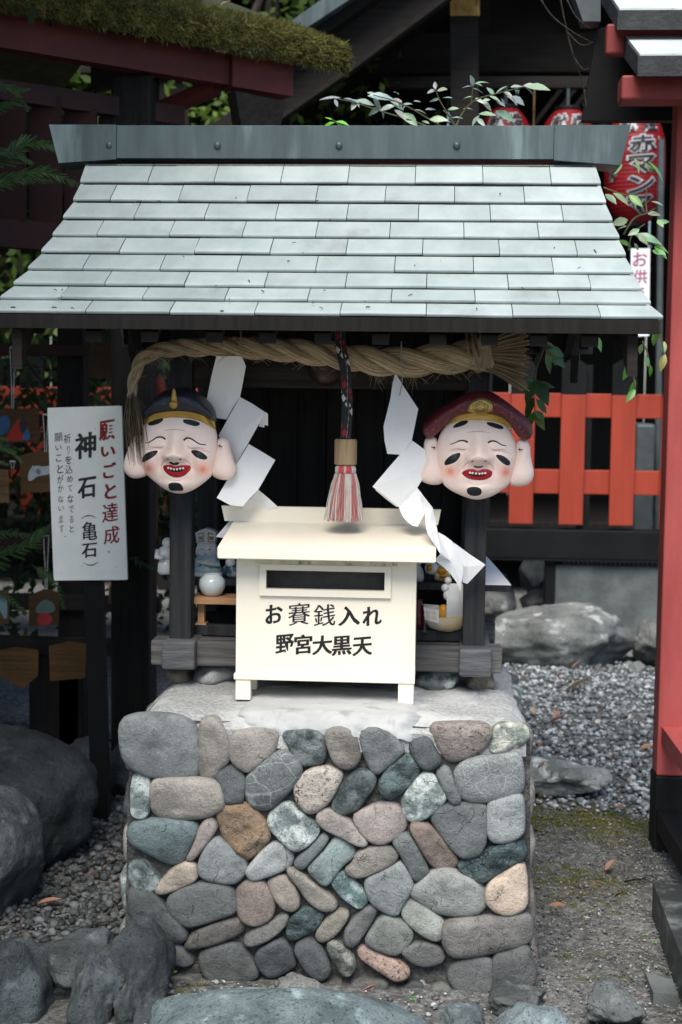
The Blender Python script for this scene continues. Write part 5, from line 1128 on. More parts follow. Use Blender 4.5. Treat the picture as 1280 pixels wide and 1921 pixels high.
MB().box(-4.6, 2.6, FY-.10, FY+.02, bz0_-.012, bz0_-.0005).build('ledge', M['blackpaint'], fence)
for i in range(-9, 3):
    a = x0+wd/2+i*sp*2+.08; MB().box(a-.035, a+.035, FY-.02, FY+.05, bz1_+.0005, fzk).build('post', M['blackpaint'], fence)
wallL = PY(1040, 1100, FY).x
conc = thing('concrete_footing', 'weathered grey concrete footing under the picket fence', 'wall', (wallL+.6, FY, 0))
MB().box(wallL, 2.7, FY-.05, FY+.10, -.05, PY(1060, 1058, FY).z, b=.008).build('footing', M['concrete'], conc)
vb = MB(); i = 0; z0, z1 = PY(1060, 1057, FY).z, bz0_-.013
while wallL+.05+i*.028 < 2.6: a = wallL+.05+i*.028; vb.box(a, a+.012, FY-.045, FY-.03, z0, z1); i += 1
tag(vb.build('vent_slats', M['greymetal'], conc), kind='stuff'); MB().box(wallL, 2.7, FY+.0, FY+.02, z0, z1).build('vent_back', M['blackpaint'], conc)
MB().box(wallL-.06, wallL-.001, FY-.06, FY+.06, -.05, bz0_-.013).build('end_post', M['blackpaint'], conc)

# ------------------------------------------------------------------ rocks
def rock(label, x0, y0, x1, y1, seed, depth=None, mat='boulder', col=(1, 1, 1), base=None, cat='rock', name='boulder', rot=0, up=0, fwd=0, **kw):
    """a boulder whose foot stands on the ground where the picture shows it"""
    f = PZ((x0+x1)/2, y1 if base is None else base, 0); k = K(f.y); W_ = (x1-x0)*k/2; H_ = (y1-y0)*k
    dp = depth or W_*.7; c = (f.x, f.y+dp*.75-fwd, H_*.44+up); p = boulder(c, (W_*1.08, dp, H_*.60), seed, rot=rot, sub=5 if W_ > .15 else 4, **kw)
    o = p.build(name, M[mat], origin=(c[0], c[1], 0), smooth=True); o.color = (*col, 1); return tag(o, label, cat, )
rock('long lichened boulder lying in front of the concrete footing', 915, 1144, 1208, 1256, 5, .30, 'mossrock', (1.1, 1.14, 1.14), cuts=12, lim=(.70, .95), amp=.14)
rock('grey boulder at the foot of the red gate post, right of the long boulder', 1203, 1170, 1330, 1262, 8, .25, 'mossrock', (.9, .92, .92))
rock('pointed pale rock leaning on the footing above the long boulder', 1150, 1100, 1262, 1182, 14, .20, 'mossrock', (1.25, 1.27, 1.25), up=.22, cuts=13, lim=(.5, .85), base=1215)
rock('blocky rock left of the long boulder beside the shrine post', 885, 1098, 968, 1170, 17, .22, 'mossrock', (1.0, 1.0, 1.0), up=.14, base=1210)
rock('small flat-topped rock behind the long boulder', 975, 1122, 1036, 1165, 21, .14, 'mossrock', (.8, .83, .83), up=.18, base=1205)
rock('dark round rock in the gap left of the concrete footing', 975, 1060, 1035, 1128, 23, .18, 'boulder', (.7, .72, .75), up=.26, base=1190)
rock('pale small stone on the gravel in front of the long boulder', 1182, 1243, 1212, 1268, 27, .05, 'mossrock', (1.6, 1.65, 1.65))
rock('low grey rock half sunk at the edge of the gravel', 965, 1432, 1140, 1504, 31, .15, 'mossrock', (2.0, 2.05, 2.0), cuts=14, lim=(.55, .9), amp=.2)
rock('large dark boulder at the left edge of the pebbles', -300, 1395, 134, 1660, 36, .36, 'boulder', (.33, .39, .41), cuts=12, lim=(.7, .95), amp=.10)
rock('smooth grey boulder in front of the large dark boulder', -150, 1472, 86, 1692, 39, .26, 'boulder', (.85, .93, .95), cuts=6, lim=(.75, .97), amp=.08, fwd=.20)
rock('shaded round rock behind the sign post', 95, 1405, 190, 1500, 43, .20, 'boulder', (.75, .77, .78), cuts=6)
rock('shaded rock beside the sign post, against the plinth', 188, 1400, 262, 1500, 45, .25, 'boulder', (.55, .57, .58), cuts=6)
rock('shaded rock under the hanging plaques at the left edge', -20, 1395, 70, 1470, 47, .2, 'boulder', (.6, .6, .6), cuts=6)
# foreground
def frock(label, c, r, seed, col, **kw):
    m = kw.pop('mat', 'boulder'); kw['sub'] = 5 if r[0] > .06 else 4; o = boulder(c, r, seed, **kw).build('boulder', M[m], origin=(c[0], c[1], 0), smooth=True); o.color = (*col, 1); return tag(o, label, 'rock')
def fr(px0, py0, px1, py1, Y): a, b = PY(px0, py0, Y), PY(px1, py1, Y); return a, b
for (lab, bx, Y, dp, seed, col, kw) in (
    ('blue grey broken rock at the lower left corner', (-70, 1746, 92, 2010), -.22, .20, 51, (.85, .95, .98), dict(cuts=24, lim=(.50, .74), amp=.16, sharp=1)),
    ('flat topped rock behind the broken corner rocks', (70, 1732, 245, 1900), -.08, .14, 53, (1.1, 1.15, 1.15), dict(cuts=24, lim=(.48, .74), amp=.16, sharp=1)),
    ('narrow ridged rock wedged between two larger front rocks', (128, 1758, 222, 2010), -.24, .14, 55, (1.0, 1.08, 1.1), dict(cuts=22, lim=(.45, .72), amp=.18, sharp=1)),
    ('tall angular rock against the lower left corner of the plinth', (205, 1756, 316, 2000), -.19, .13, 57, (.80, .86, .88), dict(cuts=22, lim=(.5, .75), amp=.16, sharp=1)),
    ('broad smooth blue grey rock in front of the plinth', (270, 1876, 792, 2090), -.36, .17, 61, (1.75, 2.05, 2.1), dict(cuts=7, lim=(.72, .97), amp=.10)),
    ('pointed blue grey rock at the bottom edge, right of the smooth rock', (905, 1868, 1075, 2060), -.38, .14, 63, (2.2, 2.5, 2.6), dict(cuts=14, lim=(.5, .8), amp=.16)),
    ('small pale blue rock at the bottom edge between two larger rocks', (822, 1896, 905, 1990), -.33, .08, 65, (1.6, 1.75, 1.8), dict(cuts=9)),
    ('white banded stone lying at the foot of the plinth', (517, 1832, 604, 1874), -.07, .05, 67, (2.6, 2.45, 2.25), dict(cuts=12, lim=(.5, .8), amp=.2)),
    ('blunt grey rock in the soil near the lower right corner', (1090, 1845, 1205, 1930), -.15, .10, 69, (1.35, 1.38, 1.36), dict(cuts=18, lim=(.5, .8), sharp=1)),
    ('low worn rock in the soil beside the plinth corner', (930, 1850, 1018, 1905), -.10, .08, 71, (1.4, 1.4, 1.35), dict(cuts=9))):
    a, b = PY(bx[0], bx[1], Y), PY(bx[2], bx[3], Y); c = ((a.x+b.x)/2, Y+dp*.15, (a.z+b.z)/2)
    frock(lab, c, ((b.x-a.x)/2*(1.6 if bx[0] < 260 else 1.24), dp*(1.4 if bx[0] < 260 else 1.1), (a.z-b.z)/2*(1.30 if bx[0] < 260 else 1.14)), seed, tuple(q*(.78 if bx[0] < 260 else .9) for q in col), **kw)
for i, (px, py, s, c) in enumerate(((415,1881,10,2.6),(432,1886,12,3),(450,1888,8,2.6),(475,1878,13,3.2),(486,1886,8,2.8),(385,1880,6,2),(648,1866,14,3.2),(335,1877,7,2.2),(792,1840,9,2.3))):
    p = PZ(px, py+8, .0); k = K(p.y)*s; o = boulder((p.x, p.y, k*.5), (k*1.1, k*.8, k*.7), 300+i, sub=2, cuts=9, lim=(.5, .85)).build('pebble', M['mossrock'], origin=(p.x, p.y, 0)); o.color = (c*.62, c*.65, c*.65, 1)
    tag(o, 'small white pebble at the foot of the plinth, behind the smooth front rock', 'pebble', 'white pebbles at the foot of the plinth')

# ------------------------------------------------------------------ red gate at the right edge
GY = 1.2
gate = thing('side_gate', 'faded red gate post and small grey roof at the right edge', 'gate', (PZ(1262, 1600, 0).x, GY, 0))
gx0, gx1 = PY(1246, 1000, GY).x, PY(1330, 1000, GY).x
zr = PY(1262, 1456, GY).z; zt_ = PY(1262, 190, GY).z
def gb(name, *a, m='redpost', b=.006): return MB().box(*a, b=b).build(name, M[m], gate)
gb('post', gx0, gx0+.105, GY, GY+.105, zr, zt_+.3)
gb('post_foot', gx0-.004, gx0+.109, GY-.004, GY+.109, 0, zr-.0005, m='blackpaint')
# rails and the sill that run towards the viewer
def run(name, p, q, wx, wz, m, y1=-1.3):
    p, q = Vector(p), Vector(q); d = (q-p); d.z = 0; d = d.normalized(); e = p+d*((y1-p.y)/d.y); e.z = p.z
    return MB().beam(p, e, wx, wz).build(name, M[m], gate)
z_ = PY(1262, 1362, GY).z; p = Vector((gx0+.05, GY-.0005, z_-.03)); run('rail', p, PZ(1330, 1450, z_), .075, .055, 'redpost')
z_ = PY(1262, 1518, GY).z; p = Vector((gx0+.045, GY-.0045, z_-.035)); run('lower_rail', p, PZ(1330, 1640, z_), .085, .07, 'blackpaint')
a, b = PZ(1225, 1655, .11), PZ(1290, 1822, .11)
d = Vector((b.x-a.x, b.y-a.y, 0)).normalized(); sd = Vector((d.y, -d.x, 0)); sd = sd if sd.x > 0 else -sd
mb = MB(); e = a+d*1.9; mb.hexa([a-Vector((0,0,.13)), a+sd*.17-Vector((0,0,.13)), e+sd*.17-Vector((0,0,.13)), e-Vector((0,0,.13)), a, a+sd*.17, e+sd*.17, e]); mb.build('sill', M['wornblack'], gate, clean=True)
st = PZ(1245, 1862, 0); o = MB(); o.prism([PZ(1210, 1822, .03), PZ(1262, 1838, .03), PZ(1272, 1866, .03), PZ(1226, 1862, .03)], (0, 0, -.04)); tag(o.build('flat_stone', M['concrete'], origin=(st.x, st.y, 0), clean=True), 'flat square stone chip beside the black sill, lower right', 'stone')
# roof: two stepped eaves, their red brackets and the black hanging board
def slab(name, px, py_f, px_b, py_b, Yf, Yb, thick, red):
    a = PY(px, py_f, Yf); bk = PY(px_b, py_b, Yb); X = 2.4; n = MB(); r = Vector((X, 0, 0))
    n.hexa([a, Vector((X, a.y, a.z)), Vector((X, bk.y, bk.z)), bk, a+Vector((0,0,thick)), Vector((X, a.y, a.z+thick)), Vector((X, bk.y, bk.z+thick)), bk+Vector((0,0,thick))])
    e = n.build('eave_edge', M['slabedge'], gate, clean=True)
    t = MB(); u = Vector((.006, .006, thick+.002)); t.hexa([a+u, Vector((X, a.y+.006, a.z+thick+.002)), Vector((X, bk.y, bk.z+thick+.002)), bk+u, a+u+Vector((0,0,.006)), Vector((X, a.y+.006, a.z+thick+.008)), Vector((X, bk.y, bk.z+thick+.008)), bk+u+Vector((0,0,.006))])
    t.build('roof_sheet', M['slab'], gate, clean=True); return a, bk
a1, k1 = slab('low', 1196, 143, 1152, 82, .85, 1.35, .060, 0)
a2, k2 = slab('high', 1158, 56, 1128, 6, 1.05, 1.6, .060, 0)
gb('bracket_beam', PY(1166, 180, .95).x, 2.2, .95, 1.06, PY(1220, 187, .95).z, PY(1220, 140, .95).z, m='bracket', b=.008)
gb('bracket_beam', PY(1134, 80, 1.2).x, 2.2, 1.14, 1.19, PY(1220, 103, 1.15).z, PY(1220, 45, 1.15).z, m='bracket', b=.008)
bd = MB(); bd.prism([PY(x, y, 1.42) for x, y in ((1092,226),(1300,226),(1300,60),(1160,40),(1121,55))], (0, .05, 0)); bd.build('hanging_board', M['blackpaint'], gate, clean=True)
cp_ = MB(); cp_.prism([PY(x, y, 1.36) for x, y in ((1094,40),(1127,40),(1127,-60),(1060,-60))], (0, .09, 0)); cp_.build('board_cap', M['greymetal'], gate, clean=True)

# ------------------------------------------------------------------ mossy roofed gate at the upper left
mg = thing('mossy_gate', 'old red gate with a thick moss covered shingle roof, upper left', 'gate', (-1.4, 2.2, 0))
ZB = 2.72
A0, A1 = PZ(-560, -10, ZB), PZ(553, 175, ZB)
dA = (A1-A0); dA.z = 0; dA.normalize(); nA = Vector((dA.y, -dA.x, 0)); nA = nA if nA.y < 0 else -nA          # towards the viewer
def mbeam(name, p, q, wx, wz, m): return MB().beam(p, q, wx, wz).build(name, M[m], mg)
bh = .115
A0b = A0-dA*1.2
mbeam('eave_beam', A0b-nA*.07+Vector((0,0,bh/2)), A1-dA*.28-nA*.07+Vector((0,0,bh/2)), .07, bh, 'redbeam')
mbeam('beam_end', A1-dA*.2805-nA*.055+Vector((0,0,bh/2)), A1-nA*.055+Vector((0,0,bh/2)), .09, bh+.02, 'redbeam')
for s in (.0,): mbeam('bracket', A1-dA*.30-nA*.10+Vector((0,0,-.002)), A1-dA*.55-nA*.5+Vector((0,0,-.14)), .07, .05, 'redbeam')
for i, s in enumerate((.62, 2.6)):
    c = A1-dA*s-nA*.16; MB().box(c.x-.075, c.x+.075, c.y-.075, c.y+.075, 0, ZB-.001, b=.01).build('post', M['dark'], mg)
    c2_ = c-nA*1.7; MB().box(c2_.x-.075, c2_.x+.075, c2_.y-.075, c2_.y+.075, 0, ZB-.001, b=.01).build('post', M['dark'], mg)
for z, h in ((2.60, .07), (2.10, .10)):
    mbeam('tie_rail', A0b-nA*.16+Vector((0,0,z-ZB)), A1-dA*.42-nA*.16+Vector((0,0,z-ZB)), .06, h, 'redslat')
for i in range(16):
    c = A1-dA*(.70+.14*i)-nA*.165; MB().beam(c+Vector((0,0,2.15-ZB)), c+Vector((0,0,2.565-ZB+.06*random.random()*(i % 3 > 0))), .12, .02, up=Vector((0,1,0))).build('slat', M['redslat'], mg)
bo_ = MB().prism([A1-dA*.28+nA*.01+Vector((0,0,-.03)), A1-dA*.05+nA*.01+Vector((0,0,-.04)), A1-dA*.09+nA*.01+Vector((0,0,-.22)), A1-dA*.16+nA*.01+Vector((0,0,-.27)), A1-dA*.24+nA*.01+Vector((0,0,-.22))], tuple(-nA*.06)).build('pendant_board', M['hallwood'], mg, clean=True)
# roof slabs (two tiers of thick thatch-like shingle) and the moss on them
E1 = PZ(648, 108, ZB+bh+.05); E0 = E1-dA*7
def rp_(s, v): return E1-dA*s+(-nA)*v                # s along eave from its far end, v up the slope
SL = .40
def roofpt(s, v, t=0): q = rp_(s, v*1.0); return q+Vector((0, 0, v*SL+t))
mb = MB(); mb.hexa([roofpt(7, 0, -.03), roofpt(0, 0, -.03), roofpt(0, 1.9, -.03), roofpt(7, 1.9, -.03), roofpt(7, 0, .05), roofpt(0, 0, .05), roofpt(0, 1.9, .05), roofpt(7, 1.9, .05)]); ro = mb.build('roof', M['mossbed'], mg, clean=True)
mb = MB(); mb.hexa([roofpt(7, .42, .055), roofpt(.42, .42, .055), roofpt(.42, 1.9, .055), roofpt(7, 1.9, .055), roofpt(7, .42, .14), roofpt(.42, .42, .14), roofpt(.42, 1.9, .14), roofpt(7, 1.9, .14)]); mb.build('upper_tier', M['mossbed'], mg, clean=True)
mb = MB(); q = lambda s, v, t: Vector((rp_(s, 3.0-v).x, rp_(s, 3.0-v).y, E1.z+v*SL+t)); mb.hexa([q(7,0,0), q(.1,0,0), q(.1,1.5,0), q(7,1.5,0), q(7,0,.06), q(.1,0,.06), q(.1,1.5,.06), q(7,1.5,.06)]); mb.build('rear_roof', M['mossbed'], mg, clean=True)
mb = MB(); c = roofpt(.5, .75, -.12); mb.prism([roofpt(.35, .25, -.05), roofpt(.35, 1.45, -.05), roofpt(.35, .25, -.05)+Vector((0,0,-.0))-nA*1.2+Vector((0,0,.0))], tuple(-dA*.05)); mb.build('gable_board', M['hallwood'], mg, clean=True)
def moss():
    rg = np.random.default_rng(3); V = []; F = []; C = []
    def tufts(n, fn, L0, L1, dirf, w=.0022):
        for _ in range(n):
            p = fn(); d = dirf(); L = L0+(L1-L0)*rg.random()**1.5; sd = Vector((rg.normal(), rg.normal(), rg.normal())).cross(d).normalized()*w*rg.uniform(.6, 1.4)
            cl = .5+.5*noise.noise(p*9); cl2 = noise.noise(p*26+Vector((5, 5, 5))); b = rg.uniform(.6, 1.3)*(.75+.5*cl2); c = np.array([.33, .31, .095])*(1-cl)+np.array([.19, .205, .065])*cl
            if rg.random() < .12: c = np.array([.20, .15, .07])
            k = len(V); V.extend([p-sd, p+sd, p+d*L*.6+sd*.8, p+d*L]); F.append((k, k+1, k+2)); F.append((k, k+2, k+3)); C.extend([c*b*.8, c*b*.8, c*b, c*b*1.15])
    def smax(): return 3.0*rg.random()**1.25
    def edge(t0, t1, s0, voff, dz):
        s = s0+smax(); u = rg.random(); lump = .02*noise.noise(Vector((s*6, 1, 0)))
        return roofpt(s, voff-.006-lump-.025*sin(pi*u), 0)+Vector((0, 0, dz+t0+(t1-t0)*u))
    nn = -nA; out = nA
    def dd(k): return lambda: (out*rg.uniform(.2, 1)+Vector((rg.normal()*.45, rg.normal()*.45, k+rg.normal()*.5))).normalized()
    tufts(30000, lambda: edge(-.055, .06, 0, 0, 0), .010, .034, dd(-.5))
    tufts(16000, lambda: roofpt(smax(), rg.random()*.42, .05+.014*noise.noise(Vector((rg.random()*9, 0, 0)))), .008, .026, dd(.9))
    tufts(12000, lambda: edge(.055, .145, .42, .42, .26), .010, .030, dd(-.2))
    tufts(12000, lambda: roofpt(.42+smax(), .42+rg.random()*.7, .14), .008, .024, dd(.9))
    tufts(3500, lambda: roofpt(0, rg.random()*.45, rg.uniform(-.03, .05)), .010, .030, lambda: (dA*rg.uniform(.2, 1)+Vector((rg.normal()*.4, rg.normal()*.4, rg.normal()*.6-.3))).normalized())
    tufts(2500, lambda: roofpt(.42, .42+rg.random()*.5, rg.uniform(.05, .14)), .010, .028, lambda: (dA*rg.uniform(.2, 1)+Vector((rg.normal()*.4, rg.normal()*.4, rg.normal()*.6))).normalized())
    o = tris('moss', np.array([tuple(v) for v in V]), np.array(F), np.array(C), M['moss'], mg); tag(o, kind='stuff')
moss()

# ------------------------------------------------------------------ notice board
sgn = thing('notice_board', 'white notice board with red and black brush writing on a black post', 'notice', PZ(190, 1535, 0))
SY = 1.33
cr = [PY(x, y, SY) for x, y in ((101, 1089), (239, 1088), (228, 761), (89, 765))]
mb = MB(); rc_ = resample(chaikin([cr[0], cr[0].lerp(cr[1], .02), cr[0].lerp(cr[1], .98), cr[1], cr[1].lerp(cr[2], .01), cr[1].lerp(cr[2], .99), cr[2], cr[2].lerp(cr[3], .02), cr[2].lerp(cr[3], .98), cr[3], cr[3].lerp(cr[0], .01), cr[3].lerp(cr[0], .99)], 2), 120)
mb.prism(rc_, (0, .014, 0)); mb.build('board', M['sign'], sgn, clean=True)
pb = PZ(189, 1540, 0); mb = MB(); pt_ = PY(165, 780, SY+.016)
mb.beam(Vector((pb.x, SY+.042, -.02)), Vector((pt_.x, SY+.042, pt_.z)), .062, .05, up=Vector((0, 1, 0))); mb.build('post', M['blackpaint'], sgn)
chars = [('願',665,312,165,205,'r',.020,.02),('い',676,532,150,105,'r',.020,.02),('ご',692,725,135,165,'r',.020,.02),('と',700,940,120,160,'r',.020,.02),('達',698,1160,165,195,'r',.006,.014),('成',712,1392,165,185,'r',.006,.014),
 ('神',445,470,220,270,'k',.016,.022),('石',458,905,190,215,'k',.016,.020),('亀',484,1350,160,195,'k',.004,.016),('石',482,1550,160,150,'k',.012,.016),
 ('祈',255,400,72,95,'k',.0,.008),('り',268,515,30,85,'k',-.002,.006),('を',268,618,70,85,'k',.0,.010),('込',272,715,75,90,'k',.0,.008),('め',282,815,60,70,'k',.0,.010),('て',285,912,50,65,'k',-.002,.008),('な',288,1020,60,85,'k',.0,.010),('で',298,1128,55,70,'k',-.002,.008),('る',298,1232,45,70,'k',-.002,.006),('と',303,1330,45,70,'k',.0,.008),
 ('願',165,385,88,90,'k',-.004,.006),('い',165,492,65,50,'k',.0,.008),('こ',168,600,60,70,'k',.0,.008),('と',182,712,62,90,'k',.004,.010),('が',185,818,65,85,'k',.0,.010),('か',188,915,60,75,'k',-.002,.008),('な',190,1022,60,70,'k',-.002,.008),('い',193,1118,58,50,'k',-.002,.008),('ま',192,1230,42,80,'k',-.006,.004),('す',198,1325,45,75,'k',-.006,.004)]
import builtins
mbk = MB(); ks = K(SY)/5.489
for i, (c, u, v, w_, h_, cl, bo, we) in enumerate(chars):
    o = PY(80+u/5.489, 750+v/5.489, SY)
    mb = MB(); brush(mb, c, lambda a, b, q, o=o: (o.x+a, SY-.0008-.0002*q, o.z+b), w_*ks, h_*ks, bo, we, .13, .022, i+30); mb.build('character', M['redink' if cl == 'r' else 'blackworn'], sgn)
for u, v, fl in ((475, 1205, 1), (500, 1688, -1)):
    o = PY(80+u/5.489, 750+v/5.489, SY); mb = MB(); mb.tube([Vector((o.x+a*80*ks, SY-.001, o.z+(fl*(.5-a*a)*30+a*14*fl*0+a*6)*ks)) for a in (-1, -.6, -.2, .2, .6, 1)], [.0006, .0012, .0016, .0018, .0015, .0007], 5); mb.build('bracket_mark', M['blackworn'], sgn)
for u, v, r in ((683, 1565, 9), (234, 1408, 6)): o = PY(80+u/5.489, 750+v/5.489, SY); mbk.ball((o.x, SY-.0004, o.z), r*ks, n=8, sc=(.7, .2, 1.4))
for i in range(26):
    rgx = random.Random(i*7); u, v = (rgx.uniform(60, 850), rgx.uniform(1650, 1850)) if i < 16 else (rgx.uniform(100, 830), rgx.uniform(70, 1600)); o = PY(80+u/5.489, 750+v/5.489, SY); mbk.ball((o.x, SY-.0002, o.z), rgx.uniform(1.2, 3.6)*ks, n=6, sc=(1, .2, 1))
tag(mbk.build('paint_flecks', M['blackworn'], sgn), kind='stuff')

# ------------------------------------------------------------------ rack of hanging wooden plaques
rack = thing('plaque_rack', 'dark wooden rack for hanging votive plaques, behind the notice board', 'rack', (-1.7, 2.3, 0))
RKY = 2.25
def rb(name, px0, px1, py0, py1, Y, dp, m): a, b = PY(px0, py1, Y), PY(px1, py0, Y); return MB().box(a.x, b.x, Y, Y+dp, a.z, b.z, b=.004).build(name, M[m], rack)
PX = PY(108, 700, RKY).x
for px in (-60, 128): a = PY(px, 700, RKY).x; MB().box(a-.055, a+.055, RKY+.03, RKY+.14, 0, 2.35, b=.006).build('post', M['dark'], rack)
a = PY(272, 900, RKY).x; MB().box(a-.035, a+.035, RKY+.03, RKY+.10, 0, 1.55, b=.006).build('post', M['redbeam'], rack)
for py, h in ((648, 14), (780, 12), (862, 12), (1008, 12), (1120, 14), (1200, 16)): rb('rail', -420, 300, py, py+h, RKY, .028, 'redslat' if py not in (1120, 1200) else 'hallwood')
mb = MB(); mb.prism([(-3.6, RKY-.3, 2.36), (-3.6, RKY+.55, 2.36), (-3.6, RKY+.12, 2.62)], (2.3, 0, 0)); mb.build('rack_roof', M['dark'], rack, clean=True)
rb('lower_board', 55, 148, 1225, 1420, RKY+.03, .02, 'dark')
def plaque(label, pts, Y, art=(), col=(1, 1, 1), scrib=0, string=None, seed=0):
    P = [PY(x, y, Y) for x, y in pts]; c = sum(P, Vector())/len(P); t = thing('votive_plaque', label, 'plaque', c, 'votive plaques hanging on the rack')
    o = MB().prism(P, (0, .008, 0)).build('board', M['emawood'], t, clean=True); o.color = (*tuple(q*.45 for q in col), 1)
    if art:
        mb = MB()
        for j, (q, cl) in enumerate(art):
            r = resample(chaikin([PY(x, y, Y)+Vector((0, -.0012-.0006*j, 0)) for x, y in q], 2), 24); cc_ = sum(r, Vector())/24
            mb.add([cc_]+r, [(0, 1+i, 1+(i+1) % 24) for i in range(24)], cl)
        mb.build('painting', M['paintcol'], t)
    if scrib:
        rg = random.Random(seed); mb = MB(); xs = [p.x for p in P]; zs_ = [p.z for p in P]; x0, x1, z0, z1 = min(xs), max(xs), min(zs_), max(zs_)
        for l in range(scrib):
            z = z1-(z1-z0)*(.22+.62*l/max(scrib, 1)); x = x0+(x1-x0)*rg.uniform(.14, .3)
            while x < x1-(x1-x0)*.16:
                w_ = rg.uniform(.004, .010); mb.tube([Vector((x, Y-.001, z+rg.uniform(-.003, .003))), Vector((x+w_*.5, Y-.001, z+rg.uniform(-.004, .004))), Vector((x+w_, Y-.001, z+rg.uniform(-.003, .003)))], .0009, 3, cap=False); x += w_+rg.uniform(.003, .006)
        mb.build('handwriting', M['blackworn'], t)
    if string:
        mb = MB()
        for dx in (-2.5, 2.5): mb.tube([PY(string[0]+dx*2, string[1], Y-.02), PY(string[0]+dx, (string[1]+string[2])/2, Y-.012), PY(string[0]+dx*.6, string[2], Y-.004)], .0022, 5)
        mb.ball(PY(string[0], string[1], Y-.02), .008, n=8, sc=(1.6, .7, .6)); mb.build('cord', M['cord'], t)
    return t
plaque('votive plaque painted with a red mountain and blue swirl, top left', [(-30,768),(72,766),(74,829),(-30,832)], 2.0, [([(-10,790),(10,776),(22,790),(14,815),(-10,818)],(.04,.12,.25)),([(16,812),(38,780),(52,800),(60,826),(10,828)],(.42,.03,.02)),([(34,800),(44,776),(52,800),(46,820)],(.03,.03,.04)),([(40,824),(52,800),(58,818),(54,828)],(.05,.14,.30))], (.9, .8, .7), 0, (24, 652, 766))
plaque('house shaped votive plaque with a pale animal drawing, beside the notice board', [(37,855),(70,846),(100,840),(112,850),(112,922),(39,925)], 1.9, [([(52,895),(56,880),(68,872),(82,876),(95,872),(110,878),(108,892),(96,888),(84,892),(72,892),(60,902),(54,904)],(.50,.56,.60)),([(66,884),(72,878),(78,884),(74,892)],(.2,.25,.28)),([(58,884),(62,870),(66,880)],(.45,.5,.54))], (1.25, 1.1, .95), 0, (86, 778, 848))
plaque('pale narrow votive slip with small writing at the left edge', [(-20,880),(16,881),(17,943),(-20,944)], 1.85, (), (1.9, 1.7, 1.5), 5, (24, 866, 880), 4)
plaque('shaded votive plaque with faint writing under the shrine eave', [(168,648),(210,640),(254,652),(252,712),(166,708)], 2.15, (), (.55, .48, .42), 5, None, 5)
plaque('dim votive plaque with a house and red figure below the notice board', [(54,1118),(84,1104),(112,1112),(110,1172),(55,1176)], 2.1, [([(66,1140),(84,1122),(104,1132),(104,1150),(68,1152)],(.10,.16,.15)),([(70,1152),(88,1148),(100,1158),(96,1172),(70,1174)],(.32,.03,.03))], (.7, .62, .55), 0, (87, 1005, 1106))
plaque('votive plaque with a red peak leaning beside the shrine post', [(202,1133),(206,1098),(246,1090),(282,1096),(281,1124)], 2.1, [([(212,1124),(232,1098),(250,1112),(252,1124)],(.38,.03,.03)),([(250,1122),(258,1100),(266,1112),(262,1122)],(.08,.16,.12))], (1.0, .9, .8), 0, None)
plaque('worn yellow house shaped plaque with lines of writing, lower left', [(-12,1222),(30,1214),(72,1220),(71,1268),(42,1292),(-12,1262)], 2.0, (), (1.0, .85, .55), 6, None, 7)
plaque('worn yellow square plaque with lines of writing, beside the notice post', [(92,1212),(128,1204),(162,1208),(160,1272),(94,1278)], 2.0, (), (1.0, .85, .55), 6, None, 8)
plaque('heart shaped votive plaque with a pink drawing near the shrine sill', [(236,1226),(240,1204),(254,1198),(264,1206),(276,1198),(288,1206),(288,1232),(266,1266),(244,1244)], 2.05, [([(242,1228),(256,1216),(284,1222),(284,1236),(262,1240)],(.40,.10,.10))], (.75, .62, .5), 0, None)
plaque('dark framed votive plaque hanging behind the left mask', [(240,880),(282,879),(282,948),(241,950)], 2.2, [([(250,890),(274,890),(274,934),(250,936)],(.03,.025,.025))], (.9, .25, .2), 0, None)
plaque('blue and white painted plaque cut off by the left edge', [(-30,1108),(16,1107),(17,1170),(-30,1172)], 2.0, [([(-10,1120),(14,1116),(14,1168),(2,1150)],(.20,.32,.36))], (1.0, .95, .9), 0, None)
rl = MB(); c_ = PY(297, 722, 3.0); rl.lathe([(.001,-.05),(.018,-.048),(.030,-.02),(.030,.02),(.018,.04),(.001,.042)], c_, 16); tag(rl.build('red_ornament', M['verm'], origin=c_, smooth=True), 'small bright red paper ornament hanging between rope and mask', 'ornament')
# ------------------------------------------------------------------ the old hall behind
HY = 7.2
hall = thing('prayer_hall', 'dark old wooden hall with a steep bargeboard, behind the shrine', 'hall', (1.2, HY+2, 0))
def hb(name, x0, x1, y0, y1, z0, z1, m='hallwood', b=.008): return MB().box(x0, x1, y0, y1, z0, z1, b=b).build(name, M[m], hall)
for i in range(16):
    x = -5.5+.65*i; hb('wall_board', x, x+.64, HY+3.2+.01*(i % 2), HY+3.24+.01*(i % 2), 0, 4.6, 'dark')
hb('floor', -5.5, 4.8, HY+.2, HY+3.2, .45, .60, 'dark')
for px in (-500, -120, 330, 874, 1330): x = PY(px, 700, HY+.3).x; hb('pillar', x-.12, x+.12, HY+.2, HY+.44, 0, 5.4, 'dark' if px != 874 else 'hallwood')
hb('ceiling', -5.5, 4.8, HY-.2, HY+3.3, 4.9, 5.0, 'dark')
z_ = PY(1000, 148, HY+.1).z
hb('tie_beam', -5.2, 4.5, HY+.12, HY+.36, PY(700, 135, HY+.1).z, PY(700, 60, HY+.1).z, 'hallwood')
a, b = PY(978, 160, HY-.3), PY(1110, 148, HY-.3); hb('lantern_rail', a.x-1.0, b.x+1.2, HY-.3, HY-.24, a.z-.02, b.z+.02, 'hallwood')
a, b = PY(992, 600, HY-.1), PY(1004, 168, HY-.1); hb('lattice_post', a.x, b.x, HY-.1, HY-.03, a.z, b.z, 'lightwood')
a, b = PY(866, 600, HY-.1), PY(880, 150, HY-.1); hb('lattice_post', a.x, b.x, HY-.1, HY-.03, a.z, b.z, 'hallwood')
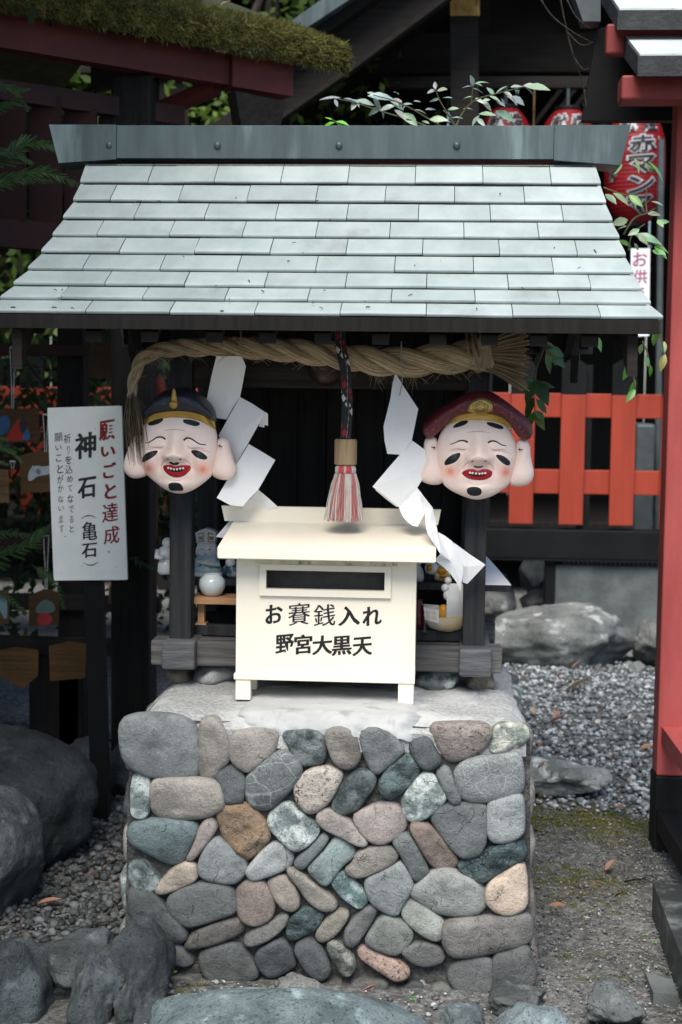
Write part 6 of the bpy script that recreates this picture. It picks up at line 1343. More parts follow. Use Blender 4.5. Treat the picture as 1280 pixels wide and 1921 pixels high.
for i in range(7): 
    p, q = PY(985+i*26, 255, HY+.1), PY(1055+i*26, 165, HY+.1); MB().beam(p, q, .03, .03, up=Vector((0, 1, 0))).build('strut', M['hallwood'], hall)
# wide gable post with its gilt fitting, bargeboards and roof
def hp(x, y, Y=HY-.9): return PY(x, y, Y)
bw = MB(); bw.prism([hp(846, 400), hp(898, 400), hp(898, -160), hp(846, -160)], (0, .14, 0)); bw.build('gable_post', M['hallwood'], hall, clean=True)
gf = MB(); gf.prism([hp(845, 30, HY-.905), hp(900, 30, HY-.905), hp(900, -60, HY-.905), hp(845, -60, HY-.905)], (0, -.015, 0)); g_ = gf.build('gilt_fitting', M['brass'], hall, clean=True)
lat = MB()
for i in range(-6, 14):
    for s in (-1, 1):
        x0_ = 845+i*7; p0, p1 = (x0_, 28), (x0_+s*40, -42); 
        def cl(p): return hp(min(max(p[0], 846), 899), p[1], HY-.922)
        if 846 <= p0[0] <= 899: lat.tube([hp(p0[0], 28, HY-.922), cl((p0[0]+s*20, -7)), ], .004, 4)
lat.build('lattice_relief', M['brass'], g_)
def sw(name, pts, dep, m, Y): mb = MB(); mb.prism([hp(x, y, Y) for x, y in pts], (0, dep, 0)); return mb.build(name, M[m], hall, clean=True)
sw('bargeboard', [(460,262),(660,124),(850,-20),(1000,-130),(1000,-200),(800,-60),(620,68),(440,190)], .09, 'hallwood', HY-1.35)
sw('bargeboard_edge', [(480,256),(660,132),(850,-10),(1000,-120),(1000,-132),(850,-23),(660,121),(480,244)], .12, 'hallwood', HY-1.37)
sw('rake_roof_edge', [(430,150),(560,62),(700,-30),(1000,-250),(1000,-290),(690,-62),(548,38),(420,120)], .5, 'ridge', HY-1.6)
sw('rake_soffit', [(430,185),(560,98),(700,0),(1000,-200),(1000,-252),(700,-32),(560,60),(430,148)], .35, 'dark', HY-1.5)
sw('rib_board', [(500,175),(560,140),(595,150),(640,110),(655,96),(640,90),(600,118),(560,128)], .1, 'lightwood', HY-1.33).color = (.4, .4, .4, 1)
# main roof planes behind the bargeboard so the hall casts its shade
pk_ = hp(1000, -130); lf_ = hp(380, 300)
mb = MB(); mb.add([lf_+Vector((-.6,-.2,-.35)), pk_+Vector((.3,-.2,.25)), pk_+Vector((.3,4.6,.25)), lf_+Vector((-.6,4.6,-.35))], [(0,1,2,3)]); e_ = len(mb.v)
mb = MB(); P4 = [lf_+Vector((-.6,.1,-.30)), pk_+Vector((.3,.1,.30)), pk_+Vector((.3,4.8,.30)), lf_+Vector((-.6,4.8,-.30))]; mb.hexa(P4+[p+Vector((0,0,.12)) for p in P4]); mb.build('roof_plane', M['dark'], hall, clean=True)
rx = pk_.x+.3; P4 = [Vector((rx, P4[1].y, P4[1].z)), Vector((rx+4.2, P4[1].y, P4[1].z-2.6)), Vector((rx+4.2, P4[2].y, P4[1].z-2.6)), Vector((rx, P4[2].y, P4[1].z))]; mb = MB(); mb.hexa(P4+[p+Vector((0,0,.12)) for p in P4]); mb.build('roof_plane', M['dark'], hall, clean=True)

# ------------------------------------------------------------------ red paper lanterns
def bisected(v, f, step):
    bm = bmesh.new(); vs = [bm.verts.new(q) for q in v]
    for q in f:
        try: bm.faces.new([vs[i] for i in q])
        except ValueError: pass
    xs = [q.x for q in v]; ys = [q.y for q in v]
    for ax, lo, hi in ((0, min(xs), max(xs)), (1, min(ys), max(ys))):
        c = lo+step
        while c < hi:
            no = Vector((1, 0, 0)) if ax == 0 else Vector((0, 1, 0)); bmesh.ops.bisect_plane(bm, geom=bm.verts[:]+bm.edges[:]+bm.faces[:], plane_co=no*c, plane_no=no); c += step
    bm.verts.index_update(); r = [q.co.copy() for q in bm.verts], [tuple(q.index for q in g.verts) for g in bm.faces]; bm.free(); return r
def lantern(label, px, pyt, pyb, Y, group):
    c0, c1 = PY(px, pyb, Y), PY(px, pyt, Y); H = c1.z-c0.z; R = 55*K(Y); t = thing('paper_lantern', label, 'lantern', (c0.x, Y, c0.z), group); O = Vector((c0.x, Y, c0.z))
    def prof(z): u = max(0, min(1, z/H)); return R*(1-abs(2*u-1)**3.2*.55)
    mb = MB(); n = 56; mb.lathe([(prof(H*i/n)*(1+.012*(i % 2)), H*i/n) for i in range(n+1)], O, 40); mb.build('shade', M['lantern'], t, smooth=False)
    for z, s in ((-.03, -1), (H, 1)): MB().lathe([(R*.42, z), (R*.45, z+.015), (R*.42, z+.03)], O, 24).build('rim', M['blackpaint'], t)
    MB().tube([O+Vector((0, 0, H+.03)), O+Vector((0, 0, H+.16))], .012, 8).build('hook', M['greymetal'], t)
    def put(ch, u0, v0, w, h, white):
        v, f, W_, H_ = text_mesh(ch, .015); v = [Vector((q.x/W_*w, q.y/H_*h, 0)) for q in v]; v, f = bisected(v, f, .022)
        for kind, mbx, offs in (('w', wm, .0055), ('k', bm_, .009)):
            if kind == 'w': v2, f2, W2, H2 = text_mesh(ch, .075); v2 = [Vector((q.x/W2*w*1.16, q.y/H2*h*1.16, 0)) for q in v2]; v2, f2 = bisected(v2, f2, .022)
            else: v2, f2 = v, f
            def wrap(q): z = v0+q.y+.10*q.x; rr = prof(z)*1.012+offs; a = (u0+q.x)/R; return O+Vector((rr*sin(a), -rr*cos(a), z))
            mbx.add([wrap(q) for q in v2], f2)
    wm, bm_ = MB(), MB()
    put('献', -.085, H*.86, .13, .13, 1); put('燈', .085, H*.86, .13, .13, 1)
    for i, ch in enumerate('赤マンマ'): put(ch, .02, H*(.665-.175*i), .18, .115, 1)
    for i, ch in enumerate('レストラン'): put(ch, .175, H*(.70-.085*i), .055, .05, 1)
    put('茶', -.19, H*.52, .075, .075, 1); put('房', -.19, H*.40, .075, .075, 1)
    wm.build('lettering_outline', M['lanternwhite'], t); bm_.build('lettering', M['black'], t)
LYs = HY-.55
lantern('largest looking red lantern with black lettering, beside the red gate post', 1188, 207, 420, LYs, 'red lanterns under the hall eaves')
lantern('red lantern peeping over the ridge, directly left of the black gate board', 1060, 210, 420, LYs+.0, 'red lanterns under the hall eaves')
lantern('red lantern peeping over the ridge behind the nandina leaves', 944, 207, 418, LYs+.0, 'red lanterns under the hall eaves')
# white hanging banner
bn = thing('banner', 'white hanging banner with magenta writing, right of the roof', 'banner', PY(1202, 630, 4.9)); BYY = 4.9
mb = MB(); mb.prism([PY(1183, 632, BYY), PY(1218, 630, BYY), PY(1220, 466, BYY), PY(1184, 466, BYY)], (0, .006, 0)); mb.build('cloth', M['white'], bn, clean=True)
mb = MB()
for i, ch in enumerate('お供え物'): o = PY(1201, 486+i*33, BYY); brush(mb, ch, lambda a, b, q, o=o: (o.x+a, BYY-.002-.0003*q, o.z+b), 26*K(BYY), 26*K(BYY), .01, .01, .05, .01, i+70)
mb.build('lettering', M['pink'], bn)
mb = MB(); mb.tube([PY(1233, 1000, 6.3), PY(1241, 262, 6.3)], .022, 8); tag(mb.build('metal_pole', M['greymetal'], origin=PY(1233, 1000, 6.3)), 'grey metal pole standing behind the red gate post', 'pole')
hbx = PY(1206, 880, 6.0); mb = MB(); mb.box(PY(1192, 880, 6).x, PY(1228, 880, 6).x, 6.0, 6.5, 0, PY(1206, 795, 6).z, b=.02); tag(mb.build('grey_cabinet', M['greymetal'], origin=(hbx.x, 6.2, 0)), 'grey cabinet seen through the gaps of the picket fence', 'cabinet')

# ------------------------------------------------------------------ plants
def leaf_mesh(name, mat, wid=.38, droop=.25, fold=.12):
    mb = MB(); rows = [(0, .02), (.18, .62), (.42, 1), (.68, .78), (.88, .32), (1, .01)]; vs = []
    for t, w_ in rows:
        z = -droop*t*t; vs += [(t, -wid/2*w_, z+fold*wid*w_), (t, 0, z), (t, wid/2*w_, z+fold*wid*w_)]
    mb.add(vs, [q for i in range(5) for q in ((i*3, i*3+1, i*3+4, i*3+3), (i*3+1, i*3+2, i*3+5, i*3+4))])
    me = bpy.data.meshes.new(name); me.from_pydata(mb.v, [], mb.f); me.materials.append(M[mat]); me.polygons.foreach_set('use_smooth', [True]*len(me.polygons)); return me
LM = [leaf_mesh('leaf', 'leaf', .42, .18), leaf_mesh('leaf', 'leaf', .36, .30), leaf_mesh('leaf', 'leaf', .48, .10)]
def put_leaf(t, p, d, L, col=(1, 1, 1), roll=0., up=Vector((0, -.35, 1))):
    d = Vector(d).normalized(); y = up.cross(d).normalized(); z = d.cross(y); y2 = y*cos(roll)+z*sin(roll); z2 = d.cross(y2)
    o = bpy.data.objects.new('leaf', random.choice(LM)); COL.objects.link(o); o.parent = t; p = Vector(p)-wloc(t)
    o.matrix_local = Matrix(((d.x*L, y2.x*L, z2.x*L, p.x), (d.y*L, y2.y*L, z2.y*L, p.y), (d.z*L, y2.z*L, z2.z*L, p.z), (0, 0, 0, 1))); o.color = (*col, 1); return o
def spray(label, stems, leaves, base, Y, group=None, lc=(1, 1, 1), up=Vector((0, -.8, .7)), name='nandina_branch'):
    t = thing(name, label, 'branch', PY(*base, Y), group); rg = random.Random(int(base[0]))
    for s in stems: pts = spline([PY(x, y, Y+dy) for x, y, dy in s], 4); MB().tube(pts, [.0032*(1-.6*i/len(pts)) for i in range(len(pts))], 5).build('stem', M['stem'], t)
    for q in leaves:
        x0, y0, x1, y1 = q[:4]; c = q[4] if len(q) > 4 else lc; dy = rg.uniform(-.02, .02); a = PY(x0, y0, Y+dy); b = PY(x1, y1, Y+dy+rg.uniform(-.03, .015)); put_leaf(t, a, b-a, (b-a).length*1.05, tuple(k*rg.uniform(.8, 1.2) for k in c), rg.uniform(-.5, .5), up)
    return t
NY = .92
PL = (6.2, 3.9, 7.2)
spray('pale leaved nandina spray arching left behind the ridge', [[(800,236,0),(760,222,-.02),(716,209,-.03),(668,193,-.05),(625,184,-.06)],[(826,236,0),(806,224,0),(776,206,-.02),(742,190,-.04),(700,178,-.06)]],
 [(640,184,600,184),(628,186,634,200),(645,185,672,188),(668,190,660,205),(668,188,702,195),(690,180,738,178),(700,182,716,206),(716,200,692,214),(716,205,722,222),(705,178,690,173),(735,190,758,204),(748,178,742,168),(755,192,735,182),(740,205,764,222),(758,212,782,234),(742,198,712,204),(776,190,790,190),(778,206,802,208),(765,192,755,205),(798,206,818,204),(806,224,838,222),(820,232,830,222),(806,232,792,226),(730,186,748,196),(725,182,708,186),(752,198,772,192),(664,186,676,196)], (810,236), NY, None, PL)
spray('pale leaved nandina spray standing upright in the middle behind the ridge', [[(854,236,0),(838,210,-.01),(826,190,-.02),(816,166,-.03)],[(856,236,0),(872,206,0),(896,186,-.02),(930,176,-.03),(985,162,-.05)],[(884,196,0),(886,178,-.01),(888,160,-.02)]],
 [(818,168,815,152),(818,168,802,174),(820,170,838,166),(826,186,806,188),(830,184,848,182),(836,210,850,218),(840,206,860,202),(838,214,834,206),(846,222,866,216),(848,230,832,226),(888,162,884,142),(890,158,916,148),(886,162,868,160),(888,166,908,170),(890,156,905,160),(888,182,870,180),(892,184,906,190),(905,188,922,204),(906,188,920,186),(918,180,940,188),(930,176,950,160),(928,178,915,164),(945,172,962,180),(958,164,980,160),(980,162,1010,156),(985,162,1030,165),(985,164,1004,174),(975,168,970,178),(962,180,984,196),(940,184,950,198),(950,180,972,190),(930,190,948,198),(898,214,930,212),(900,216,885,232),(930,208,966,226),(895,222,908,232),(868,204,886,202)], (856, 236), NY, None, PL)
spray('small bright yellow green sprig at the ridge', [[(640,238,0),(632,230,0),(622,224,0)]], [(628,230,604,234,(4.2,5.2,1.0)),(628,228,612,218,(4.4,5.2,1.0)),(630,228,652,228,(4.2,5.0,1.4)),(632,232,645,236,(3.4,4.6,2))], (636, 238), NY-.05)
spray('fresh nandina shoots hanging in front of the lantern, right of the roof', [[(1170,440,0),(1190,410,0),(1214,400,0),(1234,388,0)],[(1214,400,0),(1212,378,0),(1214,352,0)],[(1180,470,0),(1186,440,0),(1210,420,0)],[(1180,300,0),(1200,300,0),(1225,310,0)],[(1132,352,0),(1160,362,0),(1190,370,0)]],
 [(1222,378,1244,382),(1214,400,1238,402),(1232,418,1256,414),(1234,412,1244,424),(1178,412,1150,420),(1176,424,1160,426),(1190,296,1204,320),(1210,304,1228,324),(1216,304,1252,332),(1168,308,1152,326),(1165,300,1148,312),(1136,364,1156,380),(1150,362,1182,378),(1185,372,1196,390),(1180,366,1205,384,(2.4,3.6,.8)),(1162,450,1184,460,(3,4,1.2)),(1190,440,1240,448),(1200,444,1225,462),(1196,440,1215,456),(1216,452,1256,468),(1228,462,1252,482,(2.6,3.6,.9)),(1200,430,1180,440),(1224,470,1248,476),(1190,456,1200,470)], (1180, 470), 1.0, None, (5.2, 3.8, 5.2))
spray('green nandina leaves with one yellow leaf, hanging beside the rope brush', [[(1026,640,0),(1014,670,0),(1004,705,0),(1002,740,0),(1004,775,0)]],
 [(1026,640,1044,684,(4.2,2.4,.8)),(1028,650,1058,668,(1.2,1.4,1.3)),(1030,658,1060,688,(1.6,1.7,1.6)),(1024,664,1036,698,(1.4,1.6,.7)),(1014,662,1002,688,(.9,1,1)),(1016,648,1036,652,(1.2,1.3,1.2)),(1002,712,984,760,(.9,1.0,.8)),(1006,712,1028,758,(.7,.85,.8)),(1006,716,1036,728,(1.4,1.5,1.5)),(1002,714,978,720,(1.2,1.3,1.2)),(1002,745,984,782,(1.0,1.2,.6)),(1006,748,1028,776,(1.3,1.4,1.3)),(1004,772,1020,804,(3.2,2.6,1)),(1004,770,1022,788,(1.5,1.6,1.5)),(1002,772,992,800,(2.4,1.9,.6)),(1002,712,1004,735,(1.0,1.2,.7))], (1010, 640), .62, None, (1, 1, 1), Vector((0, -1, .15)))
spray('thin yellowing shoots hanging under the right end of the eave', [[(1180,640,0),(1186,680,0),(1190,715,0),(1192,740,0)],[(1205,640,0),(1214,660,0),(1220,690,0)],[(1235,600,0),(1242,640,0),(1248,680,0)]],
 [(1186,674,1172,712,(2.2,2.6,.8)),(1188,676,1190,694,(2.4,3,1)),(1192,712,1184,740,(2.4,2.8,1)),(1192,730,1176,752,(2.8,3,1)),(1205,645,1200,664,(3,3,2.6)),(1212,668,1218,688,(3,3,2.6)),(1220,684,1222,706,(1.8,2,.9)),(1236,600,1240,622,(2,2.6,1)),(1238,612,1232,640,(2.4,2.8,1)),(1246,640,1246,662,(2.6,2.8,1)),(1248,664,1240,694,(4.6,2.4,.5)),(1226,625,1228,650,(2.4,2.8,1)),(1122,632,1126,655,(2.4,2.6,2))], (1200, 640), 1.0, None, (2, 2, 1), Vector((0, -1, .15)))
tw = MB()
for s in ([(1050,-10,0),(1064,60,.02),(1078,110,0),(1094,160,.03),(1100,200,0)],[(1064,60,.02),(1090,84,0),(1112,80,0)],[(1010,-10,0),(1036,30,0),(1078,62,0),(1112,80,.02)],[(1078,110,0),(1094,130,0),(1106,128,0)],[(1060,-10,0),(1080,30,0),(1108,54,0)]):
    pts = spline([PY(x, y, 1.3+d) for x, y, d in s], 5); tw.tube(pts, [.003*(1-.7*i/len(pts)) for i in range(len(pts))], 5)
bt_ = tw.build('bare_twig', M['bark'], origin=PY(1080, 60, 1.3)); tag(bt_, 'thin bare twigs hanging in front of the dark hall gable', 'twig')
# cypress sprays on the left: flat fans of short scaly twigs
def cypress(label, fronds, Y, base):
    t = thing('cypress_spray', label, 'branch', PY(*base, Y)); rg = random.Random(int(base[1]))
    for pts in fronds:
        sp_ = spline([PY(x, y, Y+rg.uniform(-.03, .03)) for x, y in pts], 7); mb = MB(); mb.tube(sp_, [.0016*(1-.7*i/len(sp_))+.0004 for i in range(len(sp_))], 4)
        L = sum((b-a).length for a, b in zip(sp_[:-1], sp_[1:])); tip = Vector((0, 0, -.25))
        for i in range(2, len(sp_)):
            d = (sp_[i]-sp_[i-1]).normalized(); sdv = d.cross(Vector((0, -.9, .45))).normalized(); f = i/len(sp_)
            for s in (-1, 1):
                l1 = L*.20*(1.25-f)*rg.uniform(.6, 1.15); q = sp_[i]-d*rg.uniform(0, L*.02); e1 = (d*1.0+sdv*s*.62+tip*.25+Vector((0, rg.uniform(-.2, .2), 0))).normalized()
                tw_ = [q+e1*l1*u+tip*(l1*.25*u*u) for u in (0, .25, .5, .75, 1)]; mb.tube(tw_, [.0014, .0014, .0013, .0011, .0006], 4, cap=False)
                for m_ in range(1, 9):
                    u = m_/9; r = q+e1*l1*u+tip*(l1*.25*u*u)
                    for s2 in (-1, 1):
                        e = (e1*.95+sdv*s2*.5+d*.2+Vector((0, rg.uniform(-.25, .25), 0))).normalized(); l2 = l1*.30*(1.15-u)*rg.uniform(.7, 1.2); mb.tube([r, r+e*l2*.6, r+e*l2], [.0014, .0013, .0006], 3, cap=False)
        mb.build('frond', M['needle'], t)
    return t
cypress('fine cypress frond reaching in at the upper left', [[(-40,150),(10,162),(34,168),(54,168)],[(-40,205),(0,200),(26,192),(40,198),(54,204)],[(20,160),(32,178),(54,204)]], 1.0, (-40, 180))
cypress('broad cypress fronds beside the left end of the ridge', [[(-60,330),(0,300),(40,272),(84,270),(112,284)],[(-60,290),(-10,285),(30,290),(60,306)],[(-40,350),(40,330),(90,324),(144,346)],[(-60,380),(0,345),(50,335),(100,340)]], .95, (-60, 330))
cypress('dark cypress fronds hanging at the left edge above the small slip', [[(-50,840),(-10,836),(20,846),(40,866)],[(-50,815),(-10,820),(15,826)],[(-50,870),(-14,862),(16,872)]], 1.2, (-50, 840))
cypress('shaded cypress fronds below the notice board at the left', [[(-40,1060),(40,1030),(80,1000),(110,985)],[(-40,1010),(20,1000),(70,1010)],[(240,1060),(270,1040),(300,1030)],[(236,1030),(262,1055),(296,1070)],[(-40,1100),(10,1120),(50,1150)],[(60,1060),(100,1090),(120,1140)]], 1.75, (-40, 1060))

# ------------------------------------------------------------------ trees and shrubs behind, and unseen ones added for shade at the left
def tree(label, base, h, crown, n, seed, c0, c1, leaf=.10, cat='tree', name='tree', trunk=.16, group=None, gapf=.9):
    rg = np.random.default_rng(seed); t = thing(name, label, cat, base, group); B = Vector(base); cz, cr_, ch_ = crown
    mb = MB(); lean = Vector((rg.normal()*.15, rg.normal()*.15, 0)); top = B+Vector((0, 0, h*.85))+lean*h*.3
    path = [B+Vector((0, 0, -.1)), B+Vector((0, 0, h*.3))+lean*.3, B+Vector((0, 0, h*.6))+lean, top]; mb.tube(spline(path, 5), [trunk*(1-.75*i/15) for i in range(16)], 9)
    cl = []
    for i in range(16):
        a = rg.uniform(0, 2*pi); u = rg.uniform(-1, 1); r = rg.uniform(.35, 1)**.6; e = B+Vector((cos(a)*cr_*r*sqrt(1-u*u*.6), sin(a)*cr_*r*sqrt(1-u*u*.6), cz+u*ch_)); s = path[1].lerp(top, rg.uniform(.25, 1)); m_ = s.lerp(e, .55)+Vector((0, 0, .15)); mb.tube([s, m_, e], [trunk*.28, trunk*.16, .008], 5); cl.append(e)
    mb.build('trunk', M['bark'], t, smooth=True)
    cc = np.array([tuple(c) for c in cl]+[tuple(Vector(cl[i]).lerp(cl[(i*7+3) % 16], .5)) for i in range(16)]); k = rg.integers(0, len(cc), n)
    P = cc[k]+rg.normal(0, 1, (n, 3))*np.array([cr_, cr_, ch_*.9])*.20
    d = rg.normal(0, 1, (n, 3)); d[:, 2] -= .5; d /= np.linalg.norm(d, axis=1)[:, None]; r_ = rg.normal(0, 1, (n, 3)); s = np.cross(d, r_); s /= np.linalg.norm(s, axis=1)[:, None]; L = leaf*rg.uniform(.6, 1.3, n)[:, None]
    V = np.stack([P, P+d*L*.5+s*L*.26, P+d*L, P+d*L*.5-s*L*.26], 1).reshape(-1, 3); F = np.arange(4*n).reshape(-1, 4)
    mixv = rg.random(n)[:, None]*.6+.4*((k % 5)/4)[:, None]; c = (np.array(c0)*(1-mixv)+np.array(c1)*mixv)*rg.uniform(.7, 1.25, n)[:, None]
    o = tris('crown', V, F, np.repeat(c, 4, 0), M['foliage'], t, origin=base); return t
GA, GB, GD, GE = (.07, .13, .03), (.20, .30, .06), (.018, .035, .016), (.05, .085, .03)
tree('bright green maple crown glimpsed between moss roof and hall roof', (-1.2, 11.5, 0), 7.5, (5.2, 2.0, 1.9), 6500, 1, (.12,.22,.04), (.30,.42,.08), .15)
tree('broad green tree behind the mossy gate', (-3.6, 9.0, 0), 6.5, (4.0, 2.1, 2.0), 6500, 2, GA, GB, .13)
tree('tall shading tree behind the plaque rack', (-5.6, 6.5, 0), 8.5, (5.0, 2.6, 3.0), 8000, 3, GD, GE, .15, trunk=.22)
tree('dark tree rising behind the hall', (3.6, 15, 0), 10, (7.5, 3.2, 3.2), 7000, 4, GD, GE, .2, trunk=.25)
tree('slim tree with a leaning trunk seen under the mossy beam', (-.85, 7.6, 0), 5.5, (4.3, 1.1, 1.3), 3500, 5, GA, GB, .10, trunk=.13)
tree('tall tree beyond the right gate', (6.4, 7.5, 0), 8.5, (5.4, 2.4, 2.6), 7000, 8, GD, GE, .16, trunk=.22)
tree('big unseen evergreen added to shade the left side of the garden', (-2.9, -.3, 0), 7.5, (4.7, 1.9, 2.1), 12000, 21, GD, GE, .17, trunk=.24)  # this and the next two stand out of view, added to block light
tree('unseen evergreen farther left, added for shade', (-3.5, -2.6, 0), 8.0, (4.8, 1.9, 2.3), 10000, 22, GD, GE, .18, trunk=.24)
tree('unseen evergreen added to shade the notice board and the plaque rack', (-1.75, .95, 0), 6.0, (4.25, 1.25, 1.15), 9000, 23, GD, GE, .14, trunk=.13)
def shrub(label, base, r, h, n, seed, c0, c1, leaf=.07):
    t = tree(label, base, h*.9, (h*.55, r, h*.45), n, seed, c0, c1, leaf, 'shrub', 'shrub', .03); return t
shrub('leafy green shrub behind the rack, far left', (-3.1, 4.3, 0), .8, 2.2, 3500, 11, GA, GB, .09)
shrub('leafy shrub behind the rack, near the red fence', (-1.75, 4.4, 0), .7, 2.0, 3000, 12, GD, GA, .08)
shrub('dark shrub against the fence behind the left post', (-.75, 4.6, 0), .55, 1.75, 2200, 13, GD, GE, .07)
shrub('tall unseen shrub added for shade left of the notice board', (-2.2, .2, 0), .6, 2.6, 4000, 15, GD, GE, .08)  # this and the next are unseen, added to keep low light off the left
shrub('second tall unseen shrub added for shade, farther forward', (-2.5, -1.0, 0), .6, 2.6, 4000, 16, GD, GE, .08)
shrub('low dark shrub beneath the plaque rack', (-2.6, 2.9, 0), .55, 1.0, 2200, 14, GD, GE, .06)

# ------------------------------------------------------------------ fallen leaves, sprouts and twigs
def dead(px, py, z, size, col, ang, lab, grp=None, Y=None):
    p = PZ(px, py, z) if Y is None else PY(px, py, Y); o = bpy.data.objects.new('dead_leaf', DLM); COL.objects.link(o); o.location = (p.x, p.y, p.z+.012); s = size*K(p.y)
    o.rotation_euler = (random.uniform(-.3, .3), random.uniform(-.5, .2), ang); o.scale = (s, s, s); o.color = (*col, 1); tag(o, lab, 'leaf', grp); return o
DLM = leaf_mesh('dead_leaf', 'dead', .42, -.22, .35)
BRN, ORG, PNK, TAN = (.8, .75, .7), (1.6, 1.2, .7), (1.5, 1.2, 1.2), (1.7, 1.8, 1.7)
dead(70, 1703, .01, 48, (1.45, 1.1, 1.0), .45, 'long reddish leaf on the dark pebbles between the boulders'); dead(-8, 1698, .01, 26, ORG, 1.4, 'orange leaf cut off by the left edge on the pebbles')
dead(163, 1650, .01, 18, (1, .9, .8), .7, 'small tan leaf among the dark pebbles'); dead(150, 1368, .01, 34, ORG, .4, 'orange leaf behind the sign post'); dead(127, 1602, .01, 20, TAN, 1.9, 'thin pale leaf on the pebbles near the plinth')
dead(1058, 1302, .01, 58, TAN, .0, 'long pale leaf lying on the far gravel'); dead(1040, 1352, .01, 28, (1.5,1.2,1.0), 1.2, 'curled tan leaf standing in the gravel'); dead(1030, 1360, .01, 40, PNK, -.4, 'pinkish curled leaf in the middle of the gravel')
dead(1002, 1345, .01, 26, TAN, 1.5, 'upright pale leaf at the edge of the plinth top'); dead(1012, 1408, .01, 18, (1.2,.7,.4), 1.4, 'rust coloured leaf on the gravel by the plinth'); dead(1200, 1410, .01, 28, ORG, .3, 'orange leaf near the red gate post'); dead(1110, 1466, .01, 46, (.8,.55,.4), .1, 'brown leaf behind the low half sunk rock')
dead(1008, 1446, .10, 20, ORG, .2, 'orange leaf lying on the low half sunk rock'); dead(1028, 1706, .01, 36, (1.5,1.05,.9), -.25, 'pinkish brown leaf lying on the bare soil'); dead(1150, 1520, .01, 26, (1.3,.9,.6), -.5, 'narrow brown leaf on the moss')
dead(1136, 1640, .01, 34, (1.3,1.0,1.0), .9, 'crumpled purple brown leaf on the soil'); dead(1160, 1612, .01, 26, TAN, -1.1, 'pale sliver of leaf beside the crumpled one'); dead(1152, 1690, .01, 22, (.8,.5,.5), -.4, 'dark red leaf in the shade of the sill'); dead(1090, 1690, .01, 16, ORG, -.8, 'small orange sliver on the soil')
dead(1072, 1258, .01, 22, PNK, .2, 'pink leaf at the foot of the long boulder'); dead(452, 1905, .02, 56, (1.4,.85,.8), .0, 'red leaf lying on the smooth front rock', None, -.36); dead(680, 1868, .01, 30, (1.6,1.1,.9), .1, 'salmon leaf wedged behind the smooth front rock')
a, b = A1-dA*1.0, 0
for i, (s, v, L_, c, an, lab) in enumerate(((.62, .24, .10, (1.2,1.1,1.2), .3, 'long grey leaf lying on the moss roof'), (.85, .22, .055, (1.7,1.1,1.1), 1.0, 'pink leaf stuck in the moss roof'), (.45, .22, .05, TAN, .5, 'pale leaf near the far end of the moss roof'), (1.75, .25, .06, (1.7,1.2,.9), .2, 'orange leaf at the top of the moss roof'))):
    o = bpy.data.objects.new('dead_leaf', DLM); COL.objects.link(o); p = roofpt(s, v, .085); o.location = p; o.rotation_euler = (.3, -.3, an); o.scale = (L_,)*3; o.color = (*c, 1); tag(o, lab, 'leaf')
def sprout(label, px, py, Y, s):
    p = PY(px, py, Y); t = thing('sprout', label, 'sprout', p); mb = MB(); mb.tube([p+Vector((0, .0, -.02)), p+Vector((.002, 0, .004))], .001, 4); mb.build('stem', M['stem'], t)
    for a in (.3, 2.85): put_leaf(t, p+Vector((0, 0, .004)), Vector((cos(a), -.4, sin(a)*.5+.15)), s*K(Y), (2.6, 4.2, 1.2), 0, Vector((0, -1, .4)))
    return t
sprout('two leaved bright green sprout between corner rock and plinth', 323, 1826, -.05, 11); sprout('tiny green sprout left of the plinth corner', 249, 1733, -.02, 8); sprout('green sprout in the crevice at the bottom, right of the smooth rock', 775, 1877, -.08, 9)
for i, (x, y) in enumerate(((1120,1606),(1132,1602),(1210,1756),(1228,1770),(1066,1790),(1124,1812),(1030,1740))): sprout('pinhead green seedling on the bare soil', x, y, PZ(x, y, 0).y, 6)['group'] = 'seedlings on the bare soil'
for lab, pts in (('thin straight twig lying across the soil beside the plinth', [(986,1548),(1003,1555),(1020,1562)]), ('pale green grass stalk lying by the black sill', [(1172,1654),(1190,1650),(1212,1648)]), ('curved twig behind the smooth front rock', [(450,1878),(470,1864),(492,1857)]), ('long dark twig on the pebbles above the corner rocks', [(160,1742),(185,1731),(225,1726)])):
    mb = MB(); q = [PZ(x, y, .015) for x, y in pts]; mb.tube(q, [.0035, .003, .002], 5); tag(mb.build('twig', M['bark' if 'green' not in lab else 'straw'], origin=q[0]), lab, 'twig')
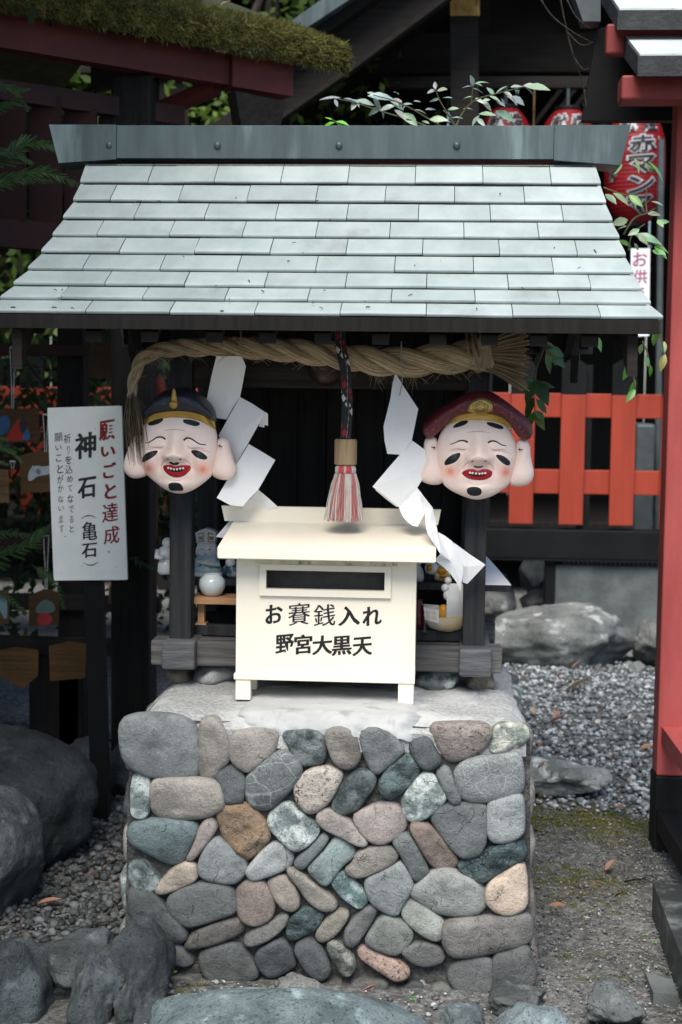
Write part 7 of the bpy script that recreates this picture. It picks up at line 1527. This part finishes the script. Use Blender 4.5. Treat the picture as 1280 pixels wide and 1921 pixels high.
def mosstufts():
    rg = np.random.default_rng(8); V = []; F = []; C = []
    for _ in range(5500):
        if rg.random() < .6: x, y = rg.uniform(.62, 1.08), rg.normal(1.52, .16)
        elif rg.random() < .6: x, y = rg.normal(.75, .14), rg.normal(.85, .16)
        else: x, y = rg.normal(-.28, .12), rg.normal(-.10, .05)
        if noise.noise(Vector((x*6, y*6, 3))) < .02 or (abs(x) < .55 and y > 0): continue
        p = Vector((x, y, gh(x, y))); d = Vector((rg.normal()*.4, rg.normal()*.4, 1)).normalized(); L = rg.uniform(.004, .011); s = Vector((rg.normal(), rg.normal(), 0)).normalized()*.0022; k = len(V); V.extend([p-s, p+s, p+d*L]); F.append((k, k+1, k+2)); c = np.array([.26, .25, .06])*rg.uniform(.5, 1.4); C.extend([c*.7, c*.7, c])
    o = tris('ground_moss', np.array([tuple(v) for v in V]), np.array(F), np.array(C), M['moss']); tag(o, label='short yellow green moss on the damp soil', kind='stuff')
mosstufts()

def litter():
    rg = random.Random(77); mb = MB()
    for _ in range(34):
        i = rg.choice((1, 2, 3, 4, 5, 6, 7, 8, 8, 7, 8)); f = rg.random(); x = rg.uniform(EL[i]+.03, ER[i]-.03); y = RY[i]*(1-f)+RY[i+1]*f if i < 9 else RY[9]; z = RZ[i]*(1-f)+RZ[i+1]*f; p = Vector((x, y, z+.001)); a = rg.uniform(0, 2*pi); d = Vector((cos(a), sin(a)*.8, sin(a)*.45)); L = rg.uniform(.003, .012) if rg.random() < .92 else rg.uniform(.015, .03)
        c = rg.choice([(.05, .045, .035), (.12, .09, .05), (.03, .03, .028)]); mb.tube([p, p+d*L*.5+Vector((0, 0, .002)), p+d*L+Vector((rg.uniform(-.3, .3)*L, 0, .0))], rg.uniform(.0008, .0018), 4, c)
    tag(mb.build('roof_litter', M['paintcol'], shrine), kind='stuff')
litter()

def crumbs():
    rg = random.Random(55); mb = MB()
    for _ in range(150):
        if rg.random() < .6: x, y = rg.uniform(.58, 1.1), rg.uniform(-.35, 1.6)
        elif rg.random() < .5: x, y = rg.uniform(.6, 1.6), rg.uniform(1.7, 4.2)
        else: x, y = rg.uniform(-1.4, -.55), rg.uniform(-.1, 1.8)
        p = Vector((x, y, gh(x, y)+.009)); a = rg.uniform(0, 2*pi); L = rg.uniform(.006, .022); d = Vector((cos(a), sin(a), rg.uniform(-.1, .35))); s = Vector((-sin(a), cos(a), rg.uniform(-.3, .3)))*L*rg.uniform(.12, .28)
        c = rg.choice([(.30, .27, .21), (.20, .13, .08), (.36, .35, .31), (.12, .07, .045), (.26, .17, .12)])
        mb.add([p, p+d*L*.45+s, p+d*L, p+d*L*.45-s], [(0, 1, 2, 3)], c)
    tag(mb.build('leaf_litter', M['paintcol']), label='crumbs of dry leaf scattered over soil and gravel', kind='stuff')
crumbs()
